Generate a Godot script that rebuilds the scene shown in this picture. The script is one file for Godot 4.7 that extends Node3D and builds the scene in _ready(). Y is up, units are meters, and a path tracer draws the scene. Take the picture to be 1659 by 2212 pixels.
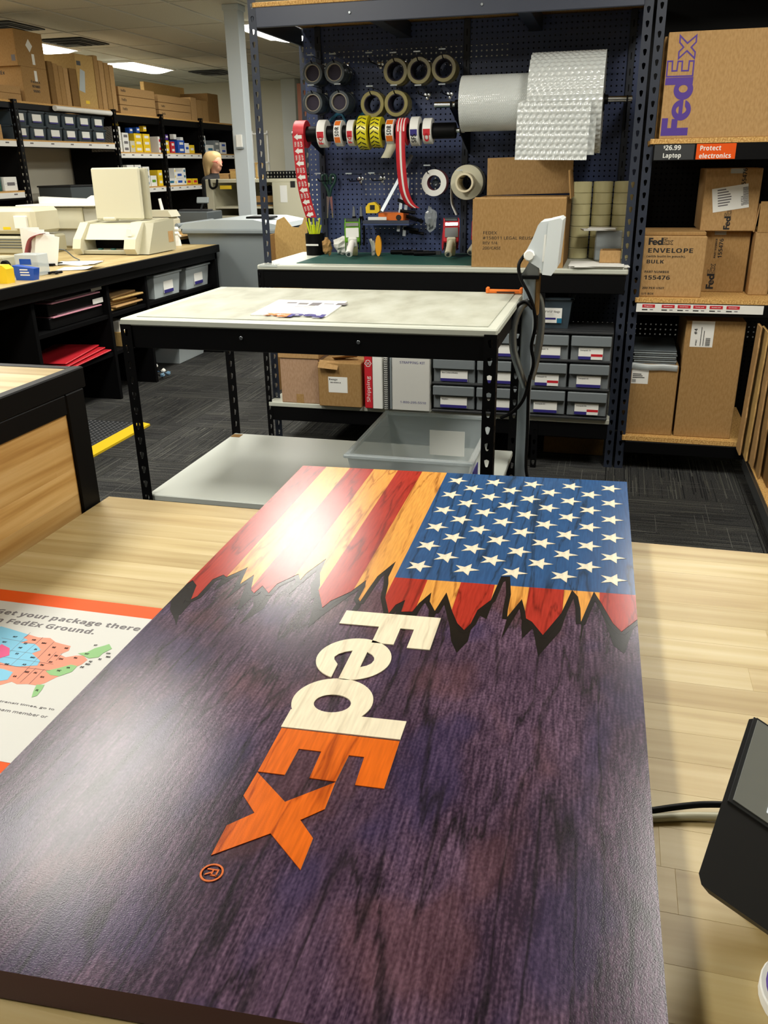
extends Node3D
# A shipping counter: lacquered wooden plaque in front, packing table, workbench with pegboard, stock shelves and a copy corner behind.

var M := {}
var T := {}
var taken := {}
var rng := RandomNumberGenerator.new()
const X := Vector3.RIGHT
const Y := Vector3.UP
const Z := Vector3.BACK

# ---------------------------------------------------------------- helpers: nodes
func numbered(called: String) -> String:
	var n: int = taken.get(called, 0)
	taken[called] = n + 1
	return called if n == 0 else "%s_%03d" % [called, n]

func thing(called: String, label: String, category: String, at := Vector3.ZERO, turn := 0.0, group := "") -> Node3D:
	var o := Node3D.new()
	o.name = numbered(called)
	add_child(o)
	o.position = at
	o.rotation.y = turn
	o.set_meta("label", label)
	o.set_meta("category", category)
	if group: o.set_meta("group", group)
	return o

func struct(called: String, label := "") -> Node3D:
	var o := Node3D.new()
	o.name = numbered(called)
	add_child(o)
	o.set_meta("kind", "structure")
	if label: o.set_meta("label", label)
	return o

func part(parent: Node3D, called: String, mesh: Mesh, m: Material, at := Vector3.ZERO, b := Basis()) -> MeshInstance3D:
	var o := MeshInstance3D.new()
	o.name = called
	o.mesh = mesh
	o.material_override = m
	parent.add_child(o, true)
	o.transform = Transform3D(b, at)
	return o

func off(o: Node3D) -> Vector3:      # where a thing stands, so that parts can be given in room coordinates
	var p := Vector3.ZERO
	var n: Node = o
	while n != self:
		p += (n as Node3D).position
		n = n.get_parent()
	return p

func wbox(parent: Node3D, called: String, a: Vector3, b: Vector3, m: Material, bevel := 0.002) -> MeshInstance3D:
	var s := (b - a).abs()
	return part(parent, called, cbox(s, minf(bevel, 0.3 * minf(s.x, minf(s.y, s.z)))), m, (a + b) / 2.0 - off(parent))

func copy(o: Node3D, label: String, at: Vector3, turn := 0.0) -> Node3D:
	var c: Node3D = o.duplicate()
	var base: String = o.name
	if base.length() > 4 and base[base.length() - 4] == "_": base = base.substr(0, base.length() - 4)
	c.name = numbered(base)
	add_child(c)
	c.position = at
	c.rotation.y = turn
	c.set_meta("label", label)
	return c

# ---------------------------------------------------------------- helpers: meshes
var box_cache := {}
func tri(st: SurfaceTool, a: Vector3, b: Vector3, c: Vector3) -> void:   # counter-clockwise seen from outside
	for p in [a, c, b]:
		st.add_vertex(p)

func quad(st: SurfaceTool, a: Vector3, b: Vector3, c: Vector3, d: Vector3) -> void:
	tri(st, a, b, c)
	tri(st, a, c, d)

func begin(group := -1) -> SurfaceTool:
	var st := SurfaceTool.new()
	st.begin(Mesh.PRIMITIVE_TRIANGLES)
	st.set_smooth_group(group)
	return st

func done(st: SurfaceTool) -> ArrayMesh:
	st.generate_normals()
	return st.commit()

func cbox(s: Vector3, b := 0.002) -> ArrayMesh:
	var key := "%.4f %.4f %.4f %.4f" % [s.x, s.y, s.z, b]
	if box_cache.has(key): return box_cache[key]
	var st := begin()
	var h := s / 2.0
	var ax := [0, 1, 2]
	for d in ax:
		var e: int = (d + 1) % 3
		var f: int = (d + 2) % 3
		for sg in [1.0, -1.0]:
			var pts := []
			for q in [[-1, -1], [1, -1], [1, 1], [-1, 1]]:
				var p := Vector3.ZERO
				p[d] = sg * h[d]
				p[e] = q[0] * (h[e] - b)
				p[f] = q[1] * (h[f] - b)
				pts.append(p)
			if sg > 0: quad(st, pts[0], pts[1], pts[2], pts[3])
			else: quad(st, pts[3], pts[2], pts[1], pts[0])
		# the four edges along axis d
		for q in [[1, 1], [-1, 1], [-1, -1], [1, -1]]:
			var p1 := Vector3.ZERO
			p1[e] = q[0] * h[e]
			p1[f] = q[1] * (h[f] - b)
			var p2 := Vector3.ZERO
			p2[e] = q[0] * (h[e] - b)
			p2[f] = q[1] * h[f]
			var l := Vector3.ZERO
			l[d] = h[d] - b
			edge(st, p1, p2, l)
	for sx in [1, -1]:
		for sy in [1, -1]:
			for sz in [1, -1]:
				var a := Vector3(sx * h.x, sy * (h.y - b), sz * (h.z - b))
				var c := Vector3(sx * (h.x - b), sy * h.y, sz * (h.z - b))
				var g := Vector3(sx * (h.x - b), sy * (h.y - b), sz * h.z)
				if sx * sy * sz > 0: tri(st, a, c, g)
				else: tri(st, a, g, c)
	var m := done(st)
	box_cache[key] = m
	return m

func edge(st: SurfaceTool, p1: Vector3, p2: Vector3, l: Vector3) -> void:
	if (p2 - p1).cross(l).dot(p1 + p2) > 0: quad(st, p1 - l, p2 - l, p2 + l, p1 + l)
	else: quad(st, p1 + l, p2 + l, p2 - l, p1 - l)

# polygons given in a plane (o, bx, by), pushed along d
func extrude(polys: Array, bx: Vector3, by: Vector3, o: Vector3, d: Vector3, uv_scale := Vector2.ZERO) -> ArrayMesh:
	var st := begin()
	var flip := bx.cross(by).dot(d) < 0
	for raw in polys:
		var p: PackedVector2Array = raw
		if Geometry2D.is_polygon_clockwise(p): p.reverse()
		var idx := Geometry2D.triangulate_polygon(p)
		for i in range(0, idx.size(), 3):
			var v := []
			for k in 3: v.append(p[idx[i + k]])
			if (v[1] - v[0]).cross(v[2] - v[0]) < 0: v = [v[0], v[2], v[1]]
			if flip: v = [v[0], v[2], v[1]]
			for k in [0, 2, 1]:
				if uv_scale != Vector2.ZERO: st.set_uv(v[k] * uv_scale)
				st.add_vertex(o + bx * v[k].x + by * v[k].y + d)
			for k in [0, 1, 2]:
				if uv_scale != Vector2.ZERO: st.set_uv(v[k] * uv_scale)
				st.add_vertex(o + bx * v[k].x + by * v[k].y)
		for i in p.size():
			var a := p[i]
			var b := p[(i + 1) % p.size()]
			var a3 := o + bx * a.x + by * a.y
			var b3 := o + bx * b.x + by * b.y
			if uv_scale != Vector2.ZERO: st.set_uv(a * uv_scale)
			if flip: quad(st, b3, a3, a3 + d, b3 + d)
			else: quad(st, a3, b3, b3 + d, a3 + d)
	return done(st)

func poly(a: Array) -> PackedVector2Array:    # flat list of numbers to points
	var p := PackedVector2Array()
	for i in range(0, a.size(), 2): p.append(Vector2(a[i], a[i + 1]))
	return p

func rect(x0: float, y0: float, x1: float, y1: float) -> PackedVector2Array:
	return PackedVector2Array([Vector2(x0, y0), Vector2(x1, y0), Vector2(x1, y1), Vector2(x0, y1)])

func oval(cx: float, cy: float, rx: float, ry: float, n := 40) -> PackedVector2Array:
	var p := PackedVector2Array()
	for i in n: p.append(Vector2(cx + rx * cos(TAU * i / n), cy + ry * sin(TAU * i / n)))
	return p

func holed(outer: PackedVector2Array, holes: Array) -> Array:   # cut into halves through each hole, so that no piece is a ring
	var pieces := [outer]
	for h in holes:
		var c := Vector2.ZERO
		for p in h: c += p
		c /= h.size()
		var next := []
		for q in pieces:
			for half in [rect(c.x - 9, c.y - 9, c.x, c.y + 9), rect(c.x, c.y - 9, c.x + 9, c.y + 9)]:
				for r in Geometry2D.intersect_polygons(q, half):
					for w in Geometry2D.clip_polygons(r, h): next.append(w)
		pieces = next
	return pieces

# profile of (radius, height) turned round the y axis
func lathe(profile: Array, seg := 28) -> ArrayMesh:
	var st := begin()
	for i in profile.size() - 1:
		st.set_smooth_group(i + 1)
		var a: Vector2 = profile[i]
		var b: Vector2 = profile[i + 1]
		for k in seg:
			var t0 := TAU * k / seg
			var t1 := TAU * (k + 1) / seg
			var a0 := Vector3(a.x * cos(t0), a.y, -a.x * sin(t0))
			var a1 := Vector3(a.x * cos(t1), a.y, -a.x * sin(t1))
			var b0 := Vector3(b.x * cos(t0), b.y, -b.x * sin(t0))
			var b1 := Vector3(b.x * cos(t1), b.y, -b.x * sin(t1))
			if a.x > 1e-6: tri(st, a0, a1, b1)
			if b.x > 1e-6: tri(st, a0, b1, b0)
	return done(st)

func ring(r0: float, r1: float, w: float, seg := 28) -> ArrayMesh:   # a roll: bore r0, outside r1, along y
	var c := minf(0.0015, w * 0.1)
	return lathe([Vector2(r0, 0), Vector2(r1 - c, 0), Vector2(r1, c), Vector2(r1, w - c), Vector2(r1 - c, w), Vector2(r0, w), Vector2(r0, 0)], seg)

func rod(r: float, l: float, seg := 16) -> ArrayMesh:
	var c := minf(r * 0.15, 0.002)
	return lathe([Vector2(0, 0), Vector2(r - c, 0), Vector2(r, c), Vector2(r, l - c), Vector2(r - c, l), Vector2(0, l)], seg)

func spline(pts: Array, n := 6) -> Array:
	var out := []
	for i in pts.size() - 1:
		var p0: Vector3 = pts[maxi(i - 1, 0)]
		var p1: Vector3 = pts[i]
		var p2: Vector3 = pts[i + 1]
		var p3: Vector3 = pts[mini(i + 2, pts.size() - 1)]
		for k in n:
			out.append(p1.cubic_interpolate(p2, p0, p3, float(k) / n))
	out.append(pts[-1])
	return out

func tube(pts: Array, r: float, seg := 8, r_end := -1.0, squash := 1.0) -> ArrayMesh:
	var st := begin(1)
	var t: Vector3 = (pts[1] - pts[0]).normalized()
	var u := t.cross(Vector3(0.3, 1, 0.17)).normalized()
	var rings := []
	for i in pts.size():
		var d: Vector3 = pts[mini(i + 1, pts.size() - 1)] - pts[maxi(i - 1, 0)]
		d = d.normalized()
		u = (u - d * u.dot(d)).normalized()
		var v := d.cross(u)
		var rr := r if r_end < 0 else lerpf(r, r_end, float(i) / (pts.size() - 1))
		var l := []
		for k in seg: l.append(pts[i] + u * cos(TAU * k / seg) * rr + v * sin(TAU * k / seg) * rr * squash)
		rings.append(l)
	for i in rings.size() - 1:
		for k in seg:
			var n := (k + 1) % seg
			quad(st, rings[i][k], rings[i][n], rings[i + 1][n], rings[i + 1][k])
	st.set_smooth_group(2)
	for k in range(1, seg - 1):
		tri(st, rings[0][0], rings[0][k + 1], rings[0][k])
		var e: Array = rings[-1]
		tri(st, e[0], e[k], e[k + 1])
	return done(st)

# a band of sheet: a path of points, a width vector, a thickness vector
func ribbon(pts: Array, w: Vector3, th: Vector3) -> ArrayMesh:
	var st := begin(1)
	for i in pts.size() - 1:
		var a: Vector3 = pts[i]
		var b: Vector3 = pts[i + 1]
		var h := w / 2.0
		quad(st, a - h + th, a + h + th, b + h + th, b - h + th)
		quad(st, b - h, b + h, a + h, a - h)
		quad(st, a - h, a - h + th, b - h + th, b - h)
		quad(st, a + h + th, a + h, b + h, b + h + th)
	return done(st)

# sheet in the xy plane, nx by ny cells, each with an eight-cornered opening; th thick, front face at z = 0
func perforated(w: float, h: float, nx: int, ny: int, hole: Array, th: float, walls := true) -> ArrayMesh:
	var st := begin()
	var a := w / nx / 2.0
	var b := h / ny / 2.0
	var o8 := [Vector2(a, 0), Vector2(a, b), Vector2(0, b), Vector2(-a, b), Vector2(-a, 0), Vector2(-a, -b), Vector2(0, -b), Vector2(a, -b)]
	for j in ny:
		for i in nx:
			var c := Vector3(-w / 2.0 + a + 2 * a * i, b + 2 * b * j, 0)
			for k in 8:
				var n := (k + 1) % 8
				var p0 := c + Vector3(o8[k].x, o8[k].y, 0)
				var p1 := c + Vector3(o8[n].x, o8[n].y, 0)
				var q0 := c + Vector3(hole[k].x, hole[k].y, 0)
				var q1 := c + Vector3(hole[n].x, hole[n].y, 0)
				var d := Vector3(0, 0, -th)
				quad(st, q0, p0, p1, q1)
				quad(st, q1 + d, p1 + d, p0 + d, q0 + d)
				if walls: quad(st, q0 + d, q0, q1, q1 + d)
	return done(st)

func hole8(rx: float, ry: float) -> Array:
	var l := []
	for k in 8: l.append(Vector2(rx * cos(TAU * k / 8), ry * sin(TAU * k / 8)))
	return l

func keyhole(s: float) -> Array:    # round above, narrow slot below
	return [Vector2(0.8, 0.2) * s, Vector2(0.85, 1.1) * s, Vector2(0, 1.5) * s, Vector2(-0.85, 1.1) * s, Vector2(-0.8, 0.2) * s, Vector2(-0.4, -1.3) * s, Vector2(0, -1.5) * s, Vector2(0.4, -1.3) * s]

var fonts := {}
func txt(parent: Node3D, words: String, at: Vector3, bx: Vector3, by: Vector3, cap: float, m: Material, width := 0.0, face := "Droid Sans", weight := 700, left := false, called := "lettering") -> MeshInstance3D:
	var fk := "%s%d" % [face, weight]
	if not fonts.has(fk):
		var f := SystemFont.new()
		f.font_names = PackedStringArray([face])
		f.font_weight = weight
		fonts[fk] = f
	var t := TextMesh.new()
	t.font = fonts[fk]
	t.font_size = 40
	t.text = words
	t.pixel_size = cap / (0.714 * 40.0)
	t.depth = 0.0004
	t.curve_step = 2.5
	if left: t.horizontal_alignment = HORIZONTAL_ALIGNMENT_LEFT
	var sx := 1.0
	if width > 0.0: sx = width / maxf(t.get_aabb().size.x, 1e-4)
	return part(parent, called, t, m, at - off(parent), Basis(bx * sx, by, bx.cross(by)))

# ---------------------------------------------------------------- helpers: materials
func mat(c, rough := 0.6, metal := 0.0, spec := 0.5) -> StandardMaterial3D:
	var m := StandardMaterial3D.new()
	m.albedo_color = c if c is Color else Color(c)
	m.roughness = rough
	m.metallic = metal
	m.metallic_specular = spec
	return m

func clear(c: Color, rough := 0.15) -> StandardMaterial3D:
	var m := mat(c, rough)
	m.transparency = BaseMaterial3D.TRANSPARENCY_ALPHA
	return m

func tri_tex(m: StandardMaterial3D, t: Texture2D, s: float, world := false) -> StandardMaterial3D:
	m.albedo_texture = t
	m.uv1_triplanar = true
	m.uv1_world_triplanar = world
	m.uv1_scale = Vector3(s, s, s)
	m.uv1_triplanar_sharpness = 8.0
	return m

func noise(type: int, freq: float, sd: int, oct := 4) -> FastNoiseLite:
	var n := FastNoiseLite.new()
	n.noise_type = type as FastNoiseLite.NoiseType
	n.frequency = freq
	n.seed = sd
	n.fractal_octaves = oct
	return n

# a grey noise picture: made small in one direction and stretched, for grain
func grain(w: int, h: int, gw: int, gh: int, freq: float, sd: int, oct := 4) -> Image:
	var im := noise(FastNoiseLite.TYPE_SIMPLEX_SMOOTH, freq, sd, oct).get_seamless_image(gw, gh, false, false, 0.15)
	im.convert(Image.FORMAT_L8)
	im.resize(w, h, Image.INTERPOLATE_CUBIC)
	return im

func ramp(im: Image, stops: Array) -> Image:    # grey picture to colours; stops: [place, colour] pairs
	var lut := PackedByteArray()
	lut.resize(768)
	for i in 256:
		var x := i / 255.0
		var c: Color = stops[0][1]
		for k in stops.size() - 1:
			if x >= stops[k][0]:
				c = (stops[k][1] as Color).lerp(stops[k + 1][1], clampf((x - stops[k][0]) / maxf(stops[k + 1][0] - stops[k][0], 1e-4), 0, 1))
		lut[i * 3] = int(c.r * 255.0)
		lut[i * 3 + 1] = int(c.g * 255.0)
		lut[i * 3 + 2] = int(c.b * 255.0)
	var d := im.get_data()
	var o := PackedByteArray()
	o.resize(d.size() * 3)
	for i in d.size():
		var v := d[i] * 3
		o[i * 3] = lut[v]
		o[i * 3 + 1] = lut[v + 1]
		o[i * 3 + 2] = lut[v + 2]
	return Image.create_from_data(im.get_width(), im.get_height(), false, Image.FORMAT_RGB8, o)

func tex(im: Image) -> ImageTexture:
	return ImageTexture.create_from_image(im)

# ---------------------------------------------------------------- materials
func materials() -> void:
	var c := func(r, g, b): return Color8(r, g, b)
	# light laminated wood, grain along u
	T.wood = tex(ramp(grain(1024, 1024, 48, 1024, 0.03, 5, 5), [[0.0, Color8(196, 172, 124)], [0.35, Color8(219, 200, 154)], [0.7, Color8(232, 216, 176)], [1.0, Color8(240, 228, 194)]]))
	T.wood2 = tex(ramp(grain(1024, 1024, 40, 1024, 0.035, 15, 5), [[0.0, Color8(186, 140, 78)], [0.35, Color8(216, 172, 106)], [0.65, Color8(232, 192, 128)], [1.0, Color8(242, 208, 150)]]))
	for i in 5:
		var k: float = [0.84, 0.81, 0.775, 0.82, 0.75][i]
		var w := tri_tex(mat(Color(k, k * [0.97, 0.955, 0.95, 0.965, 0.94][i], k * [0.88, 0.85, 0.82, 0.87, 0.80][i]), 0.4, 0.0, 0.32), T.wood, 1.1, true)
		w.uv1_offset = Vector3(0.31 * i, 0.17 * i, 0.23 * i)
		M["wood%d" % i] = w
		var w2 := tri_tex(mat(Color(k * 1.15, k * 1.14, k * 1.12), 0.45, 0.0, 0.3), T.wood2, 1.1, true)
		w2.uv1_offset = Vector3(0.27 * i, 0.19 * i, 0.41 * i)
		M["panel%d" % i] = w2
	var kraft := ramp(grain(512, 512, 512, 200, 0.06, 21, 4), [[0.0, Color8(226, 220, 210)], [1.0, Color8(255, 255, 255)]])
	T.kraft = tex(kraft)
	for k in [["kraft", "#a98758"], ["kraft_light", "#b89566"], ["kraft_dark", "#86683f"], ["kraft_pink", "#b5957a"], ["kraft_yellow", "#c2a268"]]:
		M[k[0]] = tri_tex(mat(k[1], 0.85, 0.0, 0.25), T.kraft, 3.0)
	T.osb = tex(ramp(grain(512, 512, 512, 512, 0.05, 31, 3), [[0.0, Color8(150, 104, 50)], [0.5, Color8(200, 156, 88)], [1.0, Color8(228, 194, 130)]]))
	M.osb = tri_tex(mat(Color.WHITE, 0.8), T.osb, 4.0)
	T.blotch = tex(ramp(grain(512, 512, 512, 256, 0.012, 41, 5), [[0.0, Color8(146, 145, 130)], [0.5, Color8(166, 167, 152)], [1.0, Color8(178, 180, 168)]]))
	M.worn_mat = tri_tex(mat(Color.WHITE, 0.6), T.blotch, 1.2)
	M.laminate = mat("#bcbfb2", 0.38)
	M.laminate_grey = mat("#c4c8c0", 0.4)
	M.black = mat("#070708", 0.5, 0.0, 0.25)
	M.black_matte = mat("#0a0a0b", 0.85, 0.0, 0.15)
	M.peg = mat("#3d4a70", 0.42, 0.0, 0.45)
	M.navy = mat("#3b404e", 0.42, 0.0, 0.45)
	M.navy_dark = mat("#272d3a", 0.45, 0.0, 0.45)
	M.steel = mat("#c8ccd0", 0.22, 1.0)
	M.steel_dull = mat("#8e9396", 0.4, 1.0)
	M.white = mat("#e6e6e0", 0.5)
	M.paper = mat("#e8e8e2", 0.8, 0.0, 0.2)
	M.cream = mat("#c9c5ac", 0.5)
	M.cream_dark = mat("#a9a58c", 0.5)
	M.grey = mat("#7d8587", 0.5)
	M.grey_dark = mat("#4c5356", 0.5)
	M.grey_drawer = mat("#6d7376", 0.45)
	M.charcoal = mat("#2b2d2f", 0.5)
	M.red = mat("#c3202c", 0.5)
	M.orange = mat("#e0701c", 0.5)
	M.sign_orange = mat("#dc5210", 0.55, 0.0, 0.3)
	M.yellow = mat("#e6c21c", 0.5)
	M.yellow_neon = mat("#d8e81c", 0.5)
	M.yellow_tape = mat("#d8cc20", 0.3)
	M.green = mat("#5f9a1c", 0.4)
	M.mat_green = mat("#124a42", 0.65)
	M.teal = mat("#1c6a8c", 0.4)
	M.blue = mat("#1a4fb0", 0.4)
	M.purple = mat("#4a2c88", 0.6)
	M.navy_print = mat("#2a2274", 0.6)
	M.ink = mat("#161414", 0.7)
	M.ink_grey = mat("#6a6668", 0.7)
	M.tape_tan = mat("#8a8048", 0.3)
	M.tape_dark = mat("#3a4246", 0.35)
	M.core = mat("#9a9484", 0.8)
	M.core_dark = mat("#2c2634", 0.8)
	M.clear = clear(Color(0.85, 0.89, 0.9, 0.35), 0.2)
	M.clear_tape = clear(Color(0.88, 0.85, 0.62, 0.5), 0.12)
	M.frost = clear(Color(0.8, 0.84, 0.85, 0.6), 0.3)
	M.smoke_tub = mat("#39444c", 0.3)
	M.skin = mat("#d49c80", 0.55)
	M.shirt = mat("#0e0e10", 0.85)
	M.hair = mat("#c8ab78", 0.6)
	M.wall = mat("#d2cebb", 0.8)
	M.wall_white = mat("#cfd2cc", 0.8)
	M.column = mat("#b9c2c6", 0.5)
	M.glass_screen = mat("#a8aca8", 0.12, 0.3)
	T.ceil = tex(ramp(grain(512, 512, 512, 512, 0.08, 51, 3), [[0.0, Color8(196, 196, 188)], [0.5, Color8(208, 208, 200)], [1.0, Color8(214, 214, 206)]]))
	M.ceiling = tri_tex(mat(Color(0.97, 0.97, 0.95), 0.9), T.ceil, 1.6)
	M.tbar = mat("#c9c9c0", 0.6)

# ---------------------------------------------------------------- setting
func light_panel(x: float, z: float, n: int) -> void:
	var t := thing("ceiling_light", "", "light", Vector3(x, 2.74, z), 0.0, "fluorescent ceiling lights")
	t.set_meta("label", ["long fluorescent ceiling light above the left end of the packing table", "long fluorescent ceiling light above the workbench", "long fluorescent ceiling light over the front counter", "fluorescent ceiling light above the stock bay", "fluorescent ceiling light over the right shelves", "fluorescent ceiling light partly hidden behind the tall perforated post", "bright fluorescent ceiling light above the tall flat cartons on the left shelf", "fluorescent ceiling light half hidden behind the tallest carton stack", "fluorescent ceiling light in the copy corner", "fluorescent ceiling light far back beyond the pegboard", "fluorescent ceiling light behind the pegboard", "fluorescent ceiling light above the raised left counter", "fluorescent ceiling light near the left end of the long shelving", "fluorescent ceiling light close behind the pegboard"][n])
	for s in [-1, 1]:
		wbox(t, "frame", Vector3(x + s * 0.295 - 0.012, 2.722, z - 0.605), Vector3(x + s * 0.295 + 0.012, 2.75, z + 0.605), M.white)
		wbox(t, "frame", Vector3(x - 0.283, 2.722, z + s * 0.593 - 0.012), Vector3(x + 0.283, 2.75, z + s * 0.593 + 0.012), M.white)
	var prof := PackedVector2Array()
	for i in 9: prof.append(Vector2(-0.28 + 0.07 * i, -0.045 * sin(PI * i / 8.0)))
	prof.append(Vector2(0.28, 0.012))
	prof.append(Vector2(-0.28, 0.012))
	var lens := part(t, "lamp_diffuser", extrude([prof], X, Y, Vector3(0, -0.005, -0.58), Vector3(0, 0, 1.16)), M.lamp)
	lens.position = Vector3.ZERO
	var l := AreaLight3D.new()
	l.name = "light"
	l.area_size = Vector2(0.54, 1.14)
	l.area_normalize_energy = true
	l.light_energy = LAMP
	l.light_color = Color(1.0, 0.985, 0.95)
	l.shadow_enabled = true
	l.area_range = 30.0
	l.area_attenuation = 2.0
	t.add_child(l)
	l.position = Vector3(0, -0.06, 0)
	l.rotation.x = -PI / 2

const LAMP := 4.2

func setting() -> void:
	M.lamp = mat("#f4f4ec", 0.5)
	M.lamp.emission_enabled = true
	M.lamp.emission = Color(1.0, 0.99, 0.95)
	M.lamp.emission_energy_multiplier = 7.0
	# floor: slab and carpet tiles
	var fl := struct("floor", "dark carpet floor of square tiles with thin woven lines")
	wbox(fl, "slab", Vector3(-9.0, -0.2, -15.2), Vector3(3.4, -0.008, 3.0), M.black_matte)
	var im := Image.create(512, 512, false, Image.FORMAT_RGB8)
	im.fill(Color8(58, 58, 57))
	var g := grain(512, 512, 512, 512, 0.2, 61, 2).get_data()
	var px := im.get_data()
	for i in g.size():
		var d := (g[i] - 128) / 5
		for k in 3: px[i * 3 + k] = clampi(px[i * 3 + k] + d, 0, 255)
	im = Image.create_from_data(512, 512, false, Image.FORMAT_RGB8, px)
	for i in 115:
		var v := rng.randi_range(66, 100)
		var y := rng.randi_range(0, 511)
		im.fill_rect(Rect2i(rng.randi_range(-80, 480), y, rng.randi_range(60, 400), rng.randi_range(1, 3)), Color8(v, v, v - 6))
	for i in 60:
		var y2 := rng.randi_range(0, 511)
		im.fill_rect(Rect2i(rng.randi_range(-80, 480), y2, rng.randi_range(60, 400), rng.randi_range(1, 5)), Color8(36, 36, 37))
	for i in 14:
		var v2 := rng.randi_range(80, 104)
		im.fill_rect(Rect2i(rng.randi_range(0, 510), rng.randi_range(-60, 460), 2, rng.randi_range(60, 200)), Color8(v2, v2, v2 - 4))
	T.carpet = tex(im)
	var carpets := []
	for k in 3:
		var s: float = [1.0, 0.88, 0.94][k]
		var cm := mat(Color(s, s, s), 0.95, 0.0, 0.1)
		cm.albedo_texture = T.carpet
		cm.uv1_scale = Vector3(1, 1, 1)
		carpets.append(cm)
	var tile_mesh := []
	for r in 4:
		var st := begin()
		var h := 0.2985
		var pts := [Vector3(-h, 0, -h), Vector3(h, 0, -h), Vector3(h, 0, h), Vector3(-h, 0, h)]
		var uvs := [Vector2(0, 0), Vector2(1, 0), Vector2(1, 1), Vector2(0, 1)]
		for k in [0, 1, 2, 0, 2, 3]:
			st.set_uv(uvs[(k + r) % 4])
			st.add_vertex(pts[k])
		st.set_uv(Vector2.ZERO)
		for k in 4:
			var a: Vector3 = pts[k]
			var b: Vector3 = pts[(k + 1) % 4]
			var lo := Vector3(0, -0.008, 0)
			quad(st, b, a, a + lo, b + lo)
		tile_mesh.append(done(st))
	var big := begin()
	for j in range(-25, 5):
		for i in range(-15, 6):
			var p := Vector3(0.35 + i * 0.6, 0, -1.0 + j * 0.6)
			var shown := p.x > -3.9 and p.x < 1.0 and p.z < -1.2 and p.z > -8.0
			if shown: part(fl, "carpet_tile", tile_mesh[((i + j) % 2 + 2) % 2 + (2 if rng.randf() < 0.3 else 0)], carpets[rng.randi() % 3], p)
			else:
				var h2 := 0.2985
				var pq := [p + Vector3(-h2, 0, -h2), p + Vector3(h2, 0, -h2), p + Vector3(h2, 0, h2), p + Vector3(-h2, 0, h2)]
				for k in [0, 1, 2, 0, 2, 3]:
					big.set_uv([Vector2(0, 0), Vector2(1, 0), Vector2(1, 1), Vector2(0, 1)][(k + absi(i + j)) % 4])
					big.add_vertex(pq[k])
	var rest := part(fl, "carpet_beyond", done(big), carpets[1])
	rest.set_meta("kind", "stuff")
	# walls
	for w in [["wall_left", Vector3(-9.0, 0, -15.2), Vector3(-8.8, 2.9, 3.0)], ["wall_back", Vector3(-9.0, 0, -15.2), Vector3(3.4, 2.9, -15.0)], ["wall_right", Vector3(3.2, 0, -15.2), Vector3(3.4, 2.9, 3.0)], ["wall_front", Vector3(-9.0, 0, 2.8), Vector3(3.4, 2.9, 3.0)]]:
		var o := struct(w[0])
		wbox(o, "plaster", w[1], w[2], M.wall)
	# ceiling: slab, T-bars and tiles; lamps take the place of tiles
	var ce := struct("ceiling", "suspended ceiling of pale lay-in tiles in a thin metal grid")
	wbox(ce, "slab", Vector3(-9.0, 2.775, -15.2), Vector3(3.4, 2.95, 3.0), M.wall_white)
	var lamps := [[-1.85, -2.35], [-1.85, -4.79], [-1.85, 0.09], [0.59, -4.79], [0.59, -2.35], [-3.68, -9.67], [-6.73, -12.11], [-6.73, -9.67], [-4.29, -4.79], [-1.85, -9.67], [-0.02, -7.23], [-4.29, -2.35], [-6.73, -7.23], [-1.85, -7.23]]
	var vents := [[-6.12, -10.89 + 1.22], [-6.12, -8.45], [-6.12, -13.33]]
	var tm := cbox(Vector3(0.592, 0.018, 1.202), 0.004)
	for j in range(-11, 3):
		for i in range(-12, 9):
			var cx := -1.85 + i * 0.61
			var cz := -2.35 + j * 1.22
			if cx < -8.7 or cx > 3.1 or cz < -14.9 or cz > 2.7: continue
			var skip := false
			for l in lamps: skip = skip or (absf(l[0] - cx) < 0.05 and absf(l[1] - cz) < 0.05)
			if not skip: part(ce, "ceiling_tile", tm, M.ceiling, Vector3(cx, 2.759, cz))
	var bars := begin()
	for i in range(-12, 9):
		var bx := -1.85 + i * 0.61 + 0.305
		var m1 := cbox(Vector3(0.024, 0.01, 17.8), 0.002)
		bars.append_from(m1, 0, Transform3D(Basis(), Vector3(bx, 2.746, -6.1)))
	for j in range(-11, 4):
		var bz := -2.35 + j * 1.22 - 0.61
		bars.append_from(cbox(Vector3(11.8, 0.008, 0.024), 0.002), 0, Transform3D(Basis(), Vector3(-2.8, 2.747, bz)))
	part(ce, "ceiling_grid", bars.commit(), M.tbar).set_meta("kind", "stuff")
	for i in lamps.size(): light_panel(lamps[i][0], lamps[i][1], i)
	for i in 3:
		var v := thing("ceiling_vent", ["square dark ceiling vent with sloping blades near the tall cartons", "dark ceiling vent touching the top of the tallest carton stack", "dark ceiling vent beside the white column"][i], "vent", Vector3(vents[i][0], 2.74, vents[i][1]), 0.0, "ceiling vents")
		part(v, "frame", cbox(Vector3(0.56, 0.012, 0.56), 0.003), M.charcoal, Vector3(0, -0.004, 0))
		for k in 4:
			part(v, "blade", cbox(Vector3(0.48 - 0.1 * k, 0.006, 0.48 - 0.1 * k), 0.002), M.black if k % 2 == 0 else M.charcoal, Vector3(0, -0.012 - 0.007 * k, 0))

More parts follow.
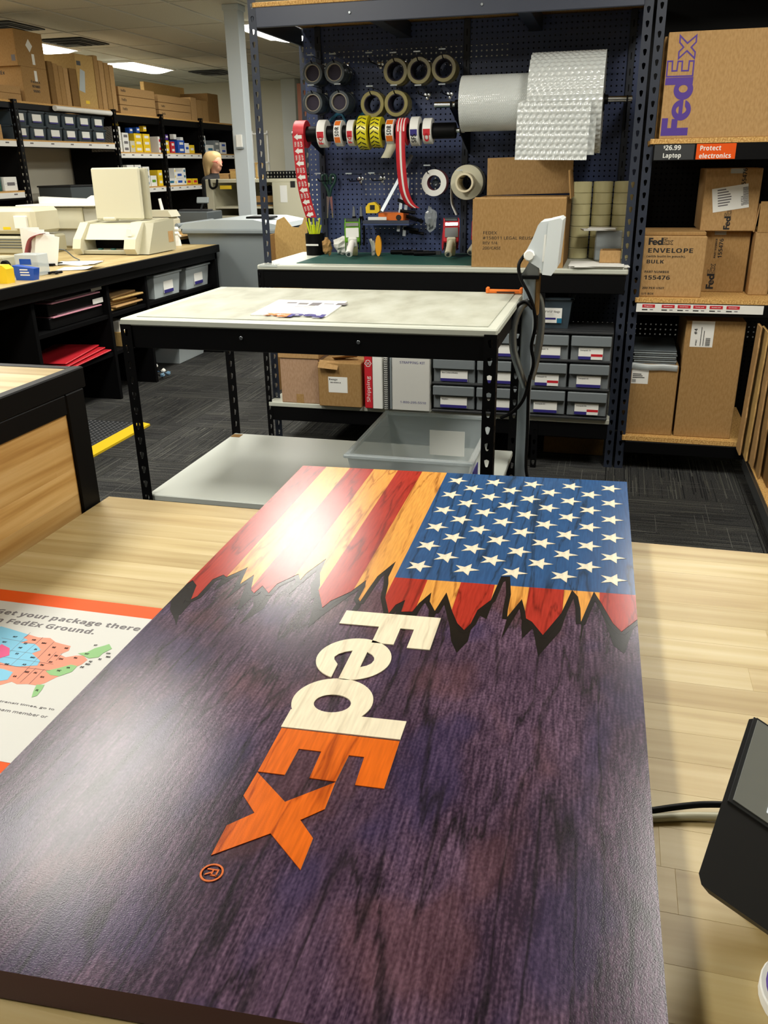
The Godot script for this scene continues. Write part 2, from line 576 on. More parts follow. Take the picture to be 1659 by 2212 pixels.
func camera_and_air() -> void:
	var cam := Camera3D.new()
	cam.name = "camera"
	add_child(cam)
	cam.transform = Transform3D(Basis(Vector3(0.967855, -0.015044, -0.25106), Vector3(-0.081778, 0.925146, -0.370697), Vector3(0.237844, 0.379312, 0.894177)).orthonormalized(), Vector3(0, 1.39, 0))
	cam.fov = 62.4264
	cam.near = 0.02
	cam.far = 60.0
	cam.current = true
	var we := WorldEnvironment.new()
	we.name = "air"
	var e := Environment.new()
	e.background_mode = Environment.BG_COLOR
	e.background_color = Color(0.0, 0.0, 0.0)
	e.tonemap_mode = Environment.TONE_MAPPER_LINEAR
	e.tonemap_exposure = 1.0
	e.sdfgi_enabled = true
	e.ssao_enabled = true
	e.ssil_enabled = true
	we.environment = e
	add_child(we)

func _ready() -> void:
	rng.seed = 7
	camera_and_air()
	materials()
	setting()
	counters()
	plaque()
	counter_things()
	packing_table()
	workbench()
	pegboard()
	bench_things()
	bench_lower()
	stock_bay()
	copy_corner()
	left_shelves()
	far_station()

# ---------------------------------------------------------------- front counters
func staves(parent: Node3D, called: String, a: Vector3, b: Vector3, along: int, across: int, wide: float, kind: String, lengths := Vector2(0.5, 1.1)) -> void:
	# strips of laminated wood filling the box a-b
	var n := int(round((b[across] - a[across]) / wide))
	var w := (b[across] - a[across]) / n
	for i in n:
		var p := a[along]
		while p < b[along] - 0.01:
			var l := minf(rng.randf_range(lengths.x, lengths.y), b[along] - p)
			if b[along] - p - l < 0.15: l = b[along] - p
			var lo := a
			var hi := b
			lo[across] = a[across] + i * w
			hi[across] = lo[across] + w
			lo[along] = p
			hi[along] = p + l
			wbox(parent, called, lo, hi, M["%s%d" % [kind, rng.randi() % 5]], 0.0002)
			p += l

func counters() -> void:
	var t := thing("front_counter", "low light wood counter with laminated strips, carrying the big plaque", "counter", Vector3(0.2, 0, -0.65))
	wbox(t, "core", Vector3(-0.838, 0.812, -1.238), Vector3(1.5, 0.83, -0.1), M.wood1)
	staves(t, "wood_strip", Vector3(-0.838, 0.83, -1.238), Vector3(1.5, 0.85, -0.1), 0, 2, 0.0475, "wood")
	wbox(t, "body_panel", Vector3(-0.78, 0.0, -1.15), Vector3(1.45, 0.812, -0.2), M.black_matte)
	wbox(t, "edge_strip", Vector3(-0.838, 0.812, -1.2405), Vector3(1.5, 0.8485, -1.238), M.black)
	var r := thing("raised_counter", "taller counter end on the left with black steel frame and wood side panel", "counter", Vector3(-1.6, 0, -0.5))
	wbox(r, "edge_band", Vector3(-0.862, 1.053, -1.227), Vector3(-0.842, 1.0875, -0.05), M.black)
	wbox(r, "edge_band", Vector3(-2.3, 1.053, -1.227), Vector3(-0.862, 1.0865, -1.207), M.black)
	wbox(r, "post", Vector3(-0.9, 0.0, -1.219), Vector3(-0.8425, 1.053, -1.168), M.black)
	wbox(r, "rail", Vector3(-0.895, 1.02, -1.168), Vector3(-0.8435, 1.053, -0.05), M.black)
	staves(r, "top_strip", Vector3(-2.3, 1.06, -1.207), Vector3(-0.862, 1.086, -0.05), 0, 2, 0.048, "wood")
	staves(r, "panel_strip", Vector3(-0.875, 0.05, -1.168), Vector3(-0.8475, 1.02, -0.05), 2, 1, 0.046, "panel", Vector2(0.25, 0.6))
	wbox(r, "body_panel", Vector3(-2.25, 0.0, -1.15), Vector3(-0.885, 1.05, -0.1), M.black_matte)

# ---------------------------------------------------------------- plaque
const PO := Vector3(-0.52185, 0.852, -1.38725)
const PU := Vector3(0.998047, 0, -0.062475)
const PV := Vector3(0.01958, 0, 0.999808)
const PW := 0.5773
const PL := 1.058

func logo_parts() -> Dictionary:    # letters in (s, t): s up the letter, t along the word, as on the plaque
	var e_out := oval(0.2662, 0.6288, 0.0417, 0.0432, 48)
	var eye := poly([0.2777, 0.6132, 0.2840, 0.6176, 0.2880, 0.6230, 0.2894, 0.6290, 0.2880, 0.6360, 0.2840, 0.6412, 0.2777, 0.6452])
	var gap := poly([0.2606, 0.6130, 0.2530, 0.6170, 0.2470, 0.6225, 0.2440, 0.6290, 0.2455, 0.6345, 0.2518, 0.6433, 0.2525, 0.6900, 0.2606, 0.6900])
	var e: Array = []
	for q in Geometry2D.clip_polygons(e_out, gap): e.append_array(holed(q, [eye]))
	var d: Array = holed(oval(0.2662, 0.7120, 0.0417, 0.0416, 48), [oval(0.2673, 0.7160, 0.0191, 0.0155, 32)])
	d = d.map(func(q): return Geometry2D.clip_polygons(q, rect(0.2, 0.7330, 0.4, 0.80))[0])
	d.append(rect(0.2289, 0.7330, 0.3479, 0.7623))
	return {
		"F": [rect(0.2284, 0.5228, 0.3458, 0.5552), rect(0.3194, 0.5552, 0.3458, 0.5970), rect(0.2772, 0.5552, 0.3030, 0.5925)],
		"e": e, "d": d,
		"E": [poly([0.2302, 0.7638, 0.3479, 0.7645, 0.3487, 0.8322, 0.3223, 0.8319, 0.3206, 0.7929, 0.3060, 0.7930, 0.3042, 0.8304, 0.2797, 0.8299, 0.2790, 0.7921, 0.2570, 0.7918, 0.2564, 0.8298, 0.2308, 0.8295])],
		"x": [poly([0.2308, 0.8306, 0.2686, 0.8636, 0.3042, 0.8316, 0.3050, 0.8663, 0.2887, 0.8825, 0.3056, 0.9009, 0.3063, 0.9351, 0.2697, 0.9017, 0.2313, 0.9331, 0.2303, 0.8993, 0.2477, 0.8811, 0.2301, 0.8621])],
	}

func outline(polys: Array, w: float) -> Array:    # the bands inside the edges of polygons
	var out := []
	for p in polys:
		var inner := Geometry2D.offset_polygon(p, -w, Geometry2D.JOIN_MITER)
		out.append_array(holed(p, inner) if inner.size() else [p])
	return out

# the word mark on a face: o = lower left corner of the word, bx along the word, by up the letters, w = its width
func word_mark(parent: Node3D, o: Vector3, bx: Vector3, by: Vector3, w: float, first: Material, second: Material, hollow: bool) -> void:
	var k := w / 0.4123
	var L := logo_parts()
	var nn := bx.cross(by)
	for key in ["F", "e", "d", "E", "x"]:
		var ps: Array = []
		for p in L[key]:
			var q := PackedVector2Array()
			for v in p: q.append(Vector2((v.y - 0.5228) * k, (v.x - 0.2284) * k))
			ps.append(q)
		if hollow and key in ["E", "x"]: ps = outline(ps, 0.0062 * k)
		part(parent, "letter", extrude(ps, bx, by, o - off(parent), nn * (0.0006 + 0.0001 * "FedEx".find(key))), first if key in ["F", "e", "d"] else second)

func plaque() -> void:
	# pictures of the wood: veins and fibres run along the board
	var w := 768
	var h := 1408
	var vein := noise(FastNoiseLite.TYPE_SIMPLEX_SMOOTH, 0.011, 71, 2)
	vein.fractal_type = FastNoiseLite.FRACTAL_PING_PONG
	vein.fractal_ping_pong_strength = 2.6
	vein.domain_warp_enabled = true
	vein.domain_warp_amplitude = 18.0
	vein.domain_warp_frequency = 0.012
	var vi := vein.get_image(384, 70, false, false, true)
	vi.convert(Image.FORMAT_L8)
	vi.resize(w, h, Image.INTERPOLATE_CUBIC)
	var vd := vi.get_data()
	var fd := grain(w, h, w, 110, 0.20, 72, 5).get_data()
	var sd := grain(w, h, w, 900, 0.22, 76, 3).get_data()
	var md := grain(w, h, 300, 330, 0.011, 73, 4).get_data()
	var m2 := grain(w, h, 300, 200, 0.018, 74, 4).get_data()
	var pg := PackedByteArray()
	var pp := PackedByteArray()
	var pi := PackedByteArray()
	pi.resize(w * h * 3)
	pg.resize(w * h * 3)
	pp.resize(w * h * 3)
	var dark := Color8(40, 26, 42)
	var lite := Color8(104, 80, 100)
	var blue := Color8(44, 40, 82)
	var brown := Color8(92, 56, 52)
	for i in w * h:
		var v := vd[i] / 255.0
		var f := fd[i] / 255.0
		var line := clampf((0.11 - absf(v - 0.5)) / 0.11, 0.0, 1.0)
		line = line * line
		var g := 0.84 + 0.18 * f - 0.24 * line
		var q := clampi(int(g * 255.0), 0, 255)
		pg[i * 3] = q
		pg[i * 3 + 1] = clampi(int((g - 0.06 * line) * 250.0), 0, 255)
		pg[i * 3 + 2] = clampi(int((g - 0.10 * line) * 244.0), 0, 255)
		var a := md[i] / 255.0
		var b := m2[i] / 255.0
		var c := dark.lerp(lite, clampf((f - 0.5) * 1.1 + (sd[i] / 255.0 - 0.5) * 0.9 + 0.42 + (b - 0.5) * 0.6, 0, 1))
		c = c.lerp(blue, clampf((a - 0.58) * 2.0, 0, 0.35))
		c = c.lerp(brown, clampf((0.42 - a) * 2.2, 0, 0.35))
		c = c.darkened(clampf(0.5 * line, 0, 1))
		var g2 := 0.90 + 0.10 * f - 0.08 * line
		pi[i * 3] = clampi(int(g2 * 255.0), 0, 255)
		pi[i * 3 + 1] = clampi(int((g2 - 0.01 * line) * 253.0), 0, 255)
		pi[i * 3 + 2] = clampi(int((g2 - 0.02 * line) * 250.0), 0, 255)
		pp[i * 3] = int(c.r * 255.0)
		pp[i * 3 + 1] = int(c.g * 255.0)
		pp[i * 3 + 2] = int(c.b * 255.0)
	var grain_tex := tex(Image.create_from_data(w, h, false, Image.FORMAT_RGB8, pg))
	var pale_tex := tex(Image.create_from_data(w, h, false, Image.FORMAT_RGB8, pi))
	var stain_tex := tex(Image.create_from_data(w, h, false, Image.FORMAT_RGB8, pp))
	var bump := noise(FastNoiseLite.TYPE_SIMPLEX, 0.48, 75, 2).get_image(1024, 1877)
	bump.convert(Image.FORMAT_L8)
	var bump_tex := tex(bump)
	var lacquer := func(col: Color, t: Texture2D, rough := 0.21):
		var m := mat(col, rough, 0.0, 0.33)
		if t: m.albedo_texture = t
		m.heightmap_enabled = true
		m.heightmap_texture = bump_tex
		m.heightmap_scale = 0.006
		return m
	var stain: StandardMaterial3D = lacquer.call(Color.WHITE, stain_tex)
	var us := Vector2(1.0 / PW, 1.0 / PL)
	var t := thing("wooden_plaque", "large glossy wooden plaque stained purple with a torn flag and inlaid word mark", "plaque", PO + PU * PW / 2 + PV * PL / 2)
	var o := PO - t.position
	part(t, "board", extrude([rect(0, 0, PW, PL)], PU, PV, o, Y * 0.028, us), stain)
	# torn flag: outline of the coloured field
	var tear := poly([0.0, 0.4860, 0.0030, 0.4740, 0.0149, 0.4880, 0.0248, 0.5256, 0.0290, 0.5164, 0.0285, 0.4675, 0.0371, 0.4520, 0.0440, 0.4580, 0.0563, 0.4345, 0.0609, 0.4240, 0.0702, 0.4744, 0.0781, 0.4453, 0.0908, 0.4888, 0.0979, 0.4964, 0.1010, 0.4743, 0.1165, 0.4931, 0.1180, 0.4668, 0.1366, 0.4334, 0.1446, 0.4506, 0.1460, 0.4298, 0.1592, 0.3805, 0.1645, 0.4264, 0.1754, 0.4615, 0.1774, 0.4745, 0.1964, 0.5197, 0.2015, 0.5004, 0.2197, 0.4719, 0.2309, 0.4365, 0.2345, 0.4559, 0.2350, 0.4906, 0.2383, 0.4964, 0.2400, 0.4641, 0.2430, 0.4231, 0.2572, 0.3732, 0.2580, 0.4232, 0.2625, 0.4427, 0.2674, 0.4811, 0.2809, 0.5203, 0.2842, 0.4979, 0.2935, 0.4827, 0.2950, 0.5138, 0.3083, 0.5114, 0.3121, 0.4888, 0.3223, 0.4573, 0.3247, 0.4822, 0.3352, 0.5048, 0.3413, 0.4541, 0.3567, 0.5034, 0.3672, 0.5310, 0.3774, 0.5454, 0.3829, 0.5284, 0.3864, 0.4941, 0.3994, 0.4653, 0.4048, 0.3973, 0.4168, 0.3953, 0.4228, 0.4469, 0.4230, 0.4875, 0.4240, 0.5050, 0.4374, 0.4567, 0.4442, 0.4887, 0.4465, 0.5053, 0.4540, 0.5123, 0.4688, 0.5418, 0.4874, 0.4858, 0.4984, 0.4211, 0.5062, 0.4384, 0.5100, 0.4688, 0.5114, 0.5027, 0.5190, 0.4588, 0.5258, 0.4213, 0.5352, 0.4517, 0.5488, 0.5005, 0.5581, 0.5189, 0.5773, 0.4860])
	var field := PackedVector2Array([Vector2(PW, 0), Vector2(0, 0)])
	field.append_array(tear)
	var scorch := mat("#0d0a0b", 0.42)
	var burn := PackedVector2Array([Vector2(PW, 0.3), Vector2(0, 0.3), Vector2(0, 0.505)])
	for i in tear.size():
		var p := tear[i]
		var prev := tear[maxi(i - 1, 0)]
		var next := tear[mini(i + 1, tear.size() - 1)]
		var dip := (p.y - (prev.y + next.y) / 2.0)
		var add := 0.015 + 0.007 * sin(i * 1.7)
		if dip > 0.004: add += 0.024 + 0.35 * dip
		burn.append(Vector2(clampf(p.x + 0.0025 * sin(i * 2.3), 0, PW), p.y + maxf(add, 0.004)))
	# slide points that fold back over their neighbour
	var char: StandardMaterial3D = lacquer.call(Color("#0d0a0b"), null)
	var band := []
	for q in Geometry2D.offset_polygon(field, 0.0062, Geometry2D.JOIN_MITER): band.append_array(Geometry2D.intersect_polygons(q, rect(0, 0, PW, PL)))
	part(t, "scorched_edge", extrude(band.filter(func(q): return not Geometry2D.is_polygon_clockwise(q)), PU, PV, o + Y * 0.028, Y * 0.0003, us), char)
	if Geometry2D.triangulate_polygon(burn).size(): part(t, "scorched_tips", extrude([burn], PU, PV, o + Y * 0.028, Y * 0.00022, us), char)
	# curled tails of scorch on the left
	for q in [poly([0.0, 0.486, 0.0165, 0.495, 0.018, 0.53, 0.026, 0.56, 0.036, 0.591, 0.027, 0.577, 0.010, 0.555, 0.0, 0.53]), poly([0.0743, 0.46, 0.092, 0.50, 0.0996, 0.5519, 0.088, 0.52]), poly([0.098, 0.50, 0.122, 0.49, 0.1245, 0.5338, 0.1098, 0.5771, 0.110, 0.53])]:
		part(t, "scorched_tail", extrude([q], PU, PV, o + Y * 0.028, Y * 0.00012, us), lacquer.call(Color("#120d0f"), null))
	var canton := rect(6.0 * PW / 13.0, 0, PW, 0.4228)
	var red: StandardMaterial3D = lacquer.call(Color("#a82e22"), grain_tex)
	var gold: StandardMaterial3D = lacquer.call(Color("#e0a04c"), grain_tex)
	for k in 13:
		var s0 := k * PW / 13.0
		var strip := rect(s0, 0, s0 + PW / 13.0, 0.6)
		var ps := []
		for q in Geometry2D.intersect_polygons(strip, field):
			if k >= 6:
				ps.append_array(Geometry2D.clip_polygons(q, canton))
			else: ps.append(q)
		if ps.size():
			var sp := part(t, "stripe", extrude(ps, PU, PV, o + Y * 0.028, Y * 0.0006, us), red if k % 2 == 0 else gold)
			sp.set_meta("label", "brick red stained stripe" if k % 2 == 0 else "honey coloured wood stripe")
	part(t, "canton", extrude(Geometry2D.intersect_polygons(canton, field), PU, PV, o + Y * 0.028, Y * 0.0006, us), lacquer.call(Color("#2a5488"), grain_tex)).set_meta("label", "blue stained star field")
	var pale: StandardMaterial3D = lacquer.call(Color("#e6dcc4"), pale_tex)
	var star := PackedVector2Array()
	for i in 10: star.append(Vector2.from_angle(TAU * i / 10.0) * (0.0187 if i % 2 == 0 else 0.0074))
	for j in 11:
		for i in (5 if j % 2 == 0 else 4):
			var c := Vector2((0.2913 if j % 2 == 0 else 0.3230) + 0.0646 * i, 0.0383 + 0.0346 * j)
			part(t, "star", extrude([star], PU, PV, Vector3.ZERO, Y * 0.0005, us), pale, o + Y * 0.0286 + PU * c.x + PV * c.y)
	var ivory: StandardMaterial3D = lacquer.call(Color("#ece2c8"), pale_tex)
	var amber: StandardMaterial3D = lacquer.call(Color("#e06a14"), grain_tex)
	var L := logo_parts()
	for key in ["F", "e", "d", "E", "x"]:
		part(t, "letter", extrude(L[key], PU, PV, o + Y * 0.028, Y * (0.0012 if key in ["F", "e", "d"] else 0.0008), us), ivory if key in ["F", "e", "d"] else amber).set_meta("label", "ivory wood letter" if key in ["F", "e", "d"] else "orange wood letter")
	var mark := holed(oval(0.2393, 0.9500, 0.0092, 0.0092, 32), [oval(0.2393, 0.9500, 0.0076, 0.0076, 32)])
	var r_in := [rect(0.2345, 0.9462, 0.2441, 0.9474), rect(0.2429, 0.9474, 0.2441, 0.9525), rect(0.2390, 0.9474, 0.2402, 0.9525), rect(0.2390, 0.9518, 0.2441, 0.9530), poly([0.2390, 0.9490, 0.2390, 0.9505, 0.2345, 0.9534, 0.2345, 0.9518])]
	mark.append_array(r_in)
	part(t, "registered_mark", extrude(mark, PU, PV, o + Y * 0.028, Y * 0.0008, us), lacquer.call(Color("#c8642c"), null))

# ---------------------------------------------------------------- things on the counter
func counter_things() -> void:
	# laminated notice with a map
	var p := thing("counter_notice", "laminated orange and white notice with a coloured map, half under the plaque", "notice", Vector3(-0.64, 0.85, -0.70))
	wbox(p, "sheet", Vector3(-0.834, 0.8500, -0.881), Vector3(-0.44, 0.8510, -0.525), M.sign_orange, 0.0003)
	wbox(p, "white_panel", Vector3(-0.834, 0.8511, -0.851), Vector3(-0.452, 0.8513, -0.560), mat("#c6c6c0", 0.6), 0.0001)
	var bx := X
	var by := -Z
	txt(p, "Get your package there", Vector3(-0.754, 0.8514, -0.8245), bx, by, 0.0105, M.ink_grey, 0.212, "Droid Sans", 700, true)
	txt(p, "on FedEx Ground.", Vector3(-0.749, 0.8514, -0.8045), bx, by, 0.0105, M.ink_grey, 0.155, "Droid Sans", 700, true)
	var fl := func(a: Array, m: Material, lift := 0.0):
		part(p, "map_region", extrude([poly(a)], X, Z, Vector3(0, 0.8513 + lift, 0) - off(p), Y * 0.0002), m)
	var salmon := mat("#dc8468", 0.6)
	var sky := mat("#6fb3cf", 0.6)
	var leaf := mat("#7fb070", 0.6)
	var rose := mat("#d0487c", 0.6)
	fl.call([-0.75, -0.775, -0.704, -0.787, -0.656, -0.777, -0.640, -0.779, -0.628, -0.772, -0.618, -0.770, -0.604, -0.768, -0.600, -0.758, -0.606, -0.748, -0.595, -0.744, -0.585, -0.750, -0.576, -0.752, -0.566, -0.745, -0.567, -0.735, -0.572, -0.726, -0.570, -0.719, -0.580, -0.704, -0.586, -0.690, -0.592, -0.684, -0.604, -0.684, -0.616, -0.681, -0.625, -0.684, -0.636, -0.672, -0.66, -0.66, -0.70, -0.70, -0.75, -0.72], salmon)
	fl.call([-0.72, -0.790, -0.704, -0.787, -0.672, -0.780, -0.674, -0.772, -0.664, -0.768, -0.670, -0.760, -0.650, -0.762, -0.640, -0.756, -0.634, -0.751, -0.640, -0.742, -0.620, -0.730, -0.617, -0.720, -0.640, -0.712, -0.665, -0.716, -0.70, -0.73, -0.72, -0.76], sky, 0.0002)
	fl.call([-0.68, -0.705, -0.650, -0.704, -0.636, -0.701, -0.632, -0.686, -0.645, -0.678, -0.68, -0.68], sky, 0.0002)
	fl.call([-0.69, -0.752, -0.674, -0.746, -0.664, -0.732, -0.672, -0.722, -0.69, -0.728], rose, 0.0004)
	fl.call([-0.585, -0.755, -0.576, -0.760, -0.572, -0.770, -0.564, -0.778, -0.560, -0.783, -0.551, -0.774, -0.556, -0.762, -0.556, -0.753, -0.566, -0.748], leaf, 0.0002)
	fl.call([-0.600, -0.712, -0.588, -0.722, -0.579, -0.731, -0.570, -0.730, -0.569, -0.718, -0.578, -0.706, -0.590, -0.706], leaf, 0.0002)
	fl.call([-0.593, -0.685, -0.584, -0.687, -0.581, -0.678, -0.579, -0.666, -0.583, -0.662, -0.588, -0.672], leaf, 0.0002)
	for s in [["MT", -0.685, -0.771], ["ND", -0.657, -0.770], ["MN", -0.640, -0.766], ["WY", -0.690, -0.757], ["SD", -0.662, -0.760], ["WI", -0.622, -0.760], ["MI", -0.606, -0.762], ["NE", -0.662, -0.750], ["IA", -0.641, -0.751], ["KS", -0.657, -0.737], ["MO", -0.633, -0.734], ["IL", -0.617, -0.744], ["IN", -0.608, -0.744], ["OH", -0.598, -0.739], ["PA", -0.582, -0.745], ["NY", -0.574, -0.756], ["KY", -0.606, -0.730], ["TN", -0.612, -0.722], ["AR", -0.633, -0.718], ["AL", -0.609, -0.706], ["GA", -0.596, -0.700], ["MS", -0.620, -0.705], ["NC", -0.585, -0.716], ["FL", -0.585, -0.675], ["VT", -0.575, -0.776], ["NH", -0.549, -0.763], ["MA", -0.545, -0.756], ["RI", -0.552, -0.749], ["NJ", -0.560, -0.742], ["MD", -0.560, -0.736], ["DE", -0.563, -0.729], ["VA", -0.578, -0.724], ["LA", -0.628, -0.694], ["OK", -0.654, -0.714]]:
		txt(p, s[0], Vector3(s[1], 0.8519, s[2]), bx, by, 0.0026, M.ink, 0.0, "Droid Sans", 400)
	for l in [[-0.673, -0.785, -0.668, -0.735], [-0.650, -0.778, -0.648, -0.712], [-0.70, -0.765, -0.650, -0.762], [-0.70, -0.742, -0.640, -0.742], [-0.668, -0.727, -0.60, -0.727], [-0.630, -0.772, -0.622, -0.690], [-0.613, -0.752, -0.611, -0.730], [-0.604, -0.750, -0.602, -0.735], [-0.615, -0.715, -0.614, -0.684], [-0.604, -0.715, -0.602, -0.684], [-0.665, -0.712, -0.595, -0.714]]:
		var d0 := Vector2(l[2] - l[0], l[3] - l[1]).normalized().orthogonal() * 0.0002
		part(p, "border_line", extrude([PackedVector2Array([Vector2(l[0], l[1]) - d0, Vector2(l[2], l[3]) - d0, Vector2(l[2], l[3]) + d0, Vector2(l[0], l[1]) + d0])], X, Z, Vector3(0, 0.8517, 0) - off(p), Y * 0.0001), M.ink_grey)
	txt(p, "approximate transit times, go to", Vector3(-0.662, 0.8514, -0.648), bx, by, 0.0026, M.ink_grey, 0.117, "Droid Sans", 400, true)
	txt(p, "to a team member or", Vector3(-0.625, 0.8514, -0.6345), bx, by, 0.0040, M.ink_grey, 0.081, "Droid Sans", 400, true)
	# card terminal on its stand
	var d := thing("display_terminal", "black desktop terminal with a tilted silver screen at the right edge", "terminal", Vector3(0.21, 0.85, -0.58))
	var fx := Vector3(0.872, -0.477, 0.109).normalized()
	var fy := Vector3(0.323, 0.31, -0.888)
	fy = (fy - fx * fy.dot(fx)).normalized()
	var fn := fx.cross(fy)
	var o := Vector3(0.0915, 0.930, -0.4805)
	var dark := mat("#1b1b1d", 0.55)
	var top := [Vector2(0.003, 0.0), Vector2(0.10, 0.0), Vector2(0.10, 0.153), Vector2(0.006, 0.153), Vector2(0.0, 0.147), Vector2(-0.001, 0.006)]
	var low := [Vector2(0.022, 0.012), Vector2(0.10, 0.012), Vector2(0.10, 0.145), Vector2(0.014, 0.145), Vector2(0.012, 0.14), Vector2(0.020, 0.02)]
	var hs := begin()
	var tp := []
	var lw := []
	for k in 6:
		tp.append(o + fx * top[k].x + fy * top[k].y - off(d))
		lw.append(o + fx * low[k].x + fy * low[k].y - fn * 0.026 - off(d))
	for k in 6:
		var n := (k + 1) % 6
		quad(hs, lw[k], lw[n], tp[n], tp[k])
	for k in range(1, 5):
		tri(hs, tp[0], tp[k], tp[k + 1])
		tri(hs, lw[0], lw[k + 1], lw[k])
	part(d, "housing", done(hs), dark)
	part(d, "screen_bezel", extrude([rect(0.003, 0.070, 0.0995, 0.151)], fx, fy, o - off(d), fn * 0.0012), M.charcoal)
	part(d, "screen", extrude([rect(0.006, 0.073, 0.098, 0.150)], fx, fy, o + fn * 0.0012 - off(d), fn * 0.0006), M.glass_screen)
	var lit := mat("#dfe8f2", 0.3)
	lit.emission_enabled = true
	lit.emission = Color("#dfe8f2")
	lit.emission_energy_multiplier = 0.5
	part(d, "screen_image", extrude([rect(0.032, 0.080, 0.095, 0.147)], fx, fy, o + fn * 0.0018 - off(d), fn * 0.0003), lit)
	part(d, "stand", lathe([Vector2(0.0, 0.0), Vector2(0.035, 0.0), Vector2(0.035, 0.005), Vector2(0.014, 0.010), Vector2(0.012, 0.034), Vector2(0.0, 0.034)], 28), M.black, Vector3(0.164, 0.85, -0.565) - off(d))
	var dl := thing("terminal_cable", "grey and black cable running from the terminal under the plaque", "cable", Vector3(0.1, 0.85, -0.64))
	part(dl, "grey_cable", tube(spline([Vector3(-0.04, 0.003, 0.018), Vector3(0.0, 0.004, 0.006), Vector3(0.03, 0.005, 0.0), Vector3(0.09, 0.006, -0.012)]), 0.0038), M.cream_dark)
	part(dl, "black_cable", tube(spline([Vector3(-0.04, 0.003, 0.010), Vector3(0.0, 0.006, -0.005), Vector3(0.03, 0.01, -0.010), Vector3(0.09, 0.012, -0.018)]), 0.003), M.black)
	var lid := thing("purple_lid", "purple round lid with a pale rim at the bottom right corner", "lid", Vector3(0.176, 0.85, -0.468))
	part(lid, "disc", rod(0.032, 0.012, 32), M.purple)
	part(lid, "rim", ring(0.032, 0.036, 0.010, 32), M.white)

# ---------------------------------------------------------------- packing table
# angle post: a perforated flange facing the room and a plain one at its side
func angle_post(parent: Node3D, x: float, z: float, y0: float, y1: float, side: float, m: Material, w := 0.038, pitch := 0.0508) -> void:
	var n := int((y1 - y0) / pitch)
	var p := part(parent, "post", perforated(w, y1 - y0, 1, n, keyhole(0.0085), 0.002), m, Vector3(x, y0, z) - off(parent))
	part(p, "flange", perforated(w, y1 - y0, 1, n, keyhole(0.0085), 0.002), m, Vector3(side * w / 2, 0, -w / 2), Basis(Y, side * PI / 2))

func bolt(parent: Node3D, at: Vector3) -> void:
	part(parent, "rivet", rod(0.006, 0.003, 10), M.steel_dull, at - off(parent), Basis(X, PI / 2))

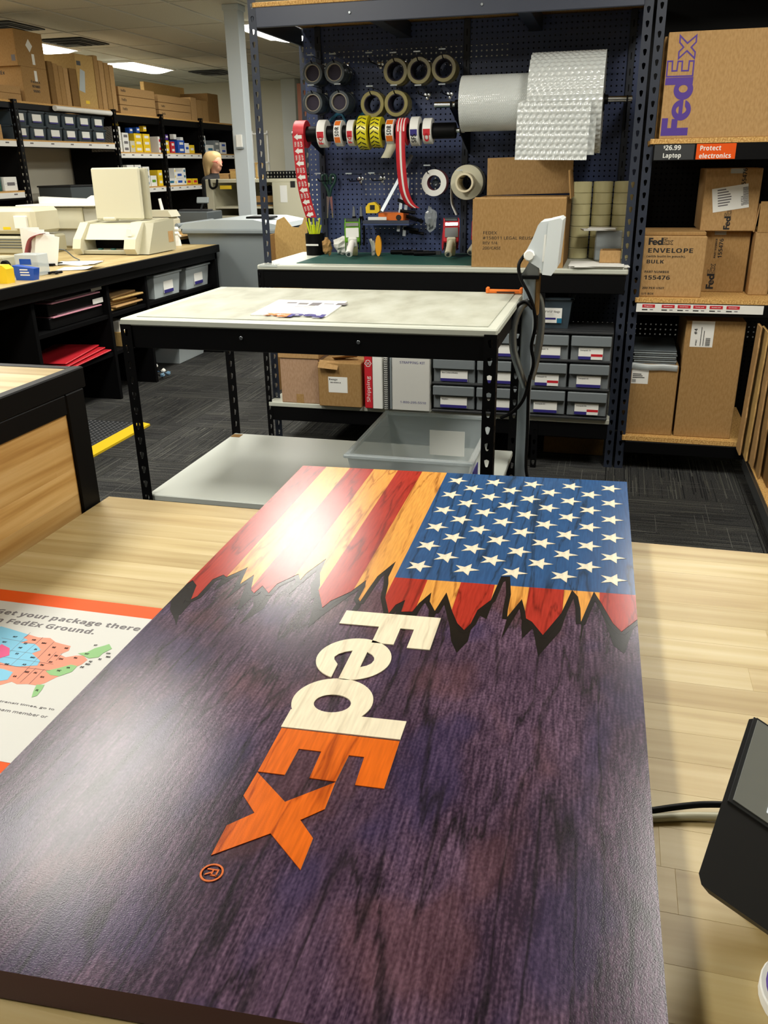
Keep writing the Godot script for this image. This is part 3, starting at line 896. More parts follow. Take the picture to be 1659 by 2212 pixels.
func packing_table() -> void:
	var t := thing("packing_table", "packing table with worn white top, black perforated legs and white lower shelf", "table", Vector3(-0.91, 0, -2.82))
	wbox(t, "table_top", Vector3(-1.515, 0.928, -3.205), Vector3(-0.304, 0.95, -2.437), M.laminate, 0.004)
	wbox(t, "worn_sheet", Vector3(-1.475, 0.9501, -3.18), Vector3(-0.335, 0.9525, -2.475), M.worn_mat, 0.001)
	for z in [-2.445, -3.19]:
		wbox(t, "beam", Vector3(-1.495, 0.857, z - 0.012), Vector3(-0.32, 0.926, z + 0.004), M.black)
	for x in [-1.495, -0.325]:
		wbox(t, "side_beam", Vector3(x - 0.006, 0.862, -3.18), Vector3(x + 0.006, 0.926, -2.46), M.black)
	angle_post(t, -1.495, -2.433, 0.0, 0.932, -1.0, M.black)
	angle_post(t, -0.322, -2.433, 0.0, 0.936, 1.0, M.black)
	angle_post(t, -1.495, -3.19, 0.0, 0.925, -1.0, M.black)
	angle_post(t, -0.322, -3.19, 0.0, 0.925, 1.0, M.black)
	for x in [-1.10, -0.72]: bolt(t, Vector3(x, 0.9, -2.44))
	wbox(t, "lower_shelf", Vector3(-1.50, 0.322, -3.185), Vector3(-0.32, 0.345, -2.445), M.laminate_grey, 0.003)
	wbox(t, "shelf_beam", Vector3(-1.49, 0.27, -2.46), Vector3(-0.325, 0.322, -2.448), M.black)
	wbox(t, "shelf_beam", Vector3(-1.49, 0.27, -3.19), Vector3(-0.325, 0.322, -3.178), M.black)
	wbox(t, "corner_scuff", Vector3(-1.495, 0.3452, -3.17), Vector3(-1.455, 0.3462, -3.13), M.kraft_dark, 0.0004)
	# envelope lying upside down
	var e := thing("envelope", "flat white courier envelope with an upside down purple and orange mark", "envelope", Vector3(-1.005, 0.9525, -2.70))
	var ex := Vector3(0.9997, 0, -0.02)
	var ez := Vector3(0.08, 0, 0.9968)
	var eo := Vector3(-1.1325, 0.9526, -2.858) - off(e)
	part(e, "cover", extrude([rect(0, 0, 0.252, 0.32)], ex, ez, eo, Y * 0.004), M.paper)
	# lettering reads from the far side
	word_mark(e, Vector3(-0.862, 0.9568, -2.575) + ez * 0.0, -ex, ez, 0.2, M.navy_print, M.orange, false)
	for i in 5: part(e, "print_block", extrude([rect(0.05 + 0.045 * i, 0.05 + 0.012 * (i % 2), 0.085 + 0.045 * i, 0.075 + 0.02 * (i % 3))], ex, ez, eo + Y * 0.004, Y * 0.0003), M.ink_grey)
	for i in 4: part(e, "print_line", extrude([rect(0.1 + 0.03 * (i % 2), 0.115 + 0.014 * i, 0.165, 0.120 + 0.014 * i)], ex, ez, eo + Y * 0.004, Y * 0.0003), M.ink_grey)
	# orange cutter bar at the far corner
	var c := thing("orange_cutter", "long orange plastic cutter lying at the far right corner of the packing table", "cutter", Vector3(-0.375, 0.9525, -3.16))
	wbox(c, "bar", Vector3(-0.435, 0.9525, -3.170), Vector3(-0.312, 0.966, -3.150), M.orange, 0.003)
	wbox(c, "end_tab", Vector3(-0.440, 0.9525, -3.173), Vector3(-0.428, 0.974, -3.147), M.orange, 0.003)
	wbox(c, "end_tab", Vector3(-0.318, 0.9525, -3.173), Vector3(-0.306, 0.974, -3.147), M.orange, 0.003)
	wbox(c, "blade_slot", Vector3(-0.40, 0.9555, -3.1498), Vector3(-0.335, 0.9595, -3.1488), M.ink, 0.0002)
	# big clear tub on the lower shelf
	var b := thing("clear_tub", "large empty clear plastic tub on the lower shelf of the packing table", "tub", Vector3(-0.56, 0.345, -2.66))
	tub(b, Vector3(-0.775, 0.345, -2.98), Vector3(-0.375, 0.535, -2.46), M.clear, 0.03, 0.004)
	wbox(b, "paper_sign", Vector3(-0.60, 0.395, -2.928), Vector3(-0.47, 0.49, -2.926), M.paper, 0.0004)
	wbox(b, "sticker", Vector3(-0.383, 0.40, -2.66), Vector3(-0.380, 0.47, -2.56), M.navy_print, 0.0004)
	# weighing column beside the table
	var s := thing("scale_column", "grey weighing scale column with bent steel handle and tilted display head", "scale", Vector3(-0.27, 0, -3.03))
	var pale := mat("#8d979d", 0.35, 0.35)
	wbox(s, "base_plate", Vector3(-0.36, 0.0, -3.20), Vector3(-0.16, 0.012, -2.86), M.grey_dark)
	wbox(s, "column", Vector3(-0.292, 0.012, -3.06), Vector3(-0.250, 1.03, -3.005), pale, 0.004)
	wbox(s, "wood_strip", Vector3(-0.2498, 0.90, -3.05), Vector3(-0.236, 1.03, -3.01), M.kraft_dark)
	var hp := spline([Vector3(-0.262, 0.955, -2.985), Vector3(-0.292, 0.935, -2.965), Vector3(-0.312, 0.875, -2.955), Vector3(-0.310, 0.79, -2.955), Vector3(-0.285, 0.71, -2.965), Vector3(-0.267, 0.655, -2.985)])
	part(s, "handle", tube(hp, 0.0135, 14), M.steel_dull, -off(s))
	var hq := spline([Vector3(-0.258, 0.965, -3.075), Vector3(-0.240, 0.945, -3.085), Vector3(-0.230, 0.885, -3.09), Vector3(-0.232, 0.80, -3.09), Vector3(-0.243, 0.715, -3.085), Vector3(-0.255, 0.66, -3.075)])
	part(s, "handle", tube(hq, 0.0135, 14), M.steel_dull, -off(s))
	var head := mat("#c9d0d2", 0.4)
	var prof := poly([-0.249, 1.199, -0.241, 1.210, -0.212, 1.214, -0.180, 1.221, -0.172, 1.214, -0.181, 1.070, -0.196, 1.044, -0.228, 1.046, -0.232, 1.060, -0.276, 1.086, -0.292, 1.105, -0.280, 1.125, -0.264, 1.158])
	part(s, "display_head", extrude([prof], X, Y, Vector3(0, 0, -3.14) - off(s), Vector3(0, 0, 0.17)), head)
	part(s, "display_rim", extrude([poly([-0.214, 1.2145, -0.178, 1.2225, -0.169, 1.216, -0.178, 1.066, -0.196, 1.040, -0.226, 1.043])], X, Y, Vector3(0, 0, -3.145) - off(s), Vector3(0, 0, 0.18)), mat("#d2d8d8", 0.4))
	part(s, "name_strip", extrude([poly([-0.226, 1.17, -0.219, 1.172, -0.221, 1.085, -0.229, 1.084])], X, Y, Vector3(0, 0, -2.970) - off(s), Vector3(0, 0, 0.001)), M.paper)
	part(s, "knob", lathe([Vector2(0, 0), Vector2(0.017, 0), Vector2(0.019, 0.006), Vector2(0.015, 0.014), Vector2(0, 0.014)], 9), M.white, Vector3(-0.272, 1.105, -2.970) - off(s), Basis(X, PI / 2))
	part(s, "bracket", extrude([poly([-0.300, 1.035, -0.240, 1.035, -0.246, 1.07, -0.270, 1.088])], X, Y, Vector3(0, 0, -3.05) - off(s), Vector3(0, 0, 0.05)), M.steel_dull)
	wbox(s, "clamp", Vector3(-0.302, 1.024, -3.07), Vector3(-0.238, 1.036, -2.99), M.black)
	var c1 := thing("scale_cable", "black cable looping from the scale display down its column to the floor", "cable", Vector3(-0.25, 0.0, -2.98))
	part(c1, "cable_run", tube(spline([Vector3(-0.285, 1.11, -2.99), Vector3(-0.305, 1.075, -2.965), Vector3(-0.296, 1.03, -2.96), Vector3(-0.268, 0.98, -2.962), Vector3(-0.248, 0.93, -2.965), Vector3(-0.240, 0.87, -2.97), Vector3(-0.250, 0.80, -2.975), Vector3(-0.240, 0.74, -2.975), Vector3(-0.252, 0.66, -2.975), Vector3(-0.250, 0.50, -2.98), Vector3(-0.248, 0.36, -2.975), Vector3(-0.235, 0.27, -2.965), Vector3(-0.232, 0.02, -2.96)]), 0.006, 10), M.black, -off(c1))
	part(c1, "cable_loop", tube(spline([Vector3(-0.252, 0.93, -2.962), Vector3(-0.28, 0.955, -2.955), Vector3(-0.31, 0.93, -2.95), Vector3(-0.33, 0.86, -2.95)]), 0.005, 10), M.black, -off(c1))
	part(c1, "cable_branch", tube(spline([Vector3(-0.248, 0.70, -2.962), Vector3(-0.265, 0.62, -2.955), Vector3(-0.30, 0.57, -2.95), Vector3(-0.345, 0.545, -2.94)]), 0.006, 10), M.black, -off(c1))
	wbox(c1, "tag", Vector3(-0.240, 0.245, -2.956), Vector3(-0.222, 0.275, -2.952), M.cream)

# open tapered tub between the corners a (bottom) and b (rim), walls th thick
func tub(parent: Node3D, a: Vector3, b: Vector3, m: Material, taper: float, th: float) -> void:
	var st := begin()
	var o := off(parent)
	var rim := [Vector3(a.x, b.y, a.z), Vector3(b.x, b.y, a.z), Vector3(b.x, b.y, b.z), Vector3(a.x, b.y, b.z)]
	var c := (a + b) / 2.0
	for k in 4:
		rim[k] -= o
	var base := []
	for k in 4:
		var p: Vector3 = rim[k] + o
		base.append(Vector3(p.x + signf(c.x - p.x) * taper, a.y, p.z + signf(c.z - p.z) * taper) - o)
	var inr := []
	var inb := []
	for k in 4:
		var p: Vector3 = rim[k] + o
		inr.append(rim[k] + Vector3(signf(c.x - p.x) * th, 0, signf(c.z - p.z) * th))
		inb.append(base[k] + Vector3(signf(c.x - p.x) * th, th, signf(c.z - p.z) * th))
	for k in 4:
		var n := (k + 1) % 4
		quad(st, base[n], base[k], rim[k], rim[n])
		quad(st, inb[k], inb[n], inr[n], inr[k])
		quad(st, rim[n], rim[k], inr[k], inr[n])
	quad(st, base[0], base[1], base[2], base[3])
	quad(st, inb[3], inb[2], inb[1], inb[0])
	part(parent, "tub_body", done(st), m)
	var lip := begin()
	var r := 0.010
	for k in 4:
		var n := (k + 1) % 4
		var mid: Vector3 = (rim[k] + rim[n]) / 2.0
		var len: Vector3 = rim[n] - rim[k]
		var sz := Vector3(absf(len.x) + 2 * r if absf(len.x) > 0.01 else 2 * r, r * 1.2, absf(len.z) + 2 * r if absf(len.z) > 0.01 else 2 * r)
		lip.append_from(cbox(sz, 0.003), 0, Transform3D(Basis(), mid + Vector3(0, -0.004, 0)))
	part(parent, "rim", lip.commit(), m)

# ---------------------------------------------------------------- workbench and tall frame
func workbench() -> void:
	var t := thing("workbench", "long workbench with white top and lower shelf on black perforated legs", "workbench", Vector3(-0.81, 0, -4.37))
	wbox(t, "bench_top", Vector3(-1.685, 0.926, -4.66), Vector3(0.07, 0.95, -3.99), M.laminate, 0.005)
	wbox(t, "beam", Vector3(-1.675, 0.842, -4.015), Vector3(0.06, 0.924, -3.999), M.black)
	wbox(t, "beam", Vector3(-1.675, 0.842, -4.66), Vector3(0.06, 0.924, -4.645), M.black)
	angle_post(t, -1.672, -3.997, 0.0, 0.925, -1.0, M.black, 0.03)
	angle_post(t, -0.30, -3.997, 0.0, 0.842, 1.0, M.black, 0.028)
	angle_post(t, -1.672, -4.63, 0.0, 0.925, -1.0, M.black, 0.03)
	wbox(t, "lower_shelf", Vector3(-1.675, 0.238, -4.64), Vector3(0.045, 0.262, -3.995), M.laminate, 0.003)
	wbox(t, "shelf_beam", Vector3(-1.665, 0.165, -4.012), Vector3(0.04, 0.238, -4.0), M.black)
	wbox(t, "tape_patch", Vector3(-1.672, 0.9405, -4.03), Vector3(-1.58, 0.9515, -3.986), M.clear, 0.001)
	# tall frame round the bench
	var f := thing("storage_frame", "tall navy steel shelving frame standing over the workbench", "shelving", Vector3(-0.8, 0, -4.4))
	for x in [-1.66, 0.057]:
		angle_post(f, x, -4.075, 0.0, 2.085, signf(x + 0.8), M.navy_dark, 0.038)
		angle_post(f, x, -4.735, 0.0, 2.085, signf(x + 0.8), M.navy_dark, 0.038)
	wbox(f, "top_beam", Vector3(-1.64, 1.972, -4.082), Vector3(0.04, 2.052, -4.066), M.navy, 0.003)
	wbox(f, "top_beam", Vector3(-1.64, 1.972, -4.745), Vector3(0.04, 2.052, -4.73), M.navy_dark, 0.003)
	for x in [-1.665, 0.06]: wbox(f, "side_beam", Vector3(x - 0.008, 1.972, -4.73), Vector3(x + 0.008, 2.052, -4.08), M.navy_dark)
	for x in [-1.1, -0.45]: wbox(f, "cross_bar", Vector3(x - 0.03, 1.98, -4.73), Vector3(x + 0.03, 2.05, -4.085), M.navy_dark)
	wbox(f, "deck", Vector3(-1.655, 2.053, -4.74), Vector3(0.05, 2.072, -4.07), M.osb)
	for x in [-1.2, -0.62]: bolt(f, Vector3(x, 2.01, -4.064))

func pegboard() -> void:
	var t := thing("pegboard", "navy blue perforated pegboard behind the workbench", "pegboard", Vector3(-0.78, 0.93, -4.71))
	part(t, "panel", perforated(1.727, 1.118, 68, 44, hole8(0.0044, 0.0044), 0.003), M.peg, Vector3(-0.776, 0.93, -4.70) - off(t))
	for x in [-1.56, -0.785, 0.005]:
		var r := wbox(t, "slotted_rail", Vector3(x - 0.016, 0.93, -4.699), Vector3(x + 0.016, 2.05, -4.688), M.navy_dark)
		for k in 16: part(r, "slot", cbox(Vector3(0.005, 0.03, 0.001), 0.0002), M.black, Vector3(0, -0.52 + 0.068 * k, 0.0056))
	var l := thing("lower_pegboard", "dark perforated back panel under the workbench", "pegboard", Vector3(-0.78, 0.05, -4.71))
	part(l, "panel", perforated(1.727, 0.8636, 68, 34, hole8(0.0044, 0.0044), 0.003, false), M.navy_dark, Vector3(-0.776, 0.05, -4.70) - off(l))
	# boards stacked behind, with gaps that let the lit room through
	var b := thing("backing_boards", "dark boards leaning behind the pegboard", "board", Vector3(-0.6, 0, -4.86))
	for y in [[0.0, 0.50], [0.58, 1.06], [1.085, 1.22], [1.36, 1.885], [1.955, 2.05]]:
		wbox(b, "board", Vector3(-1.62, y[0], -4.88), Vector3(1.9, y[1], -4.86), M.black_matte)
	wbox(b, "board", Vector3(-0.93, 1.0, -4.90), Vector3(1.9, 1.9, -4.882), M.black_matte)
	wbox(b, "board", Vector3(-1.62, 1.0, -4.90), Vector3(-1.40, 1.9, -4.882), M.black_matte)
	wbox(b, "board", Vector3(-0.60, 1.86, -4.90), Vector3(1.9, 2.05, -4.882), M.black_matte)
	# wire hooks
	var names := ["empty wire hook between the black and tan tape rolls, upper row", "wire hook holding the left tan roll, upper row", "wire hook holding the middle tan roll, upper row", "wire hook holding the right tan roll, upper row", "wire hook holding the left tan roll, second row", "wire hook holding the right tan roll, second row", "empty wire hook right of the second row of tan rolls", "empty wire hook next to the small bubble wrap roll", "wire hook above the green scissors", "empty wire hook above the two pliers", "empty wire hook above the tape measure", "wire hook holding the left black rolls, upper row", "wire hook holding the right black rolls, upper row", "wire hook holding the left black rolls, second row", "wire hook holding the right black rolls, second row", "wire hook holding the white roll", "wire hook holding the cream roll"]
	var spots := [[-1.230, 1.866], [-1.109, 1.861], [-0.991, 1.861], [-0.868, 1.866], [-1.23, 1.720], [-1.107, 1.720], [-0.986, 1.716], [-0.868, 1.716], [-1.518, 1.324], [-1.350, 1.322], [-1.229, 1.323], [-1.53, 1.868], [-1.415, 1.868], [-1.535, 1.735], [-1.395, 1.735], [-0.94, 1.355], [-0.775, 1.33]]
	for i in spots.size():
		var h := thing("peg_hook", names[i], "hook", Vector3(spots[i][0], spots[i][1], -4.70), 0.0, "pegboard hooks")
		for s in [-1, 1]:
			part(h, "back_plate", lathe([Vector2(0, 0), Vector2(0.008, 0), Vector2(0.009, 0.002), Vector2(0, 0.004)], 12), M.steel, Vector3(s * 0.009, 0.004, 0.001), Basis(X, PI / 2))
		part(h, "back_plate", lathe([Vector2(0, 0), Vector2(0.007, 0), Vector2(0.008, 0.002), Vector2(0, 0.004)], 12), M.steel, Vector3(0, -0.012, 0.001), Basis(X, PI / 2))
		part(h, "wire", tube([Vector3(0, 0, 0.002), Vector3(0, -0.006, 0.02), Vector3(0, -0.004, 0.2), Vector3(0, 0.008, 0.222)], 0.0028, 8), M.black)
		part(h, "wire", tube([Vector3(0, 0.012, 0.002), Vector3(0, 0.026, 0.02), Vector3(0, 0.032, 0.22)], 0.002, 8), M.steel_dull)
		part(h, "price_clip", cbox(Vector3(0.034, 0.006, 0.002), 0.0005), M.clear, Vector3(0, 0.033, 0.222))
	# tape rolls on the hooks, three deep on the black ones
	var zrot := Basis(X, PI / 2)
	var where := ["upper left hook", "upper right hook", "lower left hook", "lower right hook"]
	var depth := ["front", "middle", "back"]
	for i in 4:
		var s: Array = spots[11 + i]
		for k in 3:
			var r := thing("black_tape_roll", "dark tape roll, %s of three on the %s of the dark group" % [depth[k], where[i]], "tape roll", Vector3(s[0], s[1] - 0.046, -4.545 - 0.054 * k), 0.0, "dark tape rolls")
			part(r, "tape", ring(0.040, 0.052 if k != 1 else 0.050, 0.048, 32), M.tape_dark, Vector3.ZERO, zrot)
			part(r, "core", ring(0.036, 0.040, 0.05, 32), M.core, Vector3(0, 0, -0.001), zrot)
			if k == 0: part(r, "inner_disc", rod(0.036, 0.004, 28), M.core_dark, Vector3(0, 0, 0.03), zrot)
	var tans := ["left of three in the upper row", "middle of three in the upper row", "right of three in the upper row", "left of two in the second row", "right of two in the second row"]
	for i in 5:
		var s: Array = spots[1 + i]
		for k in 2:
			var r := thing("tan_tape_roll", "%s tan packing tape roll, %s" % [["front", "rear"][k], tans[i]], "tape roll", Vector3(s[0], s[1] - 0.045, -4.57 - 0.054 * k), 0.0, "tan tape rolls")
			part(r, "tape", ring(0.043, 0.060, 0.048, 36), M.tape_tan, Vector3.ZERO, zrot)
			part(r, "core", ring(0.038, 0.043, 0.049, 36), M.core_dark, Vector3(0, 0, -0.0005), zrot)
	# two rods on brackets
	var xrot := Basis(Z, -PI / 2)
	var rd := thing("tape_rod", "black horizontal spindle full of printed warning tapes", "spindle", Vector3(-1.2, 1.542, -4.42))
	part(rd, "tube", rod(0.036, 0.80, 24), M.black, Vector3(-1.585, 1.542, -4.42) - off(rd), xrot)
	part(rd, "steel_end", rod(0.011, 0.03, 14), M.steel, Vector3(-1.625, 1.545, -4.42) - off(rd), xrot)
	part(rd, "steel_end", rod(0.011, 0.05, 14), M.steel, Vector3(-0.79, 1.542, -4.42) - off(rd), xrot)
	for x in [-1.555, -0.765]:
		part(rd, "bracket", extrude([poly([-4.70, 1.44, -4.40, 1.53, -4.40, 1.56, -4.70, 1.56])], Z, Y, Vector3(x, 0, 0) - off(rd), X * 0.006), M.black)
	var r2 := thing("wrap_rod", "steel spindle carrying the bubble wrap rolls", "spindle", Vector3(-0.43, 1.652, -4.36))
	part(r2, "steel_end", rod(0.013, 0.11, 14), M.steel, Vector3(-0.88, 1.652, -4.36) - off(r2), xrot)
	part(r2, "axle", rod(0.02, 0.70, 14), M.black, Vector3(-0.78, 1.652, -4.36) - off(r2), xrot)
	part(r2, "steel_end", rod(0.013, 0.11, 14), M.steel, Vector3(-0.085, 1.652, -4.36) - off(r2), xrot)
	for x in [-0.80, 0.0]:
		part(r2, "bracket", extrude([poly([-4.70, 1.53, -4.33, 1.635, -4.33, 1.665, -4.70, 1.665])], Z, Y, Vector3(x, 0, 0) - off(r2), X * 0.006), M.black)
	# printed tapes: x, radius, width, base, band colour, words
	var tapes := [
		[-1.600, 0.064, 0.058, "red", "", "", "red tape roll with white arrows and a long hanging end"],
		[-1.476, 0.064, 0.042, "white", "red", "FO", "white tape roll with a red square, second from the left"],
		[-1.388, 0.060, 0.036, "white", "orange", "SDR", "white and orange lettered tape roll, third from the left"],
		[-1.322, 0.060, 0.034, "white", "red", "FO", "white and red tape roll left of the yellow ones"],
		[-1.265, 0.078, 0.050, "yellow_tape", "ink", "", "left yellow tape roll with black chevrons"],
		[-1.200, 0.070, 0.050, "yellow_tape", "ink", "", "right yellow tape roll with black chevrons"],
		[-1.125, 0.058, 0.040, "white", "orange", "SDR", "white and orange lettered tape roll right of the yellow ones"],
		[-1.070, 0.062, 0.048, "red", "white", "", "red and white striped tape roll with a hanging end"],
		[-1.002, 0.066, 0.042, "white", "navy_print", "SFS", "white tape roll with a navy square"],
		[-0.940, 0.058, 0.042, "white", "red", "O", "rightmost white tape roll with a red square"],
	]
	for a in tapes:
		var q := thing("printed_tape_roll", a[6], "tape roll", Vector3(a[0], 1.542, -4.42), 0.0, "printed tapes on the spindle")
		part(q, "tape", ring(0.037, a[1], a[2], 36), M[a[3]], Vector3.ZERO, xrot)
		if a[4] == "ink":
			for k in 9:
				var an := -0.9 + 0.32 * k
				for s in [0, 1]:
					var b0 := Basis(X, an) * Basis(Y, 0.0)
					part(q, "chevron", extrude([poly([0.003 + 0.022 * s, -0.008 + 0.010 * s, 0.022 + 0.022 * s, 0.006 - 0.014 * s, 0.022 + 0.022 * s, 0.012 - 0.014 * s, 0.003 + 0.022 * s, -0.002 + 0.010 * s])], X, Y, Vector3(0, 0, a[1] - 0.0012), Z * 0.002), M.ink, Vector3.ZERO, b0)
		elif a[4] != "" and a[3] == "white":
			for k in 2:
				part(q, "colour_patch", extrude([rect(0.004, -0.014, a[2] - 0.004, 0.014)], X, Y, Vector3(0, 0, a[1] - 0.0015), Z * 0.002), M[a[4]], Vector3.ZERO, Basis(X, 0.55 - 1.4 * k if a[4] == "orange" else 0.1 + 2.0 * k))
			if a[5] != "":
				var tx := txt(q, a[5], Vector3(a[0] + a[2] / 2.0, 1.542 + 0.006, -4.42 + a[1] + 0.0004), Y, -X, a[2] * 0.55, M.ink if a[4] != "red" else M.red, 0.042)
				if a[4] != "orange":
					tx.position = Vector3(a[2] / 2.0, -sin(0.5) * (a[1] + 0.001), cos(0.5) * (a[1] + 0.001))
					tx.basis = Basis(X, 0.5) * tx.basis
		elif a[4] == "white":
			for k in 3: part(q, "stripe_print", ring(a[1] - 0.001, a[1] + 0.0004, 0.006, 36), M.white, Vector3(0.008 + 0.014 * k, 0, 0), xrot)
	var root := get_node(NodePath("printed_tape_roll"))
	var pts := [Vector3(-1.571, 1.542, -4.355), Vector3(-1.570, 1.48, -4.356), Vector3(-1.566, 1.38, -4.36), Vector3(-1.560, 1.28, -4.372), Vector3(-1.548, 1.20, -4.39), Vector3(-1.535, 1.146, -4.40)]
	part(root, "hanging_end", ribbon(spline(pts), X * 0.058, Z * 0.0006), M.red, -off(root))
	var sp := spline(pts, 16)
	var run := 0.0
	var due := 0.012
	var n_arrow := 0
	for i in range(1, sp.size()):
		run += (sp[i] - sp[i - 1]).length()
		if run < due: continue
		due += 0.031
		n_arrow += 1
		var c: Vector3 = sp[i]
		var up: Vector3 = (sp[i - 1] - sp[i]).normalized()
		var rx := up.cross(Z).normalized()
		if n_arrow % 2 == 1:
			part(root, "arrow", extrude([poly([-0.022, 0, -0.002, 0.015, -0.002, 0.008, 0.02, 0.008, 0.02, -0.008, -0.002, -0.008, -0.002, -0.015])], rx, up, c + Z * 0.0008 - off(root), Z * 0.0005), M.white)
		else:
			for j in 3: txt(root, ["THIS", "SIDE", "UP"][j], c + Z * 0.0016 + rx * (-0.016 + 0.016 * j), up, -rx, 0.009, M.white, 0.024)
	var fr := get_node(NodePath("printed_tape_roll_007"))
	var fp := spline([Vector3(-1.046, 1.542, -4.357), Vector3(-1.046, 1.46, -4.357), Vector3(-1.042, 1.36, -4.362), Vector3(-1.032, 1.27, -4.375), Vector3(-1.012, 1.215, -4.395), Vector3(-0.985, 1.19, -4.41)])
	part(fr, "hanging_end", ribbon(fp, X * 0.046, Z * 0.0006), M.red, -off(fr))
	part(fr, "pale_stripe", ribbon(fp.map(func(v): return v + Z * 0.0007), X * 0.010, Z * 0.0004), M.white, -off(fr))
	var wr := get_node(NodePath("printed_tape_roll_006"))
	part(wr, "hanging_end", ribbon(spline([Vector3(-1.10, 1.49, -4.40), Vector3(-1.11, 1.46, -4.40), Vector3(-1.135, 1.425, -4.41)]), X * 0.05, Z * 0.0006), M.cream, -off(wr))
	# bubble wrap: fine roll and coarse roll
	bubble_roll("fine_wrap_roll", "narrow roll of fine bubble wrap on the spindle", Vector3(-0.745, 1.652, -4.36), 0.33, 0.118, 0.0085, 0.0022)
	bubble_roll("coarse_wrap_roll", "big roll of coarse bubble wrap with a loose end in front", Vector3(-0.425, 1.640, -4.36), 0.325, 0.205, 0.028, 0.008)
	var cw := get_node(NodePath("coarse_wrap_roll"))
	part(cw, "loose_end", bubble_sheet(0.315, 0.24, 0.028, 0.008), M.bubble, Vector3(-0.465, 1.405, -4.140) - off(cw), Basis(Z, -0.02)).set_meta("kind", "stuff")
	part(cw, "loose_end", bubble_sheet(0.30, 0.16, 0.028, 0.006), M.bubble, Vector3(-0.42, 1.42, -4.165) - off(cw)).set_meta("kind", "stuff")

func bump_at(u: float, v: float, pitch: float) -> float:    # round bubbles in staggered rows
	var row := roundf(v / (pitch * 0.866))
	var sh := 0.5 * pitch * (absf(fmod(row, 2.0)))
	var cu := roundf((u - sh) / pitch) * pitch + sh
	var d := Vector2(u - cu, v - row * pitch * 0.866).length() / (pitch * 0.48)
	return sqrt(maxf(0.0, 1.0 - d * d))

func bubble_roll(called: String, label: String, at: Vector3, l: float, r: float, pitch: float, hgt: float) -> void:
	if not M.has("bubble"):
		M.bubble = clear(Color(0.86, 0.88, 0.87, 0.78), 0.26)
		M.bubble.clearcoat_enabled = true
		M.bubble.clearcoat = 1.0
		M.bubble.clearcoat_roughness = 0.08
		M.bubble_fill = mat("#c3c6c2", 0.35)
	var t := thing(called, label, "bubble wrap", at, 0.0, "bubble wrap rolls")
	var st := begin(1)
	var nu := int(l / (pitch * (0.25 if pitch > 0.02 else 0.34)))
	var circ := TAU * r
	var rows := int(round(circ / (pitch * 0.866) / 2.0)) * 2
	var nv := rows * (4 if pitch > 0.02 else 3)
	var pts := []
	for j in nv + 1:
		var a := TAU * j / nv
		var line := []
		for i in nu + 1:
			var u := l * i / nu
			var rr := r + hgt * bump_at(u, pitch * 0.866 * rows * j / nv, pitch)
			line.append(Vector3(u, rr * sin(a), rr * cos(a)))
		pts.append(line)
	for j in nv:
		for i in nu: quad(st, pts[j][i], pts[j][i + 1], pts[j + 1][i + 1], pts[j + 1][i])
	part(t, "bubble_layer", done(st), M.bubble).set_meta("kind", "stuff")
	part(t, "inner_layers", ring(0.038, r - 0.002, l, 40), M.bubble_fill, Vector3.ZERO, Basis(Z, -PI / 2))
	part(t, "core", ring(0.030, 0.038, l + 0.01, 28), M.black, Vector3(-0.005, 0, 0), Basis(Z, -PI / 2))

func bubble_sheet(w: float, h: float, pitch: float, hgt: float) -> ArrayMesh:
	var st := begin(1)
	var nu := int(w / (pitch * 0.2))
	var nv := int(h / (pitch * 0.2))
	var f := []
	for j in nv + 1:
		var line := []
		for i in nu + 1:
			var u := w * i / nu
			var v := h * j / nv
			line.append(Vector3(u, v, hgt * bump_at(u, v, pitch) + 0.006 * sin(u * 19.0 + v * 11.0)))
		f.append(line)
	for j in nv:
		for i in nu:
			quad(st, f[j][i], f[j][i + 1], f[j + 1][i + 1], f[j + 1][i])
			var d := Vector3(0, 0, -0.0012)
			quad(st, f[j + 1][i] + d, f[j + 1][i + 1] + d, f[j][i + 1] + d, f[j][i] + d)
	return done(st)

# ---------------------------------------------------------------- things on and over the bench
func tape_gun(called: String, label: String, at: Vector3, turn: float, body: Material, grip: Material, plate: Material) -> void:
	var t := thing(called, label, "tape dispenser", at, turn)
	var xr := Basis(Z, -PI / 2)
	part(t, "tape", ring(0.038, 0.052, 0.050, 32), M.clear_tape, Vector3(-0.022, 0.054, -0.06), xr)
	part(t, "core", ring(0.034, 0.038, 0.05, 28), M.core, Vector3(-0.022, 0.054, -0.06), xr)
	for s in [-1, 1]:
		part(t, "side_plate", extrude([poly([-0.10, 0.05, -0.06, 0.028, -0.02, 0.045, 0.02, 0.085, 0.035, 0.15, 0.02, 0.185, -0.02, 0.19, -0.035, 0.13, -0.08, 0.10])], Z, Y, Vector3(s * 0.036, 0, 0), X * 0.004), body)
	part(t, "shell", cbox(Vector3(0.078, 0.10, 0.028), 0.006), body, Vector3(0, 0.125, 0.022), Basis(X, -0.12))
	part(t, "roller", rod(0.014, 0.062, 18), M.tape_dark, Vector3(-0.031, 0.178, 0.0), xr)
	part(t, "blade", cbox(Vector3(0.064, 0.016, 0.002), 0.0005), M.steel, Vector3(0, 0.163, 0.035), Basis(X, -0.3))
	part(t, "label_plate", cbox(Vector3(0.066, 0.046, 0.004), 0.001), plate, Vector3(0, 0.124, 0.0385), Basis(X, -0.12))
	part(t, "neck", cbox(Vector3(0.046, 0.05, 0.03), 0.006), grip, Vector3(0, 0.08, 0.03), Basis(X, 0.3))
	part(t, "grip", tube([Vector3(0.0, 0.085, 0.03), Vector3(-0.012, 0.055, 0.07), Vector3(-0.022, 0.026, 0.11)], 0.015, 16, 0.018), grip)
	part(t, "grip_hole", rod(0.011, 0.002, 14), M.grey_dark, Vector3(-0.0222, 0.0256, 0.1105), Basis(Vector3(1, 0, -0.28).normalized(), PI / 2 + 0.6))

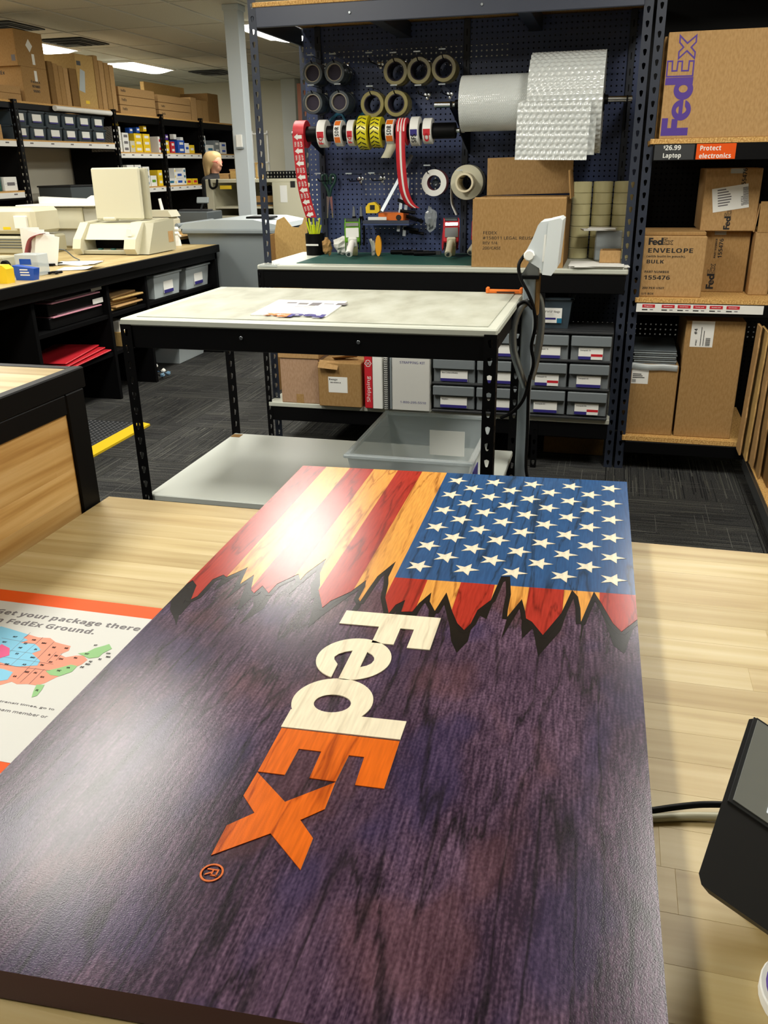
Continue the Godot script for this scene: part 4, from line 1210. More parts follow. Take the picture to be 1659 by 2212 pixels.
func crumple(r: Vector3, sd: int) -> ArrayMesh:
	var st := begin()
	var n := noise(FastNoiseLite.TYPE_SIMPLEX, 1.4, sd, 3)
	var p := func(i: int, j: int) -> Vector3:
		var th := TAU * (i % 14) / 14.0
		var ph := PI * j / 9.0
		var d := Vector3(sin(ph) * cos(th), cos(ph), sin(ph) * sin(th))
		return d * r * (0.82 + 0.42 * n.get_noise_3dv(d * 1.6)) + Vector3(0, r.y, 0)
	for j in 9:
		for i in 14: quad(st, p.call(i, j), p.call(i, j + 1), p.call(i + 1, j + 1), p.call(i + 1, j))
	return done(st)

func bench_things() -> void:
	var m := thing("cutting_mat", "dark green cutting mat lying on the workbench", "mat", Vector3(-1.06, 0.95, -4.35))
	wbox(m, "sheet", Vector3(-1.51, 0.95, -4.62), Vector3(-0.62, 0.953, -4.075), M.mat_green, 0.0008)
	tape_gun("green_tape_gun", "lime green tape gun with a white label plate and white grip", Vector3(-1.305, 0.953, -4.36), 0.32, M.green, M.white, M.paper)
	tape_gun("red_tape_gun", "red tape gun with grey plate and cream grip left of the big carton", Vector3(-0.80, 0.953, -4.40), 0.28, M.red, M.cream, M.steel_dull)
	tape_gun("red_tape_gun", "second red tape gun half hidden behind the big open carton", Vector3(-0.665, 0.953, -4.50), -0.1, M.red, M.cream, M.white)
	# cup with neon ties
	var c := thing("tie_cup", "black cup full of neon yellow plastic ties at the left end", "cup", Vector3(-1.555, 0.95, -4.50))
	part(c, "cup", lathe([Vector2(0, 0), Vector2(0.048, 0), Vector2(0.052, 0.11), Vector2(0.048, 0.11), Vector2(0.044, 0.004), Vector2(0, 0.004)], 24), M.black)
	part(c, "white_band", cbox(Vector3(0.07, 0.009, 0.002), 0.0005), M.white, Vector3(0.0, 0.055, 0.051))
	for k in 9:
		var a := -0.5 + 0.12 * k
		part(c, "tie", tube([Vector3(0.03 * sin(a), 0.07, 0.01 * cos(k)), Vector3(0.075 * sin(a), 0.17 + 0.02 * sin(k * 2.1), 0.02 * cos(k * 1.3))], 0.0042, 6), M.yellow_neon)
	var b1 := thing("brown_bag", "small crumpled brown paper bag on the bench", "paper bag", Vector3(-1.455, 0.95, -4.40))
	part(b1, "bag_body", crumple(Vector3(0.030, 0.052, 0.03), 3), M.kraft)
	var b2 := thing("crumpled_paper", "crumpled white paper left of the green tape gun", "paper", Vector3(-1.40, 0.95, -4.50))
	part(b2, "paper_ball", crumple(Vector3(0.055, 0.05, 0.045), 8), M.paper)
	var b3 := thing("crumpled_paper", "torn white paper strips right of the green tape gun", "paper", Vector3(-1.225, 0.953, -4.47))
	for k in 4: part(b3, "strip", ribbon(spline([Vector3(0, 0.0, 0), Vector3(0.006 * k, 0.05, 0.01), Vector3(0.014 * k - 0.01, 0.085 - 0.01 * k, 0.02)]), Vector3(0.016, 0.004, 0), Vector3(0, 0, 0.0006)), M.paper)
	var b4 := thing("box_cutter", "orange yellow box cutter standing on the green mat", "cutter", Vector3(-1.185, 0.953, -4.44))
	part(b4, "handle", extrude([oval(0, 0.052, 0.016, 0.052, 20)], X, Y, Vector3.ZERO, Z * 0.016), mat("#e8a018", 0.45))
	part(b4, "blade_guard", cbox(Vector3(0.02, 0.02, 0.02), 0.003), M.black, Vector3(-0.012, 0.03, -0.01))
	for k in 3:
		var q := thing("hand_tool", ["black staple gun lying on the green mat", "black scraper lying behind the green mat", "dark pincers lying at the right of the mat"][k], "tool", Vector3(-1.08 + 0.07 * k, 0.953, -4.52 + 0.03 * k))
		part(q, "handle", tube([Vector3(-0.06, 0.012, 0.0), Vector3(0.06, 0.018, 0.02)], 0.011, 10), M.black)
		part(q, "tip", cbox(Vector3(0.03, 0.02, 0.012), 0.002), M.charcoal, Vector3(0.07, 0.018, 0.022))
	# big carton in front
	var t := thing("open_carton", "open cardboard carton with printed order lines standing on the bench edge", "carton", Vector3(-0.425, 0.95, -4.2))
	var a := Vector3(-0.632, 0.95, -4.42)
	var b := Vector3(-0.217, 1.245, -4.02)
	wbox(t, "front_side", Vector3(a.x, a.y, b.z - 0.005), b, M.kraft, 0.001)
	wbox(t, "back_side", a, Vector3(b.x, b.y, a.z + 0.005), M.kraft, 0.001)
	wbox(t, "left_side", Vector3(a.x, a.y, a.z + 0.005), Vector3(a.x + 0.005, b.y, b.z - 0.005), M.kraft, 0.001)
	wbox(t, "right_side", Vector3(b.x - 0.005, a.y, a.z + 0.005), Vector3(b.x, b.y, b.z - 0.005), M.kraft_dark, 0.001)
	wbox(t, "bottom", a + Vector3(0.005, 0, 0.005), Vector3(b.x - 0.005, a.y + 0.005, b.z - 0.005), M.kraft, 0.001)
	part(t, "flap", cbox(Vector3(0.41, 0.17, 0.005), 0.001), M.kraft_light, Vector3(-0.423, 1.335, -4.43) - off(t), Basis(X, -0.10) * Basis(Z, 0.02))
	part(t, "flap", cbox(Vector3(0.005, 0.12, 0.30), 0.001), M.kraft, Vector3(-0.212, 1.30, -4.23) - off(t), Basis(Z, 0.12))
	part(t, "flap", cbox(Vector3(0.41, 0.005, 0.05), 0.001), M.kraft_light, Vector3(-0.425, 1.240, -4.045) - off(t), Basis(X, 0.35))
	for k in 3: part(t, "pad_stack", cbox(Vector3(0.37, 0.004, 0.24), 0.001), M.paper, Vector3(-0.425, 1.205 + 0.008 * k, -4.26) - off(t), Basis(X, 0.05 * k))
	for l in [["FEDEX", 1.100, 0.062], ["#158011 LEGAL REUSABLE ENV", 1.078, 0.315], ["REV 1/4", 1.056, 0.066], ["200/CASE", 1.034, 0.082]]:
		txt(t, l[0], Vector3(-0.583, l[1], -4.0195), X, Y, 0.0125, M.ink, l[2], "Droid Sans", 400, true)
	# towers of clear tape
	M.tower_tape = mat("#c6bf92", 0.16)
	var col := ["left", "middle", "right"]
	for i in 3:
		for k in 7:
			var r := thing("clear_tape_roll", "clear tape roll, %s from the bottom of the %s stack" % [["first", "second", "third", "fourth", "fifth", "sixth", "seventh"][k], col[i]], "tape roll", Vector3(-0.172 + 0.098 * i, 0.952 + 0.0505 * k, -4.46 - 0.01 * (i % 2)), 0.0, "clear tape in the %s stack" % col[i])
			part(r, "tape", ring(0.040, 0.047, 0.049, 32), M.tower_tape)
			part(r, "core", ring(0.036, 0.040, 0.0495, 32), mat("#d4cca0", 0.6))
	var w := thing("wrapped_pads", "clear wrapped bundle with black bands in front of the tape stacks", "bundle", Vector3(-0.02, 0.952, -4.36))
	wbox(w, "pad_block", Vector3(-0.085, 0.952, -4.40), Vector3(0.03, 1.085, -4.33), M.grey, 0.004)
	for y in [1.0, 1.06]: wbox(w, "band", Vector3(-0.087, y, -4.402), Vector3(0.032, y + 0.018, -4.328), M.black, 0.001)
	wbox(w, "film", Vector3(-0.090, 0.9525, -4.405), Vector3(0.035, 1.09, -4.325), M.clear, 0.006)
	var pd := thing("paper_pad", "white paper pad balanced on the wrapped bundle", "paper pad", Vector3(-0.06, 1.091, -4.34))
	part(pd, "sheets", cbox(Vector3(0.15, 0.006, 0.09), 0.001), M.paper, Vector3(-0.02, 0.003, 0), Basis(Y, 0.2))
	part(pd, "sheets", cbox(Vector3(0.13, 0.006, 0.08), 0.001), M.white, Vector3(0.0, 0.009, 0.0), Basis(Y, -0.1))
	var sb := thing("small_carton", "small plain cardboard box on the white sheets at the bench end", "box", Vector3(-0.013, 0.966, -4.13))
	wbox(sb, "carton_body", Vector3(-0.06, 0.966, -4.20), Vector3(0.034, 1.018, -4.10), M.kraft_light, 0.002)
	wbox(sb, "lid_flap", Vector3(-0.05, 1.018, -4.20), Vector3(0.034, 1.020, -4.13), M.kraft_dark, 0.0005)
	var sh := thing("sheet_stack", "stack of white sheets overhanging the bench end", "paper", Vector3(-0.06, 0.95, -4.10))
	for k in 4: part(sh, "sheet", cbox(Vector3(0.24, 0.0035, 0.2), 0.0005), M.paper, Vector3(0.008 * (k % 3) - 0.01, 0.002 + 0.0038 * k, 0.006 * k), Basis(Y, 0.05 * (k % 3)))
	# hanging tools
	var g := thing("scissors", "long steel scissors with dark green handles hanging on the pegboard", "scissors", Vector3(-1.51, 1.13, -4.64))
	for s in [-1, 1]:
		part(g, "blade", extrude([poly([0.0, 0.11, 0.012 * s, 0.0, 0.018 * s, 0.0, 0.016 * s, 0.11])], X, Y, Vector3.ZERO, Z * 0.003), M.steel)
		part(g, "handle", tube(spline([Vector3(0.002 * s, 0.11, 0), Vector3(0.012 * s, 0.15, 0), Vector3(0.034 * s, 0.185, 0), Vector3(0.034 * s, 0.215, 0), Vector3(0.012 * s, 0.215, 0), Vector3(0.008 * s, 0.17, 0)]), 0.007, 8), mat("#0f3f36", 0.4))
	part(g, "pivot", rod(0.006, 0.006, 12), M.steel_dull, Vector3(0, 0.108, 0), Basis(X, PI / 2))
	for k in 2:
		var pl := thing("pliers", ["black gripped pliers hanging left of the pair", "black gripped pliers hanging right of the pair"][k], "pliers", Vector3(-1.368 + 0.04 * k, 0.99, -4.62), 0.0, "hanging pliers")
		for s in [-1, 1]: part(pl, "grip", tube(spline([Vector3(0.004 * s, 0.15, 0), Vector3(0.013 * s, 0.10, 0), Vector3(0.010 * s, 0.0, 0)]), 0.006, 8), M.black)
		part(pl, "jaw", extrude([poly([-0.008, 0.15, 0.008, 0.15, 0.004, 0.2, -0.004, 0.2])], X, Y, Vector3.ZERO, Z * 0.008), M.steel_dull)
		part(pl, "collar", rod(0.007, 0.012, 10), M.yellow_neon, Vector3(0, 0.15, 0.0))
	var tm := thing("tape_measure", "yellow tape measure lying on the orange box", "tape measure", Vector3(-1.235, 1.160, -4.56))
	part(tm, "case", extrude([poly([-0.04, 0.0, 0.02, 0.0, 0.035, 0.012, 0.03, 0.035, 0.005, 0.055, -0.025, 0.05, -0.042, 0.03])], X, Y, Vector3.ZERO, Z * 0.035), M.yellow)
	part(tm, "logo_patch", extrude([rect(-0.018, 0.016, 0.008, 0.040)], X, Y, Vector3(0, 0, 0.035), Z * 0.001), M.ink)
	part(tm, "hook", cbox(Vector3(0.02, 0.006, 0.02), 0.001), M.steel, Vector3(0.042, 0.006, 0.018))
	var tr := thing("pegboard_tray", "small grey tray hooked on the pegboard holding the orange box", "tray", Vector3(-1.17, 1.10, -4.60))
	wbox(tr, "tray_floor", Vector3(-1.29, 1.10, -4.698), Vector3(-1.04, 1.108, -4.51), M.peg, 0.001)
	wbox(tr, "tray_lip", Vector3(-1.29, 1.108, -4.518), Vector3(-1.04, 1.125, -4.51), M.navy, 0.001)
	wbox(tr, "white_card", Vector3(-1.26, 1.126, -4.5135), Vector3(-1.16, 1.142, -4.5085), M.white, 0.001)
	var ob := thing("orange_box", "small orange box on the pegboard tray", "box", Vector3(-1.13, 1.108, -4.60))
	wbox(ob, "box_body", Vector3(-1.21, 1.108, -4.66), Vector3(-1.075, 1.16, -4.53), M.orange, 0.002)
	part(ob, "print_dot", rod(0.014, 0.001, 16), M.ink, Vector3(0.03, 0.03, 0.07), Basis(X, PI / 2))
	var specs := [[Vector3(-1.183, 1.17, -4.50), Vector3(-1.044, 1.438, -4.60), "flat steel bar clamp leaning diagonally over the orange box"], [Vector3(-1.115, 1.064, -4.58), Vector3(-1.098, 1.30, -4.62), "steel bar clamp hanging upright left of the pair"], [Vector3(-1.088, 1.04, -4.60), Vector3(-1.075, 1.33, -4.64), "steel bar clamp hanging upright right of the pair"]]
	for s in specs:
		var k := thing("bar_clamp", s[2], "clamp", (s[0] + s[1]) / 2.0, 0.0, "bar clamps")
		var d: Vector3 = (s[1] - s[0]).normalized()
		var l: float = (s[1] - s[0]).length()
		part(k, "bar", cbox(Vector3(0.018, l, 0.005), 0.001), M.steel_dull, Vector3.ZERO, Basis(Quaternion(Y, d)))
		part(k, "jaw", cbox(Vector3(0.09, 0.016, 0.014), 0.002), M.black, Vector3(0.05, -l * 0.3, 0.01) if s == specs[0] else Vector3(0.05, -l * 0.2, 0.0), Basis(Z, -0.35))
		part(k, "screw", tube([Vector3(0.02, -l * 0.42, 0.008), Vector3(0.10, -l * 0.42 - 0.01, 0.012)], 0.008, 10), M.black)
	# more rolls on hooks
	var zr := Basis(X, PI / 2)
	var wr := thing("white_tape_roll", "white tape roll with printed side hanging above the red tape gun", "tape roll", Vector3(-0.912, 1.305, -4.60))
	part(wr, "side_label", ring(0.036, 0.064, 0.004, 36), M.white, Vector3(0, 0, 0.076), zr)
	part(wr, "tape", ring(0.036, 0.063, 0.076, 36), mat("#7a4048", 0.5), Vector3.ZERO, zr)
	part(wr, "wrinkled_film", crumple(Vector3(0.022, 0.024, 0.01), 5), M.smoke_tub, Vector3(0, -0.026, 0.03))
	var cr := thing("cream_label_roll", "wide cream label roll on a thick core with a hanging white end", "label roll", Vector3(-0.745, 1.305, -4.62))
	part(cr, "labels", ring(0.045, 0.083, 0.09, 36), M.cream, Vector3.ZERO, zr)
	part(cr, "core", ring(0.036, 0.046, 0.17, 36), mat("#d8ceb0", 0.7), Vector3.ZERO, zr)
	part(cr, "hanging_end", ribbon(spline([Vector3(-0.083, 0.0, 0.05), Vector3(-0.083, -0.07, 0.05), Vector3(-0.076, -0.11, 0.055), Vector3(-0.05, -0.155, 0.075)]), Vector3(0, 0, 0.08), Vector3(0.0006, 0, 0)), M.paper)
	var cb := thing("clear_pouch", "clear plastic pouch of small parts hanging on the pegboard", "pouch", Vector3(-0.95, 1.05, -4.63))
	part(cb, "film", crumple(Vector3(0.036, 0.072, 0.014), 12), M.clear)
	part(cb, "contents", crumple(Vector3(0.024, 0.03, 0.009), 14), M.grey_dark, Vector3(0, 0.02, 0))
	var hs := thing("blue_scissors", "pair of light blue plastic scissor handles above the warning tapes", "scissors", Vector3(-1.42, 1.63, -4.66))
	for s in [-1, 1]:
		part(hs, "handle", tube(spline([Vector3(0.07 * s - 0.02, -0.03, 0), Vector3(0.07 * s + 0.03, 0.01, 0), Vector3(0.07 * s + 0.06, 0.008, 0), Vector3(0.07 * s + 0.075, -0.03, 0)]), 0.008, 8), M.teal)
		part(hs, "blade", cbox(Vector3(0.012, 0.1, 0.003), 0.0005), M.steel, Vector3(0.07 * s + 0.02, -0.08, 0))

# ---------------------------------------------------------------- under the bench
func carton(called: String, label: String, a: Vector3, b: Vector3, m: Material, group := "", tape_axis := 0) -> Node3D:
	var t := thing(called, label, "carton", Vector3((a.x + b.x) / 2, a.y, (a.z + b.z) / 2), 0.0, group)
	wbox(t, "carton_body", a, b, m, 0.003)
	var c := (a + b) / 2.0
	var lo := Vector3(a.x + 0.002, b.y - 0.0005, c.z - 0.024)
	var hi := Vector3(b.x - 0.002, b.y + 0.0006, c.z + 0.024)
	if tape_axis == 1:
		lo = Vector3(c.x - 0.024, b.y - 0.0005, a.z + 0.002)
		hi = Vector3(c.x + 0.024, b.y + 0.0006, b.z - 0.002)
		wbox(t, "tape_end", Vector3(c.x - 0.024, b.y - 0.05, b.z - 0.0005), Vector3(c.x + 0.024, b.y - 0.002, b.z + 0.0006), M.kraft_light, 0.0002)
	wbox(t, "tape_strip", lo, hi, M.kraft_light, 0.0002)
	return t

func drawer_cabinet(label: String, x0: float, x1: float, words: Array, red_at: Array) -> void:
	var t := thing("drawer_cabinet", label, "drawer cabinet", Vector3((x0 + x1) / 2, 0.262, -4.1), 0.0, "grey drawer cabinets")
	wbox(t, "cabinet_shell", Vector3(x0, 0.262, -4.25), Vector3(x1, 0.674, -4.02), M.charcoal, 0.003)
	for y in [0.264, 0.401, 0.533, 0.664]: wbox(t, "shelf_rail", Vector3(x0, y, -4.02), Vector3(x1, y + 0.010, -3.975), M.charcoal, 0.002)
	var w := (x1 - x0) / 2.0
	for r in 3:
		for c in 2:
			var a := Vector3(x0 + w * c + 0.006, 0.278 + 0.131 * r, -4.02)
			var b := Vector3(x0 + w * (c + 1) - 0.006, 0.394 + 0.131 * r, -3.99)
			var d := wbox(t, "drawer", a, b, M.grey_drawer, 0.003)
			wbox(d, "lip", Vector3(a.x, b.y - 0.046, -3.99), Vector3(b.x, b.y, -3.968), mat("#71787b", 0.45), 0.003)
			wbox(d, "label_card", Vector3(a.x + 0.035, a.y + 0.008, -3.99), Vector3(b.x - 0.035, a.y + 0.062, -3.982), M.paper, 0.0005)
			wbox(d, "label_band", Vector3(a.x + 0.035, a.y + 0.008, -3.982), Vector3(b.x - 0.035, a.y + 0.022, -3.9812), M.navy_print, 0.0002)
			txt(d, words[r * 2 + c], Vector3(a.x + 0.042, a.y + 0.05, -3.9815), X, Y, 0.0065, M.ink, 0.0, "Droid Sans", 400, true)
			if red_at.has(r * 2 + c):
				wbox(d, "price_sticker", Vector3(b.x - 0.088, a.y + 0.008, -3.9810), Vector3(b.x - 0.036, a.y + 0.034, -3.9806), M.paper, 0.0001)
				wbox(d, "red_band", Vector3(b.x - 0.088, a.y + 0.022, -3.9806), Vector3(b.x - 0.036, a.y + 0.034, -3.9803), M.red, 0.0001)

func bench_lower() -> void:
	var a := carton("plain_carton", "plain pinkish cardboard box with a lid at the left end under the bench", Vector3(-1.60, 0.262, -4.20), Vector3(-1.395, 0.512, -4.0), M.kraft_pink)
	wbox(a, "lid", Vector3(-1.606, 0.495, -4.205), Vector3(-1.389, 0.522, -3.994), M.kraft_light, 0.002)
	wbox(a, "tape_patch", Vector3(-1.52, 0.263, -4.0), Vector3(-1.48, 0.31, -3.9994), M.kraft, 0.0002)
	var b := carton("torn_carton", "torn cardboard box with a white address label under the bench", Vector3(-1.388, 0.262, -4.20), Vector3(-1.165, 0.485, -3.972), M.kraft)
	wbox(b, "address_label", Vector3(-1.335, 0.335, -3.972), Vector3(-1.235, 0.415, -3.9714), M.paper, 0.0002)
	txt(b, "Range", Vector3(-1.332, 0.402, -3.9712), X, Y, 0.009, M.ink, 0.045, "Droid Serif", 700, true)
	txt(b, "08-0303-8", Vector3(-1.325, 0.386, -3.9712), X, Y, 0.006, M.ink, 0.055, "Droid Sans", 700, true)
	part(b, "torn_flap", cbox(Vector3(0.10, 0.003, 0.05), 0.0005), M.kraft_light, Vector3(-1.33, 0.475, -3.968) - off(b), Basis(X, 0.7) * Basis(Z, -0.12))
	part(b, "torn_flap", cbox(Vector3(0.12, 0.003, 0.06), 0.0005), M.kraft_light, Vector3(-1.27, 0.500, -4.05) - off(b), Basis(X, -0.4) * Basis(Z, 0.15))
	var r := thing("red_binder", "red ring binder with an upside down white title, standing under the bench", "binder", Vector3(-1.125, 0.262, -4.1))
	wbox(r, "spine", Vector3(-1.146, 0.262, -4.20), Vector3(-1.106, 0.53, -3.972), M.red, 0.003)
	txt(r, "Shipping", Vector3(-1.126, 0.36, -3.9716), Y, -X, 0.016, M.paper, 0.13, "Droid Sans", 400)
	for k in 4: part(r, "spine_ornament", extrude(holed(oval(0, 0, 0.012, 0.007, 16), [oval(0, 0, 0.009, 0.0045, 16)]), X, Y, Vector3(-1.126 + 0.006 * cos(k * 1.6), 0.49 + 0.010 * sin(k * 1.6), -3.972) - off(r), Z * 0.0006), M.paper)
	var w := thing("white_binder", "plain white ring binder next to the red binder", "binder", Vector3(-1.08, 0.262, -4.1))
	wbox(w, "spine", Vector3(-1.103, 0.262, -4.20), Vector3(-1.054, 0.53, -3.968), M.white, 0.003)
	var s := thing("spiral_book", "black spiral bound book with white pages beside the white binder", "book", Vector3(-1.035, 0.262, -4.1))
	wbox(s, "pages", Vector3(-1.046, 0.262, -4.18), Vector3(-1.026, 0.525, -3.975), M.paper, 0.001)
	wbox(s, "back_cover", Vector3(-1.026, 0.262, -4.18), Vector3(-1.020, 0.53, -3.97), M.charcoal, 0.001)
	for k in 24: part(s, "coil", ring(0.006, 0.0085, 0.003, 12), M.black, Vector3(-1.036, 0.27 + 0.0107 * k, -3.972) - off(s))
	var g := thing("grey_folder", "thin grey plastic folder leaning against the strapping kit", "folder", Vector3(-1.012, 0.262, -4.1))
	wbox(g, "cover", Vector3(-1.018, 0.262, -4.17), Vector3(-1.007, 0.52, -3.975), M.grey, 0.002)
	var k := thing("strapping_kit", "white strapping kit box with a phone number, upright under the bench", "box", Vector3(-0.915, 0.262, -4.1))
	wbox(k, "box_body", Vector3(-1.004, 0.262, -4.20), Vector3(-0.815, 0.528, -3.968), mat("#c8c8c2", 0.6), 0.003)
	txt(k, "STRAPPING KIT", Vector3(-0.965, 0.503, -3.9676), X, Y, 0.0115, M.navy_print, 0.125, "Droid Sans", 400, true)
	txt(k, "1-800-295-5510", Vector3(-0.965, 0.305, -3.9676), X, Y, 0.0105, M.navy_print, 0.13, "Droid Sans", 400, true)
	drawer_cabinet("grey six drawer cabinet right of the strapping kit", -0.805, -0.378, ["Staplers", "Staples", "Box Cutters/Blades", "Markers", "Tape", "Labels"], [])
	drawer_cabinet("grey six drawer cabinet at the right end under the bench", -0.352, 0.032, ["Instapak 80", "Instapak 80", "Instapak 60", "Instapak 60", "Instapak 10", "Instapak 10"], [1, 2, 5])
	var tb := thing("smoky_tub", "smoky plastic tub with a white bag label on the right drawer cabinet", "tub", Vector3(-0.24, 0.674, -4.12))
	tub(tb, Vector3(-0.315, 0.674, -4.25), Vector3(-0.165, 0.815, -4.04), M.smoke_tub, 0.014, 0.003)
	wbox(tb, "label_card", Vector3(-0.298, 0.70, -4.046), Vector3(-0.208, 0.768, -4.043), M.paper, 0.0004)
	wbox(tb, "label_band", Vector3(-0.298, 0.715, -4.043), Vector3(-0.235, 0.724, -4.0426), M.navy_print, 0.0002)
	wbox(tb, "blue_square", Vector3(-0.230, 0.70, -4.043), Vector3(-0.208, 0.722, -4.0426), M.teal, 0.0002)
	txt(tb, "9\"x12\" Bags", Vector3(-0.288, 0.752, -4.0425), X, Y, 0.008, M.ink, 0.07, "Droid Sans", 400, true)
	wbox(tb, "black_film", Vector3(-0.305, 0.79, -4.23), Vector3(-0.175, 0.84, -4.06), M.black, 0.01)
	carton("flat_carton", "flat cardboard box lying on the floor under the bench", Vector3(-0.27, 0.0, -4.55), Vector3(0.03, 0.085, -4.25), M.kraft_dark)
	carton("hidden_carton", "cardboard box edge showing just under the left end of the bench top", Vector3(-1.60, 0.70, -4.64), Vector3(-1.42, 0.80, -4.40), M.kraft_yellow)
	var hs := thing("inner_shelf", "thin dark shelf board under the left end of the bench top", "shelf", Vector3(-1.35, 0.68, -4.5))
	wbox(hs, "board", Vector3(-1.655, 0.68, -4.64), Vector3(-1.0, 0.70, -4.30), M.black_matte)

# ---------------------------------------------------------------- stock bay on the right
func print_lines(parent: Node3D, o: Vector3, bx: Vector3, by: Vector3, w: float, rows: int, step: float, m: Material) -> void:
	for k in rows:
		var l := w * (0.55 + 0.4 * absf(sin(k * 2.7 + w * 50.0)))
		part(parent, "print_line", extrude([rect(0, 0, l, step * 0.45)], bx, by, o - by * step * k - off(parent), bx.cross(by) * 0.0003), m)

func barcode(parent: Node3D, o: Vector3, bx: Vector3, by: Vector3, w: float, h: float) -> void:
	var ps := []
	var x := 0.0
	var k := 0
	while x < w - 0.002:
		var b := 0.0008 + 0.0007 * ((k * 7) % 3)
		ps.append(rect(x, 0, x + b, h))
		x += b + 0.001 + 0.0006 * ((k * 5) % 3)
		k += 1
	part(parent, "barcode", extrude(ps, bx, by, o - off(parent), bx.cross(by) * 0.0003), M.ink)

func stock_bay() -> void:
	var f := thing("stock_shelving", "black shelving bay of chipboard shelves full of cartons on the right", "shelving", Vector3(0.4, 0, -4.4))
	angle_post(f, 0.108, -4.075, 0.0, 2.2, -1.0, M.navy_dark, 0.038)
	angle_post(f, 0.705, -4.075, 0.0, 2.2, 1.0, M.black, 0.038)
	angle_post(f, 0.108, -4.735, 0.0, 2.2, -1.0, M.navy_dark, 0.038)
	part(f, "back_panel", perforated(0.6858, 1.4732, 27, 58, hole8(0.0044, 0.0044), 0.003, false), M.black, Vector3(0.45, 0.1, -4.70) - off(f))
	part(f, "upper_back", cbox(Vector3(0.80, 0.62, 0.01), 0.001), M.black, Vector3(0.45, 1.885, -4.705) - off(f))
	for s in [[1.456, 1.477, 1.392], [0.799, 0.820, 0.745], [0.148, 0.172, 0.09]]:
		wbox(f, "deck", Vector3(0.112, s[0], -4.72), Vector3(0.70, s[1], -4.06), M.osb, 0.001)
		wbox(f, "beam", Vector3(0.128, s[2], -4.07), Vector3(0.69, s[0], -4.052), M.black)
	wbox(f, "top_deck", Vector3(0.10, 2.15, -4.74), Vector3(0.72, 2.18, -4.06), M.black_matte)
	var sg := thing("price_sign", "black shelf strip with white price and an orange protect electronics card", "sign", Vector3(0.4, 1.395, -4.04))
	wbox(sg, "strip", Vector3(0.128, 1.391, -4.0515), Vector3(0.69, 1.455, -4.0465), M.black, 0.0005)
	wbox(sg, "dark_card", Vector3(0.132, 1.394, -4.0465), Vector3(0.292, 1.453, -4.0455), M.charcoal, 0.0002)
	wbox(sg, "orange_card", Vector3(0.300, 1.394, -4.0465), Vector3(0.455, 1.454, -4.0450), M.sign_orange, 0.0002)
	txt(sg, "$", Vector3(0.167, 1.444, -4.0452), X, Y, 0.011, M.white, 0.0, "Droid Sans", 700, true)
	txt(sg, "26.99", Vector3(0.174, 1.441, -4.0452), X, Y, 0.0185, M.white, 0.062, "Droid Sans", 700, true)
	txt(sg, "Laptop", Vector3(0.166, 1.411, -4.0452), X, Y, 0.0175, M.white, 0.072, "Droid Sans", 700, true)
	txt(sg, "Protect", Vector3(0.312, 1.437, -4.0447), X, Y, 0.0185, M.white, 0.082, "Droid Sans", 700, true)
	txt(sg, "electronics", Vector3(0.312, 1.407, -4.0447), X, Y, 0.0185, M.white, 0.125, "Droid Sans", 700, true)
	var st := thing("tag_strip", "white shelf strip with six small red price tags", "price strip", Vector3(0.39, 0.76, -4.04))
	wbox(st, "strip", Vector3(0.120, 0.760, -4.0515), Vector3(0.655, 0.797, -4.046), M.white, 0.0005)
	for k in 6:
		var x: float = 0.145 + [0.0, 0.084, 0.152, 0.218, 0.287, 0.357][k]
		wbox(st, "red_tag", Vector3(x, 0.780, -4.046), Vector3(x + 0.055, 0.794, -4.0452), M.red, 0.0001)
		txt(st, ["Regular", "Medium", "Small box", "Corner pad", "Double wall", "Wardrobe"][k], Vector3(x + 0.027, 0.787, -4.0449), X, Y, 0.004, M.white, 0.036)
		wbox(st, "price_print", Vector3(x, 0.768, -4.046), Vector3(x + 0.024, 0.773, -4.0455), M.ink, 0.0001)
		wbox(st, "price_print", Vector3(x + 0.034, 0.769, -4.046), Vector3(x + 0.048, 0.773, -4.0455), M.ink_grey, 0.0001)
	# flat laptop cartons on the top shelf
	var lp := thing("laptop_carton", "large upright carton with a tall purple word mark on the top right shelf", "carton", Vector3(0.45, 1.477, -4.1))
	wbox(lp, "carton_body", Vector3(0.146, 1.477, -4.14), Vector3(0.84, 1.872, -4.07), M.kraft_light, 0.002)
	word_mark(lp, Vector3(0.258, 1.488, -4.07), Y, -X, 0.376, M.purple, M.purple, true)
	var l2 := thing("laptop_carton", "second upright carton showing only its left edge behind the purple marked one", "carton", Vector3(0.45, 1.477, -4.2))
	wbox(l2, "carton_body", Vector3(0.134, 1.477, -4.25), Vector3(0.80, 1.866, -4.145), M.kraft, 0.002)
	# envelope cartons on the middle shelf
	var e := carton("envelope_carton", "carton with large black envelope and part number print, front of the middle shelf", Vector3(0.128, 0.820, -4.42), Vector3(0.393, 1.082, -4.10), M.kraft_light)
	wbox(e, "top_flap", Vector3(0.128, 1.082, -4.42), Vector3(0.39, 1.098, -4.14), M.kraft, 0.003)
	word_mark(e, Vector3(0.147, 1.046, -4.10), X, Y, 0.105, M.ink, M.ink, true)
	for l in [["ENVELOPE", 1.022, 0.019, 0.190, 700, 0.145], ["(with built-in pouch),", 0.997, 0.009, 0.165, 700, 0.144], ["BULK", 0.974, 0.0155, 0.074, 700, 0.144], ["PART NUMBER", 0.930, 0.0095, 0.105, 700, 0.141], ["155476", 0.905, 0.0175, 0.112, 700, 0.140], ["200 PER UNIT", 0.859, 0.0085, 0.096, 700, 0.138], ["U/1 BOX", 0.834, 0.0085, 0.053, 700, 0.137]]:
		txt(e, l[0], Vector3(l[5], l[1], -4.0996), X, Y, l[2], M.ink, l[3], "Droid Sans", l[4], true)
